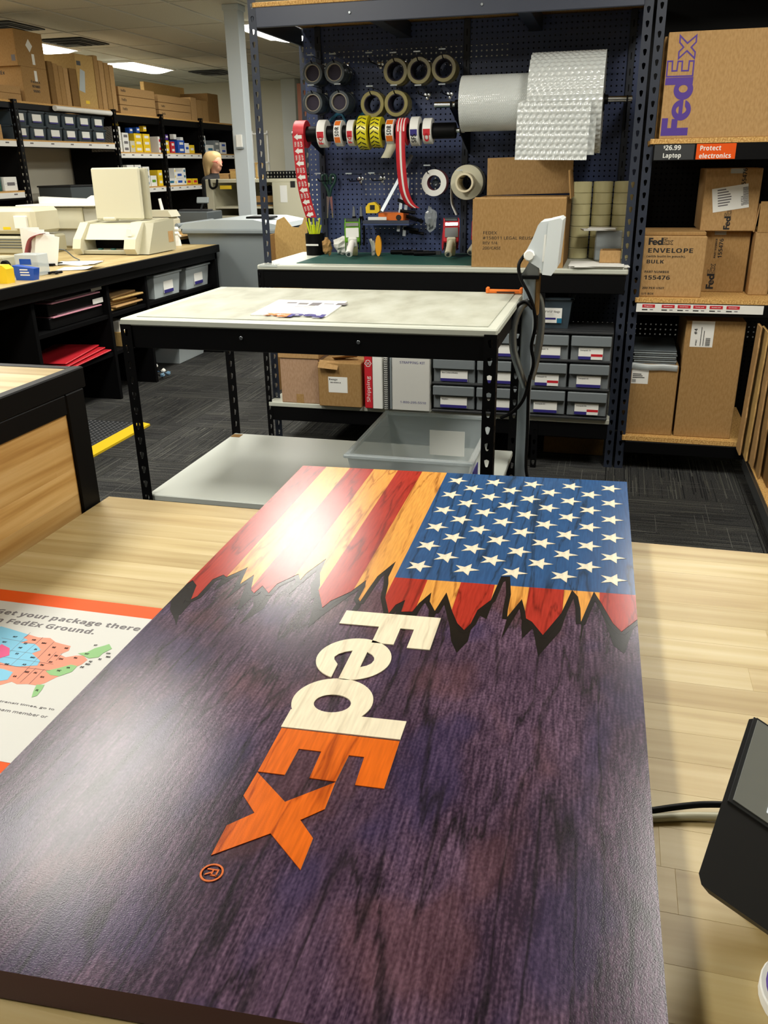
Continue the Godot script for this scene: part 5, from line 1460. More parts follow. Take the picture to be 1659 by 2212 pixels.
	for k in 2:
		var z := -4.30 + 0.04 * k
		var a := Vector3(0.402, 0.820, -4.62) if k == 0 else Vector3(0.370, 1.093, -4.60)
		var b := Vector3(0.596, 1.091, z) if k == 0 else Vector3(0.603, 1.356, z)
		var c := carton("marked_carton", ["darker carton with sideways print standing right of the envelope carton", "carton with a tilted white shipping label on top of the sideways printed one"][k], a, b, M.kraft if k == 0 else M.kraft_light)
		if k == 0:
			word_mark(c, Vector3(0.462, 0.834, z), Y, -X, 0.115, M.ink, M.ink, true)
			txt(c, "155476", Vector3(0.474, 1.015, z + 0.0006), Y, -X, 0.017, M.ink, 0.085)
			txt(c, "PART NUMBER", Vector3(0.452, 1.015, z + 0.0006), Y, -X, 0.008, M.ink, 0.085)
			wbox(c, "clear_tape", Vector3(0.44, 1.075, z), Vector3(0.49, 1.0908, z + 0.0006), M.clear, 0.0001)
		else:
			word_mark(c, Vector3(0.495, 1.100, z), Y, -X, 0.095, M.ink, M.ink, true)
			txt(c, "155476", Vector3(0.530, 1.315, z + 0.0006), Y, -X, 0.017, M.ink, 0.08)
			var lx := Vector3(0.988, 0.15, 0).normalized()
			var ly := Vector3(-0.15, 0.988, 0).normalized()
			part(c, "shipping_label", extrude([rect(0, 0, 0.15, 0.10)], lx, ly, Vector3(0.416, 1.172, z + 0.001) - off(c), Z * 0.0006), M.paper)
			print_lines(c, Vector3(0.425, 1.262, z + 0.0017), lx, ly, 0.06, 7, 0.011, M.ink_grey)
			barcode(c, Vector3(0.562, 1.208, z + 0.0017), ly, -lx, 0.075, 0.022)
			txt(c, "83 FTCA", Vector3(0.533, 1.222, z + 0.0017), ly, -lx, 0.009, M.ink, 0.04)
			wbox(c, "clear_tape", Vector3(0.47, 1.335, z), Vector3(0.53, 1.3556, z + 0.0006), M.clear, 0.0001)
	var rc := carton("plain_right_carton", "plain carton at the right end of the middle shelf with a raised flap", Vector3(0.605, 0.820, -4.60), Vector3(0.69, 1.092, -4.22), M.kraft_light)
	part(rc, "flap", cbox(Vector3(0.005, 0.12, 0.3), 0.001), M.kraft_light, Vector3(0.604, 1.15, -4.40) - off(rc), Basis(Z, -0.1))
	part(rc, "flap", cbox(Vector3(0.08, 0.13, 0.005), 0.001), M.kraft, Vector3(0.648, 1.155, -4.225) - off(rc), Basis(X, -0.06))
	# cartons on the bottom shelf
	var s4 := carton("short_mailer_carton", "short open carton of plastic mailers with a number four label, bottom shelf", Vector3(0.122, 0.172, -4.45), Vector3(0.338, 0.508, -4.10), M.kraft)
	wbox(s4, "shipping_label", Vector3(0.130, 0.418, -4.10), Vector3(0.206, 0.506, -4.0994), M.paper, 0.0001)
	txt(s4, "#4", Vector3(0.160, 0.490, -4.0990), X, Y, 0.012, M.ink, 0.024, "Droid Sans", 700, true)
	print_lines(s4, Vector3(0.135, 0.462, -4.0990), X, Y, 0.065, 3, 0.008, M.ink)
	barcode(s4, Vector3(0.133, 0.425, -4.0990), X, Y, 0.02, 0.014)
	for k in 7: part(s4, "plastic_mailer", cbox(Vector3(0.195, 0.008, 0.3), 0.003), M.grey if k % 2 else M.grey_dark, Vector3(0.228 + 0.003 * sin(k * 2.0), 0.514 + 0.0095 * k, -4.28) - off(s4), Basis(X, 0.03))
	part(s4, "film_edge", ribbon(spline([Vector3(0.127, 0.505, -4.094), Vector3(0.2, 0.500, -4.09), Vector3(0.27, 0.502, -4.092), Vector3(0.332, 0.498, -4.094)]), Vector3(0, 0.03, 0.004), Vector3(0, 0, 0.002)), M.frost, -off(s4))
	var t4 := carton("tall_mailer_carton", "tall closed carton with a number four label at its top, bottom shelf", Vector3(0.348, 0.172, -4.55), Vector3(0.602, 0.718, -4.10), M.kraft)
	wbox(t4, "shipping_label", Vector3(0.372, 0.600, -4.10), Vector3(0.470, 0.717, -4.0994), M.paper, 0.0001)
	txt(t4, "#4", Vector3(0.392, 0.670, -4.0990), Y, -X, 0.013, M.ink, 0.026)
	txt(t4, "87682", Vector3(0.398, 0.620, -4.0990), Y, -X, 0.006, M.ink, 0.026)
	print_lines(t4, Vector3(0.418, 0.606, -4.0990), Y, -X, 0.09, 1, 0.006, M.ink)
	print_lines(t4, Vector3(0.430, 0.606, -4.0990), Y, -X, 0.08, 1, 0.006, M.ink)
	barcode(t4, Vector3(0.458, 0.606, -4.0990), Y, -X, 0.036, 0.02)
	# flattened cartons on the shelf at the right
	var rs := thing("side_shelf", "low side shelf with a grey rail and chipboard deck at the right edge", "shelf", Vector3(1.0, 0, -3.1))
	wbox(rs, "rail", Vector3(0.660, 0.06, -4.02), Vector3(0.674, 0.115, -2.2), M.steel_dull, 0.002)
	wbox(rs, "deck", Vector3(0.674, 0.095, -4.02), Vector3(1.3, 0.117, -2.2), M.osb, 0.001)
	wbox(rs, "plinth", Vector3(0.72, 0.0, -4.0), Vector3(1.28, 0.095, -2.25), M.black_matte)
	var sheets := [
		[0.625, 0.150, 0.725, -4.03, -3.93, "flattened carton leaning nearest the tall carton", "kraft_light", 0.02],
		[0.645, 0.145, 0.715, -4.03, -3.86, "second flattened carton from the tall carton", "kraft_yellow", 0.02],
		[0.662, 0.140, 0.700, -4.03, -3.78, "third flattened carton from the tall carton", "kraft_light", 0.01],
		[0.680, 0.125, 0.690, -4.03, -3.70, "fourth flattened carton from the tall carton, with a ragged edge", "kraft", 0.0],
		[0.700, 0.119, 0.560, -4.00, -3.60, "fifth flattened carton from the tall carton, low with a torn top", "kraft_dark", 0.0],
		[0.740, 0.119, 0.680, -4.00, -3.52, "foremost flattened carton at the right edge", "kraft", 0.0]]
	for s in sheets:
		var fc := thing("flattened_carton", s[5], "cardboard", Vector3(s[0], s[1], (s[3] + s[4]) / 2.0), 0.0, "flattened cartons")
		var pr := PackedVector2Array()
		pr.append(Vector2(s[3], s[1]))
		var n := 13
		for k in n + 1:
			var y: float = lerpf(s[1] if s[1] < 0.1 else s[1], s[2], float(k) / n)
			pr.append(Vector2(s[4] + rng.randf_range(-0.005, 0.005), y))
		pr.append(Vector2(s[3], s[2]))
		part(fc, "sheet", extrude([pr], Z, Y, Vector3(s[0], 0, 0) - off(fc), X * 0.006), M[s[6]], Vector3.ZERO, Basis(Z, -s[7]))
		part(fc, "liner", extrude([pr], Z, Y, Vector3(s[0] + 0.0062, 0, -0.012) - off(fc), X * 0.004), M.kraft_dark, Vector3.ZERO, Basis(Z, -s[7]))
	var tf := thing("torn_flap", "torn cardboard flap facing the aisle in front of the flattened cartons", "cardboard", Vector3(0.77, 0.117, -3.50))
	part(tf, "sheet", extrude([poly([-0.055, 0.0, 0.12, 0.0, 0.12, 0.29, 0.02, 0.22, -0.045, 0.19, -0.05, 0.1])], X, Y, Vector3.ZERO, Z * 0.006), M.kraft, Vector3.ZERO, Basis(X, -0.06))
	var tg := thing("torn_flap", "upper bent cardboard flap hanging over the flattened cartons", "cardboard", Vector3(0.79, 0.47, -3.56))
	part(tg, "sheet", extrude([poly([-0.05, 0.02, 0.12, -0.02, 0.12, 0.24, 0.03, 0.22, 0.0, 0.25, -0.03, 0.2])], X, Y, Vector3.ZERO, Z * 0.006), M.kraft_light, Vector3.ZERO, Basis(X, 0.05))
	part(tg, "fold", cbox(Vector3(0.16, 0.006, 0.06), 0.001), M.kraft_yellow, Vector3(0.04, 0.235, 0.03), Basis(X, 0.3))
	part(tg, "leg", cbox(Vector3(0.006, 0.36, 0.05), 0.001), M.kraft_dark, Vector3(0.06, -0.17, -0.03))
	var fc2 := thing("front_carton", "tall carton edge at the right side of the picture on the side shelf", "carton", Vector3(0.86, 0.117, -3.35))
	wbox(fc2, "carton_body", Vector3(0.735, 0.117, -3.46), Vector3(1.15, 0.43, -3.20), M.kraft, 0.003)
	part(fc2, "open_flap", cbox(Vector3(0.006, 0.14, 0.22), 0.001), M.kraft_light, Vector3(0.737, 0.49, -3.33) - off(fc2), Basis(Z, 0.08))

# ---------------------------------------------------------------- copy corner on the left
func copy_corner() -> void:
	var t := thing("copy_counter", "wood topped black copy counter along the left aisle", "counter", Vector3(-3.8, 0, -4.9))
	wbox(t, "counter_core", Vector3(-4.69, 0.796, -6.35), Vector3(-3.006, 0.815, -3.0), M.black_matte)
	staves(t, "wood_strip", Vector3(-4.69, 0.815, -6.35), Vector3(-3.006, 0.84, -3.0), 2, 0, 0.105, "wood", Vector2(1.0, 2.2))
	wbox(t, "edge_band", Vector3(-3.006, 0.784, -6.356), Vector3(-2.988, 0.8385, -3.0), M.black)
	wbox(t, "fascia", Vector3(-3.04, 0.733, -6.34), Vector3(-3.012, 0.796, -3.0), M.black)
	wbox(t, "end_panel", Vector3(-4.68, 0.0, -6.35), Vector3(-3.012, 0.796, -6.31), M.black)
	for z in [-5.275, -4.80, -4.05, -3.275]: wbox(t, "divider", Vector3(-3.88, 0.0, z - 0.015), Vector3(-3.04, 0.796, z + 0.015), M.black_matte)
	wbox(t, "back_panel", Vector3(-3.93, 0.0, -6.31), Vector3(-3.88, 0.796, -3.0), M.black_matte)
	wbox(t, "shelf", Vector3(-3.88, 0.521, -6.31), Vector3(-3.05, 0.546, -4.06), M.black_matte)
	wbox(t, "shelf", Vector3(-3.88, 0.284, -6.31), Vector3(-3.05, 0.309, -3.0), M.black_matte)
	for k in 2:
		var z0: float = [-4.655, -5.04][k]
		var b := thing("white_tub", ["frosted tub of white parts under the copy counter, nearer one", "frosted tub of white parts at the far end under the copy counter"][k], "tub", Vector3(-2.6, 0.715, z0 + 0.15), 0.0, "frosted tubs")
		tub(b, Vector3(-2.78, 0.716, z0), Vector3(-2.455, 0.845, z0 + 0.31), M.frost, 0.012, 0.003)
		wbox(b, "contents", Vector3(-2.755, 0.72, z0 + 0.025), Vector3(-2.485, 0.82, z0 + 0.285), mat("#b9b6ae", 0.8), 0.02)
		wbox(b, "label_card", Vector3(-2.462, 0.735, z0 + 0.09), Vector3(-2.458, 0.80, z0 + 0.20), M.paper, 0.0005)
		wbox(b, "label_band", Vector3(-2.458, 0.735, z0 + 0.09), Vector3(-2.4574, 0.753, z0 + 0.20), M.navy_print, 0.0001)
	for k in 2:
		var y := 0.716 + 0.062 * k
		var tr := thing("paper_tray", ["lower black tray with pink edged paper", "upper black tray with pink edged paper"][k], "tray", Vector3(-2.6, y, -3.68), 0.0, "paper trays")
		wbox(tr, "tray_body", Vector3(-2.78, y, -3.82), Vector3(-2.46, y + 0.05, -3.38), M.black, 0.003)
		wbox(tr, "pink_paper", Vector3(-2.77, y + 0.050, -3.80), Vector3(-2.45, y + 0.0555, -3.40), mat("#c88a9a", 0.7), 0.001)
		wbox(tr, "white_paper", Vector3(-2.765, y + 0.0555, -3.79), Vector3(-2.47, y + 0.060, -3.46), mat("#b8b6bc", 0.7), 0.001)
		wbox(tr, "tag", Vector3(-2.455, y + 0.064, -3.82), Vector3(-2.452, y + 0.088, -3.73), M.paper, 0.0005)
	var bg := thing("bag_stack", "stack of flattened brown paper bags on the counter shelf", "paper bags", Vector3(-2.6, 0.716, -4.05))
	for k in 6: part(bg, "paper_bag", cbox(Vector3(0.26, 0.011, 0.28), 0.004), M.kraft_light if k % 2 else M.kraft_yellow, Vector3(0.02 * sin(k * 1.9), 0.007 + 0.0125 * k, 0.02 * cos(k * 2.3)), Basis(Y, 0.12 * sin(k * 3.0)))
	var fb := thing("file_box", "kraft magazine file holding white folders", "file box", Vector3(-2.55, 0.525, -4.03))
	wbox(fb, "file_body", Vector3(-2.66, 0.525, -4.09), Vector3(-2.46, 0.60, -3.97), M.kraft_yellow, 0.002)
	wbox(fb, "folders", Vector3(-2.65, 0.53, -4.08), Vector3(-2.48, 0.655, -3.98), M.white, 0.002)
	var rf := thing("red_folders", "bright red folders fanned on the middle counter shelf", "folders", Vector3(-2.6, 0.526, -3.62))
	for k in 3: part(rf, "folder", cbox(Vector3(0.24, 0.006, 0.36), 0.002), M.red, Vector3(0.05 - 0.02 * k, 0.008 + 0.012 * k, 0.01 * k), Basis(Y, 0.06 * k) * Basis(X, 0.05))
	var kr := thing("kraft_stack", "stack of kraft mailers on the counter shelf near the raised counter", "mailers", Vector3(-2.6, 0.526, -3.05))
	for k in 6: part(kr, "mailer", cbox(Vector3(0.26, 0.009, 0.42), 0.003), M.kraft_yellow if k % 2 else M.kraft, Vector3(0.012 * sin(k * 2.2), 0.006 + 0.0105 * k, 0.015 * cos(k * 1.7)))
	var db := thing("dark_box", "dark green box with a white tag at the near end under the copy counter", "box", Vector3(-2.6, 0.62, -2.95))
	wbox(db, "box_body", Vector3(-2.78, 0.60, -3.15), Vector3(-2.46, 0.80, -2.80), mat("#12201a", 0.6), 0.004)
	wbox(db, "tag", Vector3(-2.4595, 0.66, -3.13), Vector3(-2.457, 0.71, -3.10), M.paper, 0.0005)
	wbox(db, "tray_foot", Vector3(-2.76, 0.59, -3.13), Vector3(-2.48, 0.60, -2.82), M.black, 0.001)
	# scanner with its raised cover
	var s := thing("flatbed_scanner", "beige desktop scanner with sloped front and dark paper slot", "scanner", Vector3(-2.73, 0.95, -4.53))
	var side := poly([-4.70, 0.955, -4.36, 0.955, -4.34, 0.985, -4.36, 1.035, -4.45, 1.118, -4.70, 1.128])
	for x in [-2.935, -2.615]: part(s, "cheek", extrude([side], Z, Y, Vector3(x, 0, 0) - off(s), X * (0.05 if x < -2.8 else 0.07)), M.cream)
	part(s, "sloped_cover", extrude([poly([-4.70, 1.05, -4.39, 1.030, -4.46, 1.108, -4.70, 1.120])], Z, Y, Vector3(-2.885, 0, 0) - off(s), X * 0.27), M.cream)
	wbox(s, "slot_floor", Vector3(-2.885, 0.955, -4.70), Vector3(-2.615, 0.975, -4.37), M.cream_dark)
	wbox(s, "slot_back", Vector3(-2.885, 0.975, -4.66), Vector3(-2.615, 1.05, -4.50), M.black)
	for x in [-2.80, -2.72]: wbox(s, "paper_guide", Vector3(x - 0.012, 0.975, -4.42), Vector3(x + 0.012, 0.982, -4.40), M.mat_green, 0.001)
	part(s, "right_body", extrude([poly([-4.70, 0.955, -4.38, 0.955, -4.47, 1.115, -4.70, 1.125])], Z, Y, Vector3(-2.545, 0, 0) - off(s), X * 0.06), M.cream_dark)
	wbox(s, "blue_sticker", Vector3(-2.60, 1.05, -4.372), Vector3(-2.575, 1.09, -4.368), M.paper, 0.0005)
	wbox(s, "notice_frame", Vector3(-2.486, 1.0, -4.68), Vector3(-2.484, 1.06, -4.62), M.kraft_light, 0.0005)
	wbox(s, "feet", Vector3(-2.92, 0.95, -4.68), Vector3(-2.50, 0.956, -4.39), M.black)
	var ld := thing("scanner_cover", "tall beige scanner cover standing upright behind the scanner", "scanner cover", Vector3(-2.71, 1.128, -4.56))
	part(ld, "front_shell", cbox(Vector3(0.30, 0.275, 0.022), 0.008), M.cream, Vector3(-0.018, 0.137, 0.02), Basis(X, -0.02))
	part(ld, "back_shell", cbox(Vector3(0.315, 0.27, 0.03), 0.006), M.cream_dark, Vector3(0.004, 0.135, -0.012), Basis(X, -0.02))
	part(ld, "hinge", cbox(Vector3(0.08, 0.02, 0.05), 0.006), M.cream, Vector3(-0.08, 0.004, 0.02))
	# printers
	var grey := mat("#b8b7aa", 0.5)
	var p := thing("office_printer", "boxy pale grey printer with a white open tray left of the scanner", "printer", Vector3(-3.3, 0.95, -4.9))
	wbox(p, "printer_body", Vector3(-3.56, 0.95, -5.04), Vector3(-3.02, 1.19, -4.78), grey, 0.012)
	wbox(p, "front_door", Vector3(-3.34, 1.06, -4.78), Vector3(-3.12, 1.185, -4.765), M.cream, 0.005)
	wbox(p, "side_cover", Vector3(-3.015, 0.96, -5.02), Vector3(-2.99, 1.18, -4.80), M.cream_dark, 0.004)
	for k in 6: wbox(p, "vent", Vector3(-3.10, 0.975 + 0.013 * k, -4.78), Vector3(-3.04, 0.980 + 0.013 * k, -4.777), M.grey_dark, 0.0005)
	wbox(p, "tray", Vector3(-3.56, 1.19, -5.04), Vector3(-3.02, 1.20, -4.74), M.white, 0.004)
	part(p, "tray_lip", extrude([poly([-3.56, 1.20, -3.02, 1.20, -3.03, 1.235, -3.18, 1.245, -3.22, 1.225, -3.56, 1.24])], X, Y, Vector3(0, 0, -5.03) - off(p), Z * 0.05), M.white)
	var p2 := thing("label_printer", "rounded cream printer with dark paper slots at the left edge", "printer", Vector3(-3.3, 0.95, -4.35))
	wbox(p2, "printer_body", Vector3(-3.60, 1.06, -4.60), Vector3(-3.16, 1.20, -4.35), M.cream, 0.02)
	wbox(p2, "lower_body", Vector3(-3.60, 0.95, -4.60), Vector3(-3.14, 1.05, -4.34), M.cream_dark, 0.01)
	for k in 4: wbox(p2, "slot", Vector3(-3.56, 0.985 + 0.015 * k, -4.34), Vector3(-3.18, 0.990 + 0.015 * k, -4.337), M.grey_dark, 0.0005)
	wbox(p2, "paper_lip", Vector3(-3.28, 1.09, -4.352), Vector3(-3.20, 1.16, -4.33), M.white, 0.004)
	wbox(p2, "yellow_sticker", Vector3(-3.37, 1.085, -4.3505), Vector3(-3.32, 1.10, -4.349), M.yellow, 0.0005)
	# leaflets, packets and paper on the counter
	var br := thing("leaflet_holder", "clear holder with leaning price leaflets on the copy counter", "leaflets", Vector3(-2.80, 0.95, -3.85))
	for k in 5: part(br, "leaflet", cbox(Vector3(0.11, 0.17 - 0.008 * k, 0.003), 0.0005), M.paper, Vector3(-0.05 + 0.03 * k, 0.095 - 0.004 * k, -0.02 + 0.012 * k), Basis(Y, 0.1 * k) * Basis(Z, -0.05 * k) * Basis(X, -0.06))
	part(br, "red_leaflet", ribbon(spline([Vector3(-0.03, 0.06, 0.05), Vector3(0.0, 0.13, 0.04), Vector3(0.07, 0.155, 0.04)]), Vector3(0, 0, 0.05), Vector3(0, 0.001, 0)), mat("#a05058", 0.6))
	part(br, "foot", cbox(Vector3(0.2, 0.012, 0.09), 0.002), M.black, Vector3(0, 0.006, 0))
	var cbx := thing("clear_case", "clear plastic case with a blue insert on the copy counter", "case", Vector3(-2.56, 0.95, -3.45))
	wbox(cbx, "case_body", Vector3(-2.62, 0.95, -3.50), Vector3(-2.50, 1.045, -3.42), M.frost, 0.003)
	wbox(cbx, "insert", Vector3(-2.595, 1.0, -3.4195), Vector3(-2.535, 1.025, -3.4185), M.blue, 0.0004)
	var bp := thing("blue_packet", "bright blue plastic packet at the counter edge", "packet", Vector3(-2.475, 0.95, -3.30))
	part(bp, "packet_body", extrude([poly([-0.045, 0.0, 0.04, 0.0, 0.052, 0.05, -0.055, 0.062])], X, Y, Vector3(0, 0, -0.02), Z * 0.04), M.blue)
	print_lines(bp, bp.position + Vector3(-0.02, 0.042, 0.0205), X, Y, 0.05, 3, 0.011, M.paper)
	var yp := thing("yellow_packet", "yellow plastic packet at the left edge of the copy counter", "packet", Vector3(-2.52, 0.95, -3.18))
	part(yp, "packet_body", extrude([poly([-0.08, 0.0, 0.045, 0.0, 0.05, 0.06, 0.03, 0.075, -0.08, 0.075])], X, Y, Vector3(0, 0, -0.03), Z * 0.05), M.yellow)
	var mc := thing("tape_caddy", "grey desk caddy at the left edge of the copy counter", "caddy", Vector3(-2.70, 0.95, -3.42))
	wbox(mc, "caddy_body", Vector3(-2.78, 0.95, -3.48), Vector3(-2.655, 1.035, -3.38), M.cream_dark, 0.006)
	part(mc, "reel", rod(0.022, 0.02, 18), M.black, Vector3(0.06, 0.05, 0.03), Basis(X, PI / 2))
	var pa := thing("loose_paper", "curling white sheet near the counter edge", "paper", Vector3(-2.49, 0.951, -3.72))
	part(pa, "sheet", ribbon(spline([Vector3(-0.09, 0.001, 0.03), Vector3(0.0, 0.002, 0.0), Vector3(0.05, 0.006, -0.02), Vector3(0.09, 0.028, -0.05)]), Vector3(0.05, 0, 0.14), Vector3(0, 0.0008, 0)), M.paper)
	var pb := thing("loose_paper", "flat pile of white sheets behind the curling one", "paper", Vector3(-2.66, 0.951, -3.93))
	for k in 3: part(pb, "sheet", cbox(Vector3(0.22, 0.0015, 0.15), 0.0003), M.paper, Vector3(0.01 * k, 0.001 + 0.002 * k, 0), Basis(Y, 0.2 * k - 0.2))
	var cd := thing("coiled_cable", "coiled black cable lying beside the blue packet", "cord", Vector3(-2.49, 0.951, -3.50))
	var cp := []
	for k in 30: cp.append(Vector3(-0.06 + 0.0035 * k + 0.012 * sin(k * 1.3), 0.005 + 0.004 * absf(sin(k * 0.9)), 0.016 * cos(k * 1.1)))
	part(cd, "cord", tube(spline(cp, 3), 0.0045, 6), M.black)
	var gc := thing("looped_cable", "thin grey cable looping on the counter by the scanner", "cord", Vector3(-2.76, 0.951, -4.10))
	part(gc, "cord", tube(spline([Vector3(-0.12, 0.004, 0.1), Vector3(-0.09, 0.05, 0.06), Vector3(-0.03, 0.055, 0.05), Vector3(0.02, 0.02, 0.05), Vector3(0.06, 0.004, 0.06), Vector3(0.04, 0.004, 0.12), Vector3(0.0, 0.004, 0.12)]), 0.003, 6), M.grey_dark)
	for q in [["white_tub", -3.25, 0.546, -5.631], ["white_tub_001", -3.25, 0.546, -6.1125], ["paper_tray", -3.25, 0.5475, -4.60], ["paper_tray_001", -3.25, 0.625, -4.60], ["bag_stack", -3.25, 0.5475, -5.0625], ["file_box", -3.1875, 0.309, -5.0375], ["red_folders", -3.25, 0.310, -4.525], ["kraft_stack", -3.25, 0.310, -3.8125], ["dark_box", -3.25, 0.347, -3.29], ["flatbed_scanner", -3.4125, 0.84, -5.6625], ["scanner_cover", -3.3875, 1.0625, -5.70], ["office_printer", -4.125, 0.84, -6.125], ["label_printer", -4.125, 0.84, -5.4375], ["leaflet_holder", -3.50, 0.84, -4.8125], ["clear_case", -3.20, 0.84, -4.3125], ["blue_packet", -3.09375, 0.84, -4.125], ["yellow_packet", -3.15, 0.84, -3.975], ["tape_caddy", -3.375, 0.84, -4.275], ["loose_paper", -3.1125, 0.841, -4.65], ["loose_paper_001", -3.325, 0.841, -4.9125], ["coiled_cable", -3.1125, 0.841, -4.375], ["looped_cable", -3.45, 0.841, -5.125]]:
		var n := get_node(NodePath(q[0])) as Node3D
		n.scale = Vector3.ONE * 1.25      # office machines and packs are this much larger than first drawn
		n.position = Vector3(q[1], q[2], q[3])
	# floor things
	var mt := thing("anti_fatigue_mat", "black rubber floor mat with a yellow border beside the copy counter", "mat", Vector3(-2.75, 0.0, -3.6))
	wbox(mt, "rubber", Vector3(-2.98, 0.0005, -4.28), Vector3(-2.64, 0.012, -2.9), M.charcoal, 0.003)
	part(mt, "yellow_border", extrude([poly([-2.64, -4.25, -2.60, -4.29, -2.545, -4.27, -2.545, -2.9, -2.64, -2.9])], X, Z, Vector3(0, 0.0005, 0) - off(mt), Y * 0.012), M.yellow)
	var bumps := begin()
	var bm := lathe([Vector2(0.013, 0), Vector2(0.009, 0.004), Vector2(0, 0.005)], 6)
	for i in 11:
		for j in 46: bumps.append_from(bm, 0, Transform3D(Basis(), Vector3(-2.965 + 0.03 * i, 0.012, -4.26 + 0.03 * j) - off(mt)))
	part(mt, "rubber_bumps", bumps.commit(), M.charcoal).set_meta("kind", "stuff")
	var cl := thing("cable_bundle", "bundle of pale cables and adapters on the carpet under the copy counter", "cables", Vector3(-3.08, 0.0, -5.36))
	for k in 8:
		var q := Vector3(0.06 * sin(k * 2.4), 0.02 + 0.025 * (k % 3), 0.06 * cos(k * 1.7))
		part(cl, "connector", crumple(Vector3(0.018, 0.016, 0.022), 20 + k), M.white if k % 3 else mat("#6a8ea8", 0.5), q)
		part(cl, "lead", tube(spline([q, q + Vector3(-0.05, 0.03, 0.02), Vector3(-0.15, 0.03, 0.02 * k - 0.08)]), 0.005, 6), M.black if k % 2 else mat("#3a566e", 0.5))
	var ft := thing("floor_tub", "clear tub with orange items on the floor at the far end of the copy counter", "tub", Vector3(-3.35, 0.0, -6.05))
	tub(ft, Vector3(-3.60, 0.004, -6.29), Vector3(-3.12, 0.24, -5.80), M.frost, 0.04, 0.004)
	for k in 2: part(ft, "orange_item", crumple(Vector3(0.06, 0.05, 0.06), 40 + k), mat("#b8481c", 0.5), Vector3(0.02 + 0.08 * k, 0.02, 0.10 - 0.16 * k))
	# waste cart
	var w := thing("waste_cart", "large grey wheeled waste cart with a closed lid beside the copy counter", "waste cart", Vector3(-2.86, 0, -6.7))
	var wst := begin()
	var top := [Vector3(-3.27, 0.936, -7.05), Vector3(-2.54, 0.936, -7.05), Vector3(-2.54, 0.936, -6.38), Vector3(-3.27, 0.936, -6.38)]
	var bot := [Vector3(-3.14, 0.06, -6.92), Vector3(-2.68, 0.06, -6.92), Vector3(-2.68, 0.06, -6.50), Vector3(-3.14, 0.06, -6.50)]
	for k in 4:
		var n := (k + 1) % 4
		quad(wst, bot[n] - w.position, bot[k] - w.position, top[k] - w.position, top[n] - w.position)
	quad(wst, bot[0] - w.position, bot[1] - w.position, bot[2] - w.position, bot[3] - w.position)
	part(w, "bin_body", done(wst), M.grey)
	wbox(w, "rim", Vector3(-3.30, 0.914, -7.08), Vector3(-2.51, 0.953, -6.35), M.grey, 0.01)
	part(w, "lid", extrude([poly([-3.33, 0.953, -2.49, 0.953, -2.51, 0.987, -2.69, 1.02, -3.02, 1.02, -3.28, 0.992])], X, Y, Vector3(0, 0, -7.08) - off(w), Z * 0.72), mat("#a4adb0", 0.45))
	wbox(w, "lid_grip", Vector3(-2.82, 1.018, -6.70), Vector3(-2.62, 1.034, -6.52), M.black, 0.005)
	wbox(w, "front_bracket", Vector3(-2.52, 0.80, -6.52), Vector3(-2.43, 0.936, -6.38), M.grey, 0.008)
	part(w, "push_bar", tube([Vector3(-3.35, 0.975, -7.04), Vector3(-3.35, 0.975, -6.38)], 0.018, 12), M.grey, -off(w))
	for z in [-6.85, -6.55]: part(w, "wheel", rod(0.06, 0.04, 20), M.black, Vector3(-2.72, 0.06, z) - off(w), Basis(Z, -PI / 2))
	txt(w, "WASTE MANAGEMENT", Vector3(-2.96, 0.69, -6.418), X, Y, 0.018, M.grey_dark, 0.19)
	var cs := thing("cardboard_sheet", "tall brown cardboard sheet with a torn top standing left of the pegboard", "cardboard", Vector3(-1.93, 0, -5.3))
	part(cs, "sheet", extrude([poly([-0.17, 0.0, 0.06, 0.0, 0.06, 1.09, 0.035, 1.10, 0.02, 1.06, -0.01, 1.035, -0.05, 1.04, -0.10, 1.10, -0.15, 1.08, -0.17, 1.0])], X, Y, Vector3.ZERO, Z * 0.006), M.kraft_yellow)
	part(cs, "fold", extrude([poly([-0.17, 0.0, -0.175, 0.0, -0.175, 1.0, -0.17, 1.0])], X, Y, Vector3.ZERO, Z * 0.12), M.kraft)

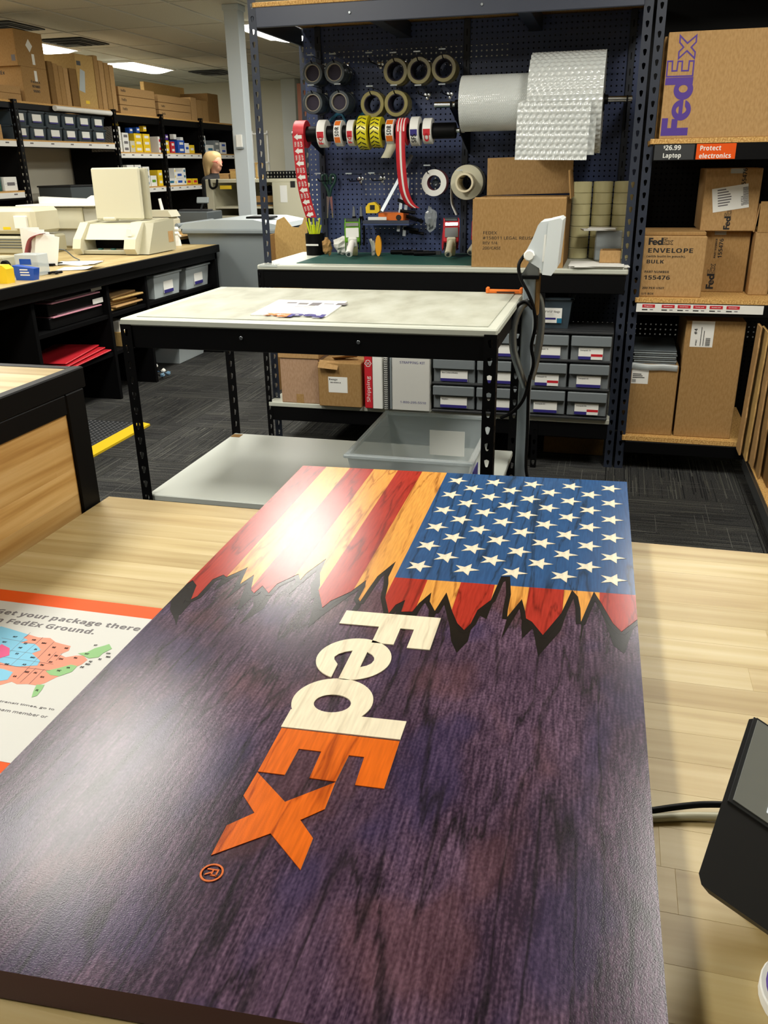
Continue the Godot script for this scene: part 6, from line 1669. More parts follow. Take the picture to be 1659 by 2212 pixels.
# ---------------------------------------------------------------- stock shelves along the left
func left_shelves() -> void:
	var t := thing("gondola_shelving", "long black shelving run with chipboard decks and white price strips on the left", "shelving", Vector3(-5.7, 0, -9.2))
	var zs := [-5.9, -7.38, -9.07, -10.13, -11.2, -12.3]
	for z in zs:
		angle_post(t, -5.40, z, 0.0, 2.0, 1.0, M.black, 0.05, 0.06)
		wbox(t, "side_panel", Vector3(-5.98, 0.0, z - 0.03), Vector3(-5.44, 1.96, z - 0.02), M.black)
	for b in 5:
		var z0: float = zs[b + 1] + 0.01
		var z1: float = zs[b] - 0.04
		for lv in ([[1.992, 0.05], [1.665, 0.05], [1.225 if b == 0 else 0.75, 0.06], [0.15, 0.08]] if b < 2 else [[1.97, 0.07], [1.575, 0.05], [1.20, 0.05], [0.75, 0.06], [0.15, 0.08]]):
			wbox(t, "deck", Vector3(-5.98, lv[0] - 0.018, z0), Vector3(-5.40, lv[0], z1), M.osb, 0.001)
			wbox(t, "beam", Vector3(-5.42, lv[0] - 0.018 - lv[1], z0), Vector3(-5.402, lv[0] - 0.018, z1), M.black)
			if lv[0] < 1.9 and lv[0] > 1.0:
				var s := wbox(t, "price_strip", Vector3(-5.4018, lv[0] - 0.062, z0 + 0.01), Vector3(-5.396, lv[0] - 0.014, z1 - 0.01), M.white, 0.001)
				for k in 5: part(s, "price_print", cbox(Vector3(0.001, 0.012, 0.05), 0.0002), M.ink_grey, Vector3(0.0031, 0.008, -0.4 * (z1 - z0) + 0.2 * (z1 - z0) * k))
		if b >= 2: wbox(t, "back_panel", Vector3(-6.0, 1.20, z0), Vector3(-5.985, 1.95, z1), M.black_matte)
		else: wbox(t, "back_panel", Vector3(-6.0, 1.62, z0), Vector3(-5.985, 1.95, z1), M.black_matte)
	var pw := struct("wall_inner", "beige partition wall behind the left shelves")
	wbox(pw, "plaster", Vector3(-6.12, 0.0, -13.0), Vector3(-6.02, 2.05, -5.0), M.wall)
	var tl := thing("tube_light_box", "long white tube box hanging from the top beam above the grey tubs", "tube", Vector3(-5.37, 1.955, -8.5))
	part(tl, "tube", rod(0.024, 1.0, 16), M.white, Vector3(0, 0.0, 0.5), Basis(X, -PI / 2))
	part(tl, "end_cap", rod(0.026, 0.02, 16), M.paper, Vector3(0, 0.0, 0.51), Basis(X, -PI / 2))
	# tubs in two rows
	for r in 2:
		for c in 6:
			var z := -7.50 - 0.265 * c
			var y := 1.666 + 0.128 * r
			var row: String = ["lower", "upper"][r]
			var o := thing("parts_tub", "smoky blue tub with a white label, number %s from the left in the %s row" % [["one", "two", "three", "four", "five", "six"][c], row], "tub", Vector3(-5.6, y, z), 0.0, "labelled tubs on the left shelf")
			tub(o, Vector3(-5.78, y, z - 0.122), Vector3(-5.43, y + 0.117, z + 0.122), M.smoke_tub, 0.012, 0.004)
			wbox(o, "lid", Vector3(-5.79, y + 0.116, z - 0.128), Vector3(-5.42, y + 0.126, z + 0.128), M.smoke_tub, 0.004)
			wbox(o, "label_card", Vector3(-5.434, y + 0.036, z - 0.07), Vector3(-5.428, y + 0.096, z + 0.065), M.paper, 0.001)
			wbox(o, "label_band", Vector3(-5.428, y + 0.024, z - 0.07), Vector3(-5.427, y + 0.037, z + 0.065), M.navy_print, 0.0002)
	# cartons on top
	var g := "cartons on top of the left shelving"
	var A := func(called, label, z0, z1, y0, y1, d, m): return carton(called, label, Vector3(-5.42 - d, y0, z1), Vector3(-5.42, y1, z0), m, g)
	var c1: Node3D = A.call("moving_carton", "big brown carton at the bottom of the tallest stack on the left", -7.63, -8.02, 1.992, 2.29, 0.5, M.kraft)
	var c2: Node3D = A.call("moving_carton", "big brown carton on top of the tallest stack, with a white diamond sticker", -7.60, -8.02, 2.29, 2.59, 0.5, M.kraft)
	part(c2, "diamond_sticker", extrude([poly([0.0, -0.055, 0.05, 0.0, 0.0, 0.055, -0.05, 0.0])], -Z, Y, Vector3(-5.4195, 2.47, -7.80) - off(c2), X * 0.001), M.paper)
	for q in [2.36, 2.22]: wbox(c2 if q > 2.3 else c1, "white_label", Vector3(-5.42, q - 0.045, -7.86), Vector3(-5.4185, q + 0.045, -7.82), M.paper, 0.0005)
	for k in 5: txt(c2, ["Fed", "PARTY BOX", "NUMBERS", "12 UNITS", "PARTY UNIT"][k], Vector3(-5.70, 2.54 - 0.042 * k, -7.599), X, Y, 0.02, M.ink, 0.2 if k else 0.1)
	wbox(c2, "print_block", Vector3(-5.48, 2.33, -7.600), Vector3(-5.44, 2.38, -7.5994), M.ink_grey, 0.0001)
	for k in 3: txt(c1, ["FedEx", "PART NUMBER", "9000"][k], Vector3(-5.4192, 2.17 - 0.04 * k, -7.82), -Z, Y, 0.022, M.ink, 0.14 - 0.02 * k)
	txt(c1, "FedEx", Vector3(-5.66, 2.24, -7.629), X, Y, 0.03, M.ink, 0.12)
	for k in 2:
		var fl := carton("small_flat_carton", ["lower small flat carton in front of the tallest stack", "upper small flat carton in front of the tallest stack"][k], Vector3(-5.85, 1.992 + 0.062 * k, -7.60), Vector3(-5.44, 2.052 + 0.062 * k, -7.24), M.kraft_light, g)
		txt(fl, "10kg", Vector3(-5.50, 2.0 + 0.062 * k, -7.2394), X, Y, 0.018, M.ink, 0.05)
	for k in 4:
		A.call("slim_carton", "slim upright carton, number %s right of the tallest stack" % ["one", "two", "three", "four"][k], -8.05 - 0.083 * k, -8.128 - 0.083 * k, 1.992, 2.37 - 0.012 * k, 0.45, [M.kraft_dark, M.kraft, M.kraft, M.kraft_light][k])
	A.call("slim_carton", "dark slim carton left of the wide yellowish carton", -8.40, -8.52, 1.992, 2.34, 0.4, M.kraft_dark)
	var wide: Node3D = A.call("wide_carton", "wide upright carton with shiny tape and a yellow sticker on the left shelf", -8.53, -8.86, 1.992, 2.485, 0.4, M.kraft_yellow)
	wbox(wide, "yellow_sticker", Vector3(-5.42, 2.03, -8.70), Vector3(-5.4185, 2.06, -8.63), M.yellow, 0.0005)
	part(wide, "clear_patch", extrude([poly([-0.08, -0.1, 0.02, -0.12, 0.06, 0.08, -0.02, 0.1])], -Z, Y, Vector3(-5.4195, 2.25, -8.62) - off(wide), X * 0.001), M.frost)
	wbox(wide, "corner_tab", Vector3(-5.42, 2.38, -8.62), Vector3(-5.4185, 2.42, -8.55), M.charcoal, 0.0005)
	A.call("slim_carton", "tallest slim carton right of the wide yellowish carton", -8.87, -8.95, 1.992, 2.50, 0.45, M.kraft)
	for k in 3: A.call("slim_carton", "slim upright carton, number %s right of the wide yellowish carton" % ["two", "three", "four"][k], -8.96 - 0.10 * k, -9.05 - 0.10 * k, 1.992, 2.46 - 0.01 * k, 0.45, [M.kraft_light, M.kraft, M.kraft_light][k])
	for k in 3:
		var fc: Node3D = A.call("laid_carton", "flat carton, %s of three in the left laid stack" % ["bottom", "middle", "top"][k], -9.30, -10.10, 1.97 + 0.092 * k, 2.058 + 0.092 * k, 0.5, M.kraft_light)
		txt(fc, "FedEx", Vector3(-5.4194, 2.02 + 0.092 * k, -9.40), -Z, Y, 0.026, M.ink, 0.1)
	for k in 3:
		var fd: Node3D = A.call("laid_carton", "flat carton, %s of three in the right laid stack" % ["bottom", "middle", "top"][k], -10.18, -11.02, 1.97 + 0.084 * k, 2.05 + 0.084 * k, 0.5, M.kraft_light)
		if k < 2: txt(fd, "FedEx", Vector3(-5.4194, 2.012 + 0.084 * k, -10.29), -Z, Y, 0.022, M.ink, 0.09)
	for k in 5: A.call("upright_carton", "upright carton, number %s from the laid stacks near the column" % ["one", "two", "three", "four", "five"][k], -11.05 - 0.17 * k, -11.20 - 0.17 * k, 1.97, [2.24, 2.22, 2.22, 2.32, 2.32][k], 0.4, [M.kraft_light, M.kraft, M.kraft, M.kraft_dark, M.kraft_dark][k])
	carton("back_carton", "large carton standing behind the upright cartons near the column", Vector3(-5.98, 1.97, -11.9), Vector3(-5.925, 2.42, -10.8), M.kraft_yellow, g)
	# goods on the two shelves: bay, level, z, width, height, colours
	var goods := [
		[1.665, -7.12, 0.20, 0.12, "kraft_light", "white", "small kraft box on the far left shelf end"],
		[1.575, -9.17, 0.16, 0.26, "white", "cream", "tall white bag of packing peanuts beside the tubs"],
		[1.575, -9.34, 0.13, 0.20, "white", "ink_grey", "white bag with grey print right of the peanut bag"],
		[1.575, -9.48, 0.10, 0.12, "cream", "yellow", "cream pack left of the large yellow boxes"],
		[1.575, -10.12, 0.06, 0.18, "white", "red", "narrow white pack at the end of the yellow boxes"],
		[1.575, -10.83, 0.12, 0.12, "white", "blue", "white and blue pack right of the blue pack"],
		[1.575, -11.74, 0.16, 0.17, "grey", "white", "grey box in the fourth bay"],
		[1.20, -9.20, 0.14, 0.20, "cream", "yellow", "cream mailer pack beside the scanner cover, second shelf"],
		[1.20, -9.37, 0.15, 0.24, "white", "teal", "tall white mailer pack beside the scanner cover, second shelf"],
		[1.20, -9.54, 0.14, 0.24, "white", "teal", "second tall white mailer pack on the second shelf"],
		[1.20, -10.435, 0.03, 0.20, "white", "yellow", "narrow tall white pack in the third bay, second shelf"],
		[1.20, -10.69, 0.07, 0.20, "white", "teal", "tall white pack right of the blue printed box, second shelf"],
		[1.575, -9.62, 0.17, 0.20, "yellow", "white", "large yellow box, left of two on the upper shelf"],
		[1.575, -9.81, 0.16, 0.20, "yellow", "white", "large yellow box, right of two on the upper shelf"],
		[1.575, -10.28, 0.15, 0.14, "yellow", "paper", "yellow box at the left of the third bay"],
		[1.575, -10.45, 0.10, 0.13, "red", "white", "red and white pack in the third bay"],
		[1.575, -10.68, 0.17, 0.15, "blue", "white", "blue pack in the third bay"],
		[1.575, -10.97, 0.14, 0.10, "yellow", "white", "small yellow box at the right of the third bay"],
		[1.575, -11.33, 0.12, 0.22, "white", "teal", "tall white and blue box in the fourth bay"],
		[1.575, -11.52, 0.22, 0.11, "white", "teal", "low white box with blue print in the fourth bay"],
		[1.575, -11.95, 0.18, 0.15, "white", "blue", "white box with blue print next to the column"],
		[1.20, -9.72, 0.15, 0.22, "white", "teal", "tall pale blue mailer box, left on the second shelf"],
		[1.20, -9.88, 0.14, 0.12, "white", "green", "white box with green print on the second shelf"],
		[1.20, -10.05, 0.11, 0.18, "yellow", "white", "yellow box stack on the second shelf"],
		[1.20, -10.33, 0.17, 0.08, "white", "teal", "low white box pair in the third bay, second shelf"],
		[1.20, -10.55, 0.19, 0.16, "white", "blue", "white box with blue print in the third bay, second shelf"],
		[1.20, -10.80, 0.14, 0.07, "yellow", "red", "small yellow and red box, left of two on the second shelf"],
		[1.20, -10.98, 0.14, 0.07, "yellow", "red", "small yellow and red box, right of two on the second shelf"],
		[1.225, -7.02, 0.13, 0.16, "mat_green", "green", "green pack at the far left on the second shelf"],
		[1.225, -7.22, 0.18, 0.12, "white", "ink_grey", "white box with grey print at the far left on the second shelf"]]
	for a in goods:
		var o := thing("boxed_goods", a[6], "box", Vector3(-5.55, a[0], a[1]), 0.0, "boxed goods on the left shelves")
		wbox(o, "box_body", Vector3(-5.72, a[0], a[1] - a[2] / 2), Vector3(-5.425, a[0] + a[3], a[1] + a[2] / 2), M[a[4]], 0.003)
		var rows := maxi(1, int(a[3] / 0.065))
		for k in rows:
			var y: float = a[0] + a[3] * (k + 0.5) / rows
			wbox(o, "print_panel", Vector3(-5.4252, y - 0.014, a[1] - a[2] * 0.3), Vector3(-5.4240, y + 0.014, a[1] + a[2] * 0.3), M[a[5]], 0.0003)
		wbox(o, "seam", Vector3(-5.4252, a[0] + a[3] * 0.5 - 0.001, a[1] - a[2] * 0.48), Vector3(-5.4243, a[0] + a[3] * 0.5 + 0.001, a[1] + a[2] * 0.48), M.ink_grey, 0.0001)
	# small hook cards above the goods
	for k in 8:
		var z: float = [-9.14, -9.26, -9.56, -9.72, -9.88, -10.40, -10.62, -10.80][k]
		var y: float = [1.85, 1.86, 1.79, 1.80, 1.82, 1.74, 1.75, 1.72][k]
		var o := thing("small_pack", "small %s pack on the left goods shelf, number %s from the tubs" % [["purple", "yellow", "blue", "blue", "yellow", "purple", "white", "white"][k], ["one", "two", "three", "four", "five", "six", "seven", "eight"][k]], "pack", Vector3(-5.5, y - 0.015, z))
		part(o, "pack_body", cbox(Vector3(0.06, 0.06, 0.07), 0.004), [M.purple, M.yellow, M.blue, M.blue, M.yellow, M.purple, M.white, M.white][k], Vector3(0, 0.03, 0))
		part(o, "pack_print", cbox(Vector3(0.001, 0.02, 0.05), 0.0002), M.paper, Vector3(0.0305, 0.035, 0))
	var gb := thing("grey_bin_box", "grey box on the lower left shelf beside the scanner cover", "box", Vector3(-5.55, 1.0, -8.4))
	wbox(gb, "box_body", Vector3(-5.8, 0.752, -8.68), Vector3(-5.42, 1.235, -8.14), M.grey_dark, 0.004)
	wbox(gb, "lid", Vector3(-5.81, 1.235, -8.69), Vector3(-5.41, 1.25, -8.13), M.charcoal, 0.003)
	gb.position.y = 0.752
	for c in gb.get_children(): c.position.y += 1.0 - 0.752

# ---------------------------------------------------------------- far service station
# body as one surface: distances to tapered capsules joined smoothly, meshed as surface nets
func sd_caps(p: Vector3, a: Vector3, b: Vector3, ra: float, rb: float) -> float:
	var ab := b - a
	var h := clampf((p - a).dot(ab) / ab.length_squared(), 0.0, 1.0)
	return (p - a - ab * h).length() - lerpf(ra, rb, h)

func body_mesh(bones: Array, lo: Vector3, hi: Vector3, cell: float, k: float) -> ArrayMesh:
	var n := Vector3i(((hi - lo) / cell).ceil()) + Vector3i.ONE
	var f := PackedFloat32Array()
	f.resize(n.x * n.y * n.z)
	f.fill(1.0)
	for z in n.z:
		for y in n.y:
			for x in n.x:
				var p := lo + Vector3(x, y, z) * cell
				var d := 1.0
				for b in bones:
					var e := sd_caps(p, b[0], b[1], b[2], b[3])
					var h := clampf(0.5 + 0.5 * (d - e) / k, 0.0, 1.0)
					d = lerpf(d, e, h) - k * h * (1.0 - h)
				f[x + n.x * (y + n.y * z)] = d
	var at := {}
	var st := begin(1)
	var ver := func(c: Vector3i):
		if at.has(c): return at[c]
		var s := Vector3.ZERO
		var cnt := 0
		for e in [[0, 1], [2, 3], [4, 5], [6, 7], [0, 2], [1, 3], [4, 6], [5, 7], [0, 4], [1, 5], [2, 6], [3, 7]]:
			var i0 := Vector3i(e[0] & 1, (e[0] >> 1) & 1, (e[0] >> 2) & 1)
			var i1 := Vector3i(e[1] & 1, (e[1] >> 1) & 1, (e[1] >> 2) & 1)
			var a := c + i0
			var b := c + i1
			var fa := f[a.x + n.x * (a.y + n.y * a.z)]
			var fb := f[b.x + n.x * (b.y + n.y * b.z)]
			if (fa < 0) != (fb < 0):
				s += Vector3(i0).lerp(Vector3(i1), fa / (fa - fb))
				cnt += 1
		var v := lo + (Vector3(c) + s / maxf(cnt, 1)) * cell
		at[c] = v
		return v
	for z in range(1, n.z - 1):
		for y in range(1, n.y - 1):
			for x in range(1, n.x - 1):
				var f0 := f[x + n.x * (y + n.y * z)]
				for ax in 3:
					var d := Vector3i.ZERO
					d[ax] = 1
					var q := Vector3i(x, y, z) + d
					var f1 := f[q.x + n.x * (q.y + n.y * q.z)]
					if (f0 < 0) == (f1 < 0): continue
					var u := Vector3i.ZERO
					u[(ax + 1) % 3] = 1
					var w := Vector3i.ZERO
					w[(ax + 2) % 3] = 1
					var c := Vector3i(x, y, z)
					var p0: Vector3 = ver.call(c - u - w)
					var p1: Vector3 = ver.call(c - w)
					var p2: Vector3 = ver.call(c)
					var p3: Vector3 = ver.call(c - u)
					if f0 < 0: quad(st, p0, p1, p2, p3)
					else: quad(st, p3, p2, p1, p0)
	return done(st)

func person() -> void:
	# stands behind the service desk, turned to the right, head bent; face along +x in her own axes
	var o := thing("person", "blond person with red glasses and black shirt standing behind the service desk", "person", Vector3(-4.50, 0, -9.6), -0.25)
	var bones := [
		[Vector3(0, 0.86, 0.0), Vector3(0, 1.02, 0.0), 0.150, 0.135], [Vector3(0, 1.02, 0), Vector3(0.01, 1.20, 0), 0.135, 0.145], [Vector3(0.0, 1.255, -0.11), Vector3(0.0, 1.255, 0.11), 0.062, 0.062],
		[Vector3(0.01, 1.24, 0), Vector3(0.02, 1.285, 0), 0.078, 0.056],
		[Vector3(0, 1.255, 0.155), Vector3(0.02, 1.02, 0.20), 0.052, 0.042], [Vector3(0.02, 1.02, 0.20), Vector3(0.22, 0.97, 0.15), 0.040, 0.030],
		[Vector3(0, 1.255, -0.155), Vector3(0.02, 1.02, -0.20), 0.052, 0.042], [Vector3(0.02, 1.02, -0.20), Vector3(0.22, 0.97, -0.15), 0.040, 0.030],
		[Vector3(0, 0.84, 0.08), Vector3(0.01, 0.46, 0.085), 0.088, 0.058], [Vector3(0.01, 0.46, 0.085), Vector3(-0.01, 0.08, 0.085), 0.058, 0.040], [Vector3(-0.01, 0.05, 0.085), Vector3(0.13, 0.035, 0.10), 0.042, 0.032],
		[Vector3(0, 0.84, -0.08), Vector3(0.01, 0.46, -0.085), 0.088, 0.058], [Vector3(0.01, 0.46, -0.085), Vector3(-0.01, 0.08, -0.085), 0.058, 0.040], [Vector3(-0.01, 0.05, -0.085), Vector3(0.13, 0.035, -0.10), 0.042, 0.032]]
	part(o, "shirt_and_trousers", body_mesh(bones, Vector3(-0.2, -0.01, -0.3), Vector3(0.3, 1.36, 0.3), 0.02, 0.03), M.shirt)
	for s in [-1.0, 1.0]:
		var h := [[Vector3(0.22, 0.97, 0.15 * s), Vector3(0.285, 0.965, 0.14 * s), 0.026, 0.028]]
		for k in 4: h.append([Vector3(0.29, 0.968, (0.14 + 0.020 * (k - 1.5)) * s), Vector3(0.345 - 0.006 * absf(k - 1.5), 0.945, (0.14 + 0.022 * (k - 1.5)) * s), 0.009, 0.007])
		h.append([Vector3(0.255, 0.965, 0.12 * s), Vector3(0.295, 0.95, 0.092 * s), 0.010, 0.008])
		part(o, "hand", body_mesh(h, Vector3(0.18, 0.92, minf(0.06 * s, 0.21 * s)), Vector3(0.37, 1.01, maxf(0.06 * s, 0.21 * s)), 0.006, 0.008), M.skin)
	# head: skull, jaw, nose, chin, neck
	var hd := [[Vector3(-0.005, 1.465, 0), Vector3(0.03, 1.455, 0), 0.082, 0.076], [Vector3(0.045, 1.415, 0), Vector3(0.062, 1.385, 0), 0.052, 0.034], [Vector3(0.085, 1.45, 0), Vector3(0.112, 1.418, 0), 0.012, 0.013], [Vector3(0.02, 1.30, 0), Vector3(0.012, 1.42, 0), 0.046, 0.046],
		[Vector3(0.084, 1.395, -0.012), Vector3(0.084, 1.395, 0.012), 0.012, 0.012], [Vector3(0.0, 1.44, 0.078), Vector3(0.0, 1.415, 0.078), 0.014, 0.010], [Vector3(0.0, 1.44, -0.078), Vector3(0.0, 1.415, -0.078), 0.014, 0.010]]
	var head := part(o, "head", body_mesh(hd, Vector3(-0.12, 1.25, -0.12), Vector3(0.15, 1.57, 0.12), 0.008, 0.018), M.skin)
	var hr := [[Vector3(-0.015, 1.478, -0.022), Vector3(-0.015, 1.478, 0.022), 0.092, 0.092], [Vector3(0.035, 1.515, -0.03), Vector3(0.035, 1.515, 0.03), 0.048, 0.048], [Vector3(0.0, 1.47, 0.075), Vector3(-0.02, 1.36, 0.078), 0.028, 0.018], [Vector3(0.0, 1.47, -0.075), Vector3(-0.02, 1.36, -0.078), 0.028, 0.018], [Vector3(-0.07, 1.44, 0.03), Vector3(-0.065, 1.30, 0.045), 0.048, 0.030], [Vector3(-0.07, 1.44, -0.03), Vector3(-0.065, 1.30, -0.045), 0.048, 0.030], [Vector3(0.02, 1.525, 0), Vector3(0.045, 1.512, 0), 0.042, 0.034], [Vector3(-0.03, 1.45, 0.07), Vector3(-0.03, 1.33, 0.075), 0.030, 0.016], [Vector3(-0.03, 1.45, -0.07), Vector3(-0.03, 1.33, -0.075), 0.030, 0.016]]
	part(o, "hair", body_mesh(hr, Vector3(-0.15, 1.24, -0.14), Vector3(0.12, 1.60, 0.14), 0.01, 0.02), M.hair)
	for s in [-1.0, 1.0]:
		part(head, "glasses_rim", tube(spline([Vector3(0.098, 1.452, 0.010 * s), Vector3(0.096, 1.462, 0.030 * s), Vector3(0.088, 1.455, 0.050 * s), Vector3(0.092, 1.438, 0.036 * s), Vector3(0.098, 1.440, 0.014 * s), Vector3(0.098, 1.452, 0.010 * s)]), 0.0028, 6), M.red)
		part(head, "glasses_arm", tube([Vector3(0.088, 1.456, 0.052 * s), Vector3(0.05, 1.458, 0.082 * s), Vector3(0.0, 1.448, 0.090 * s)], 0.0025, 6), M.red)
		part(head, "eye", rod(0.009, 0.004, 10), M.ink, Vector3(0.086, 1.448, 0.032 * s), Basis(Z, -PI / 2))
	part(head, "mouth", cbox(Vector3(0.004, 0.005, 0.036), 0.001), mat("#a05048", 0.6), Vector3(0.0965, 1.393, 0))

func far_station() -> void:
	var c := struct("column", "square pale grey structural column beside the waste cart")
	c.name = "trim_1"
	wbox(c, "shaft", Vector3(-3.575, 0.0, -8.24), Vector3(-3.435, 2.75, -8.10), M.column, 0.006)
	wbox(c, "collar", Vector3(-3.585, 2.70, -8.25), Vector3(-3.425, 2.75, -8.09), M.column, 0.004)
	var sw := thing("thermostat", "white wall thermostat on the pale column", "thermostat", Vector3(-3.50, 1.56, -8.09))
	wbox(sw, "case", Vector3(-3.535, 1.57, -8.10), Vector3(-3.475, 1.68, -8.075), M.white, 0.004)
	wbox(sw, "base_plate", Vector3(-3.54, 1.555, -8.10), Vector3(-3.47, 1.572, -8.07), M.grey, 0.002)
	var p := thing("service_desk", "beige service desk partition with an open shelf niche in the background", "desk", Vector3(-3.7, 0, -8.9))
	wbox(p, "left_panel", Vector3(-4.13, 0.0, -9.3), Vector3(-4.05, 1.28, -8.58), M.cream, 0.004)
	wbox(p, "top_board", Vector3(-4.13, 1.25, -9.3), Vector3(-3.0, 1.285, -8.58), M.cream, 0.004)
	wbox(p, "right_panel", Vector3(-3.40, 0.0, -9.3), Vector3(-3.0, 1.25, -8.58), M.cream, 0.004)
	wbox(p, "niche_back", Vector3(-4.05, 0.0, -9.3), Vector3(-3.40, 1.25, -9.2), M.cream_dark)
	wbox(p, "niche_shelf", Vector3(-4.05, 1.0, -9.2), Vector3(-3.40, 1.02, -8.6), M.cream)
	wbox(p, "lower_panel", Vector3(-4.05, 0.0, -8.66), Vector3(-3.40, 0.93, -8.6), M.cream, 0.004)
	wbox(p, "notice", Vector3(-3.315, 1.06, -8.58), Vector3(-3.24, 1.22, -8.578), M.paper, 0.0005)
	wbox(p, "black_plus_plate", Vector3(-3.20, 1.20, -8.58), Vector3(-3.15, 1.26, -8.577), M.ink, 0.0005)
	wbox(p, "yellow_tag", Vector3(-3.97, 1.19, -8.60), Vector3(-3.85, 1.225, -8.575), M.yellow, 0.001)
	part(p, "cable_loop", tube(spline([Vector3(-4.08, 1.285, -8.57), Vector3(-4.07, 1.22, -8.56), Vector3(-4.04, 1.20, -8.56), Vector3(-4.0, 1.22, -8.56), Vector3(-3.99, 1.285, -8.57)]), 0.011, 8), M.black, -off(p))
	var cards := [["kraft_light", -3.99, 0.10, 0.05, "low tan box on top of the service desk"], ["kraft_yellow", -3.86, 0.12, 0.09, "taller tan box on top of the service desk"]]
	for a in cards:
		var b := thing("desk_box", a[4], "box", Vector3(a[1], 1.285, -8.8))
		wbox(b, "box_body", Vector3(a[1] - a[2] / 2, 1.285, -8.86), Vector3(a[1] + a[2] / 2, 1.285 + a[3], -8.74), M[a[0]], 0.003)
		wbox(b, "lid", Vector3(a[1] - a[2] / 2 - 0.004, 1.285 + a[3] - 0.012, -8.864), Vector3(a[1] + a[2] / 2 + 0.004, 1.289 + a[3], -8.736), M.kraft_light, 0.002)
	var fr := thing("wood_frame", "empty light wood frame standing on the service desk right of the column", "frame", Vector3(-3.56, 1.285, -8.72))
	for s in [-1, 1]:
		wbox(fr, "side", Vector3(-3.575 + s * 0.04 - 0.008, 1.285, -8.73), Vector3(-3.575 + s * 0.04 + 0.008, 1.44, -8.71), M.kraft_yellow, 0.001)
	wbox(fr, "top_bar", Vector3(-3.62, 1.425, -8.73), Vector3(-3.53, 1.44, -8.71), M.kraft_yellow, 0.001)
	wbox(fr, "bottom_bar", Vector3(-3.62, 1.285, -8.73), Vector3(-3.53, 1.30, -8.71), M.kraft_yellow, 0.001)
	var bb := thing("black_mesh_tray", "long black perforated tray on the service desk", "tray", Vector3(-3.23, 1.285, -8.62))
	part(bb, "mesh_front", perforated(0.46, 0.07, 14, 2, hole8(0.011, 0.012), 0.003), M.black, Vector3(0, 0, 0.02))
	part(bb, "floor", cbox(Vector3(0.46, 0.006, 0.12), 0.001), M.black, Vector3(0, 0.004, -0.04))
	part(bb, "mesh_back", perforated(0.46, 0.07, 14, 2, hole8(0.011, 0.012), 0.003), M.black, Vector3(0, 0, -0.09))
	var nb := thing("niche_boxes", "brown file carton in the service desk niche", "carton", Vector3(-3.7, 1.02, -8.8))
	wbox(nb, "carton_body", Vector3(-3.62, 1.02, -8.95), Vector3(-3.42, 1.12, -8.65), M.kraft, 0.003)
	wbox(nb, "dark_band", Vector3(-3.622, 1.035, -8.952), Vector3(-3.418, 1.06, -8.648), M.charcoal, 0.001)
	var bg := thing("black_film", "bunched black plastic film above the file carton in the niche", "film", Vector3(-3.53, 1.12, -8.78))
	part(bg, "film", crumple(Vector3(0.10, 0.05, 0.08), 61), M.black)
	person()
	# machines on a low table behind the copy counter
	var tb := thing("back_table", "dark low table with wood top behind the copy counter", "table", Vector3(-3.5, 0, -6.7))
	wbox(tb, "table_top", Vector3(-4.45, 0.86, -7.55), Vector3(-3.38, 0.885, -6.45), M.panel1, 0.002)
	wbox(tb, "apron", Vector3(-4.42, 0.78, -6.49), Vector3(-3.40, 0.86, -6.47), M.black)
	for x in [-4.40, -3.43]:
		for z in [-7.5, -6.5]: wbox(tb, "leg", Vector3(x - 0.025, 0.0, z - 0.025), Vector3(x + 0.025, 0.86, z + 0.025), M.black)
	var gm := thing("grey_machine", "dark grey laminator box on the back table", "laminator", Vector3(-3.55, 0.885, -7.2))
	wbox(gm, "machine_body", Vector3(-3.76, 0.885, -7.35), Vector3(-3.40, 1.045, -7.05), M.grey_dark, 0.006)
	wbox(gm, "top_slot", Vector3(-3.72, 1.045, -7.25), Vector3(-3.44, 1.06, -7.15), M.charcoal, 0.003)
	part(gm, "display_arm", tube([Vector3(0.02, 0.17, 0.0), Vector3(0.05, 0.24, 0.0)], 0.008, 8), M.charcoal)
	part(gm, "display", cbox(Vector3(0.11, 0.05, 0.02), 0.004), M.grey, Vector3(0.06, 0.25, 0.03), Basis(X, -0.3))
	var cm := thing("cream_punch", "cream hole punch machine with an upright lever on the back table", "punch", Vector3(-3.66, 0.885, -6.75))
	wbox(cm, "machine_body", Vector3(-3.80, 0.885, -6.85), Vector3(-3.55, 1.02, -6.65), M.cream, 0.02)
	part(cm, "hood", extrude([poly([-0.14, 0.14, 0.12, 0.14, 0.09, 0.19, -0.12, 0.19])], X, Y, Vector3(0, 0, -0.08), Z * 0.16), M.cream)
	part(cm, "lever", tube([Vector3(0.0, 0.19, 0), Vector3(-0.015, 0.28, 0)], 0.014, 10, 0.012), M.white)
	var dk := thing("desk_lamp", "dark bent desk lamp leaning over the back table", "lamp", Vector3(-3.80, 0.885, -6.55))
	part(dk, "base", rod(0.06, 0.02, 20), M.black)
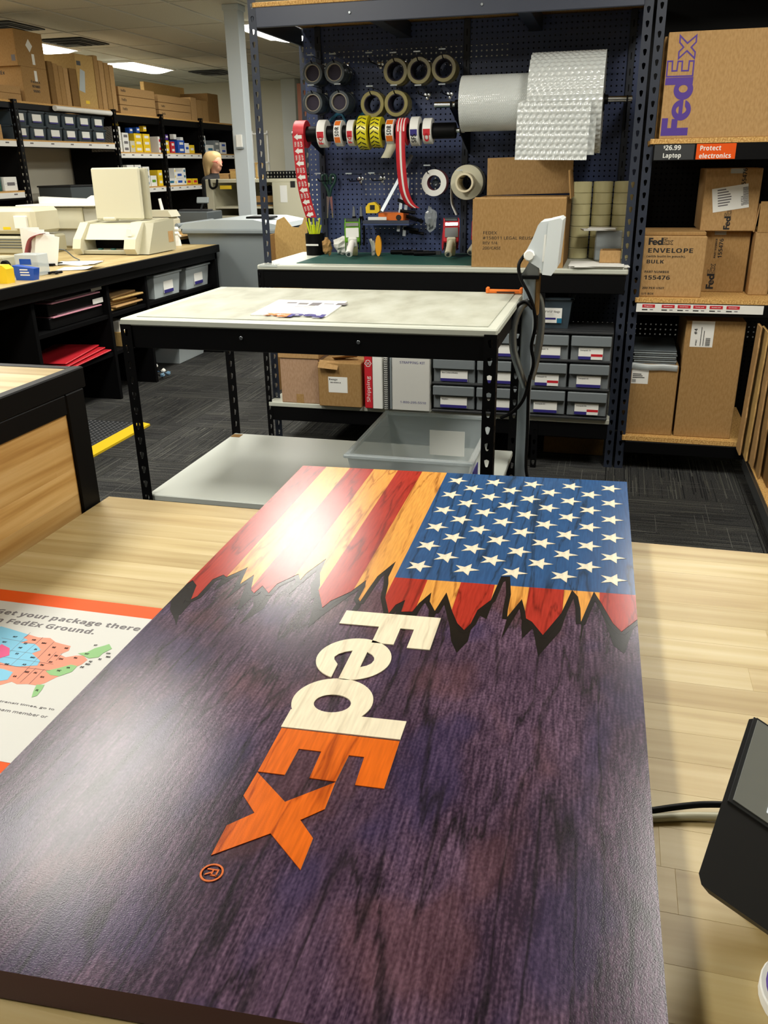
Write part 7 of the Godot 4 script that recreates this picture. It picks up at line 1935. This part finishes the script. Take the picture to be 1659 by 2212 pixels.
	part(dk, "arm", tube(spline([Vector3(0, 0.02, 0), Vector3(0.03, 0.16, 0), Vector3(0.0, 0.26, 0), Vector3(-0.08, 0.30, 0)]), 0.012, 8), M.black)
	part(dk, "shade", tube([Vector3(-0.16, 0.27, 0), Vector3(-0.04, 0.31, 0)], 0.05, 12, 0.035), mat("#1c2434", 0.5))
	var fg := thing("white_figurine", "small white figurine of a standing child at the end of the copy counter", "figurine", Vector3(-3.275, 0.84, -6.225))
	fg.scale = Vector3.ONE * 1.25
	part(fg, "body", lathe([Vector2(0, 0), Vector2(0.024, 0), Vector2(0.020, 0.03), Vector2(0.012, 0.06), Vector2(0.018, 0.072), Vector2(0.008, 0.085), Vector2(0, 0.086)], 14), M.white)
	part(fg, "head", lathe([Vector2(0, 0), Vector2(0.012, 0.004), Vector2(0.016, 0.014), Vector2(0.012, 0.025), Vector2(0, 0.029)], 14), M.white, Vector3(0, 0.083, 0))
	part(fg, "arms", tube([Vector3(-0.03, 0.055, 0.004), Vector3(0.0, 0.072, 0.0), Vector3(0.03, 0.055, 0.004)], 0.006, 8), M.white)
	# things along the far wall
	var wc := struct("trim_2", "pale wall pilaster on the far wall")
	wbox(wc, "shaft", Vector3(-5.6, 0.0, -15.0), Vector3(-5.35, 2.75, -14.8), M.wall_white, 0.005)
	var ps := thing("orange_poster", "narrow salmon poster edge on the far wall beside the pegboard", "poster", Vector3(-4.9, 1.9, -14.2))
	wbox(ps, "board", Vector3(-5.10, 2.05, -14.22), Vector3(-4.95, 2.62, -14.20), mat("#b87860", 0.6), 0.002)
	wbox(ps, "stand", Vector3(-5.03, 0.0, -14.24), Vector3(-5.01, 2.62, -14.222), M.black, 0.002)
	var rk := thing("wire_rack", "pale wire rack against the far wall", "rack", Vector3(-5.2, 0, -13.0))
	for x in [-5.42, -5.30, -5.18]: wbox(rk, "upright", Vector3(x - 0.012, 0.0, -13.02), Vector3(x + 0.012, 1.9, -13.0), M.white)
	for y in [1.05, 1.45, 1.85]: wbox(rk, "shelf_bar", Vector3(-5.42, y, -13.03), Vector3(-5.18, y + 0.02, -12.98), M.white)
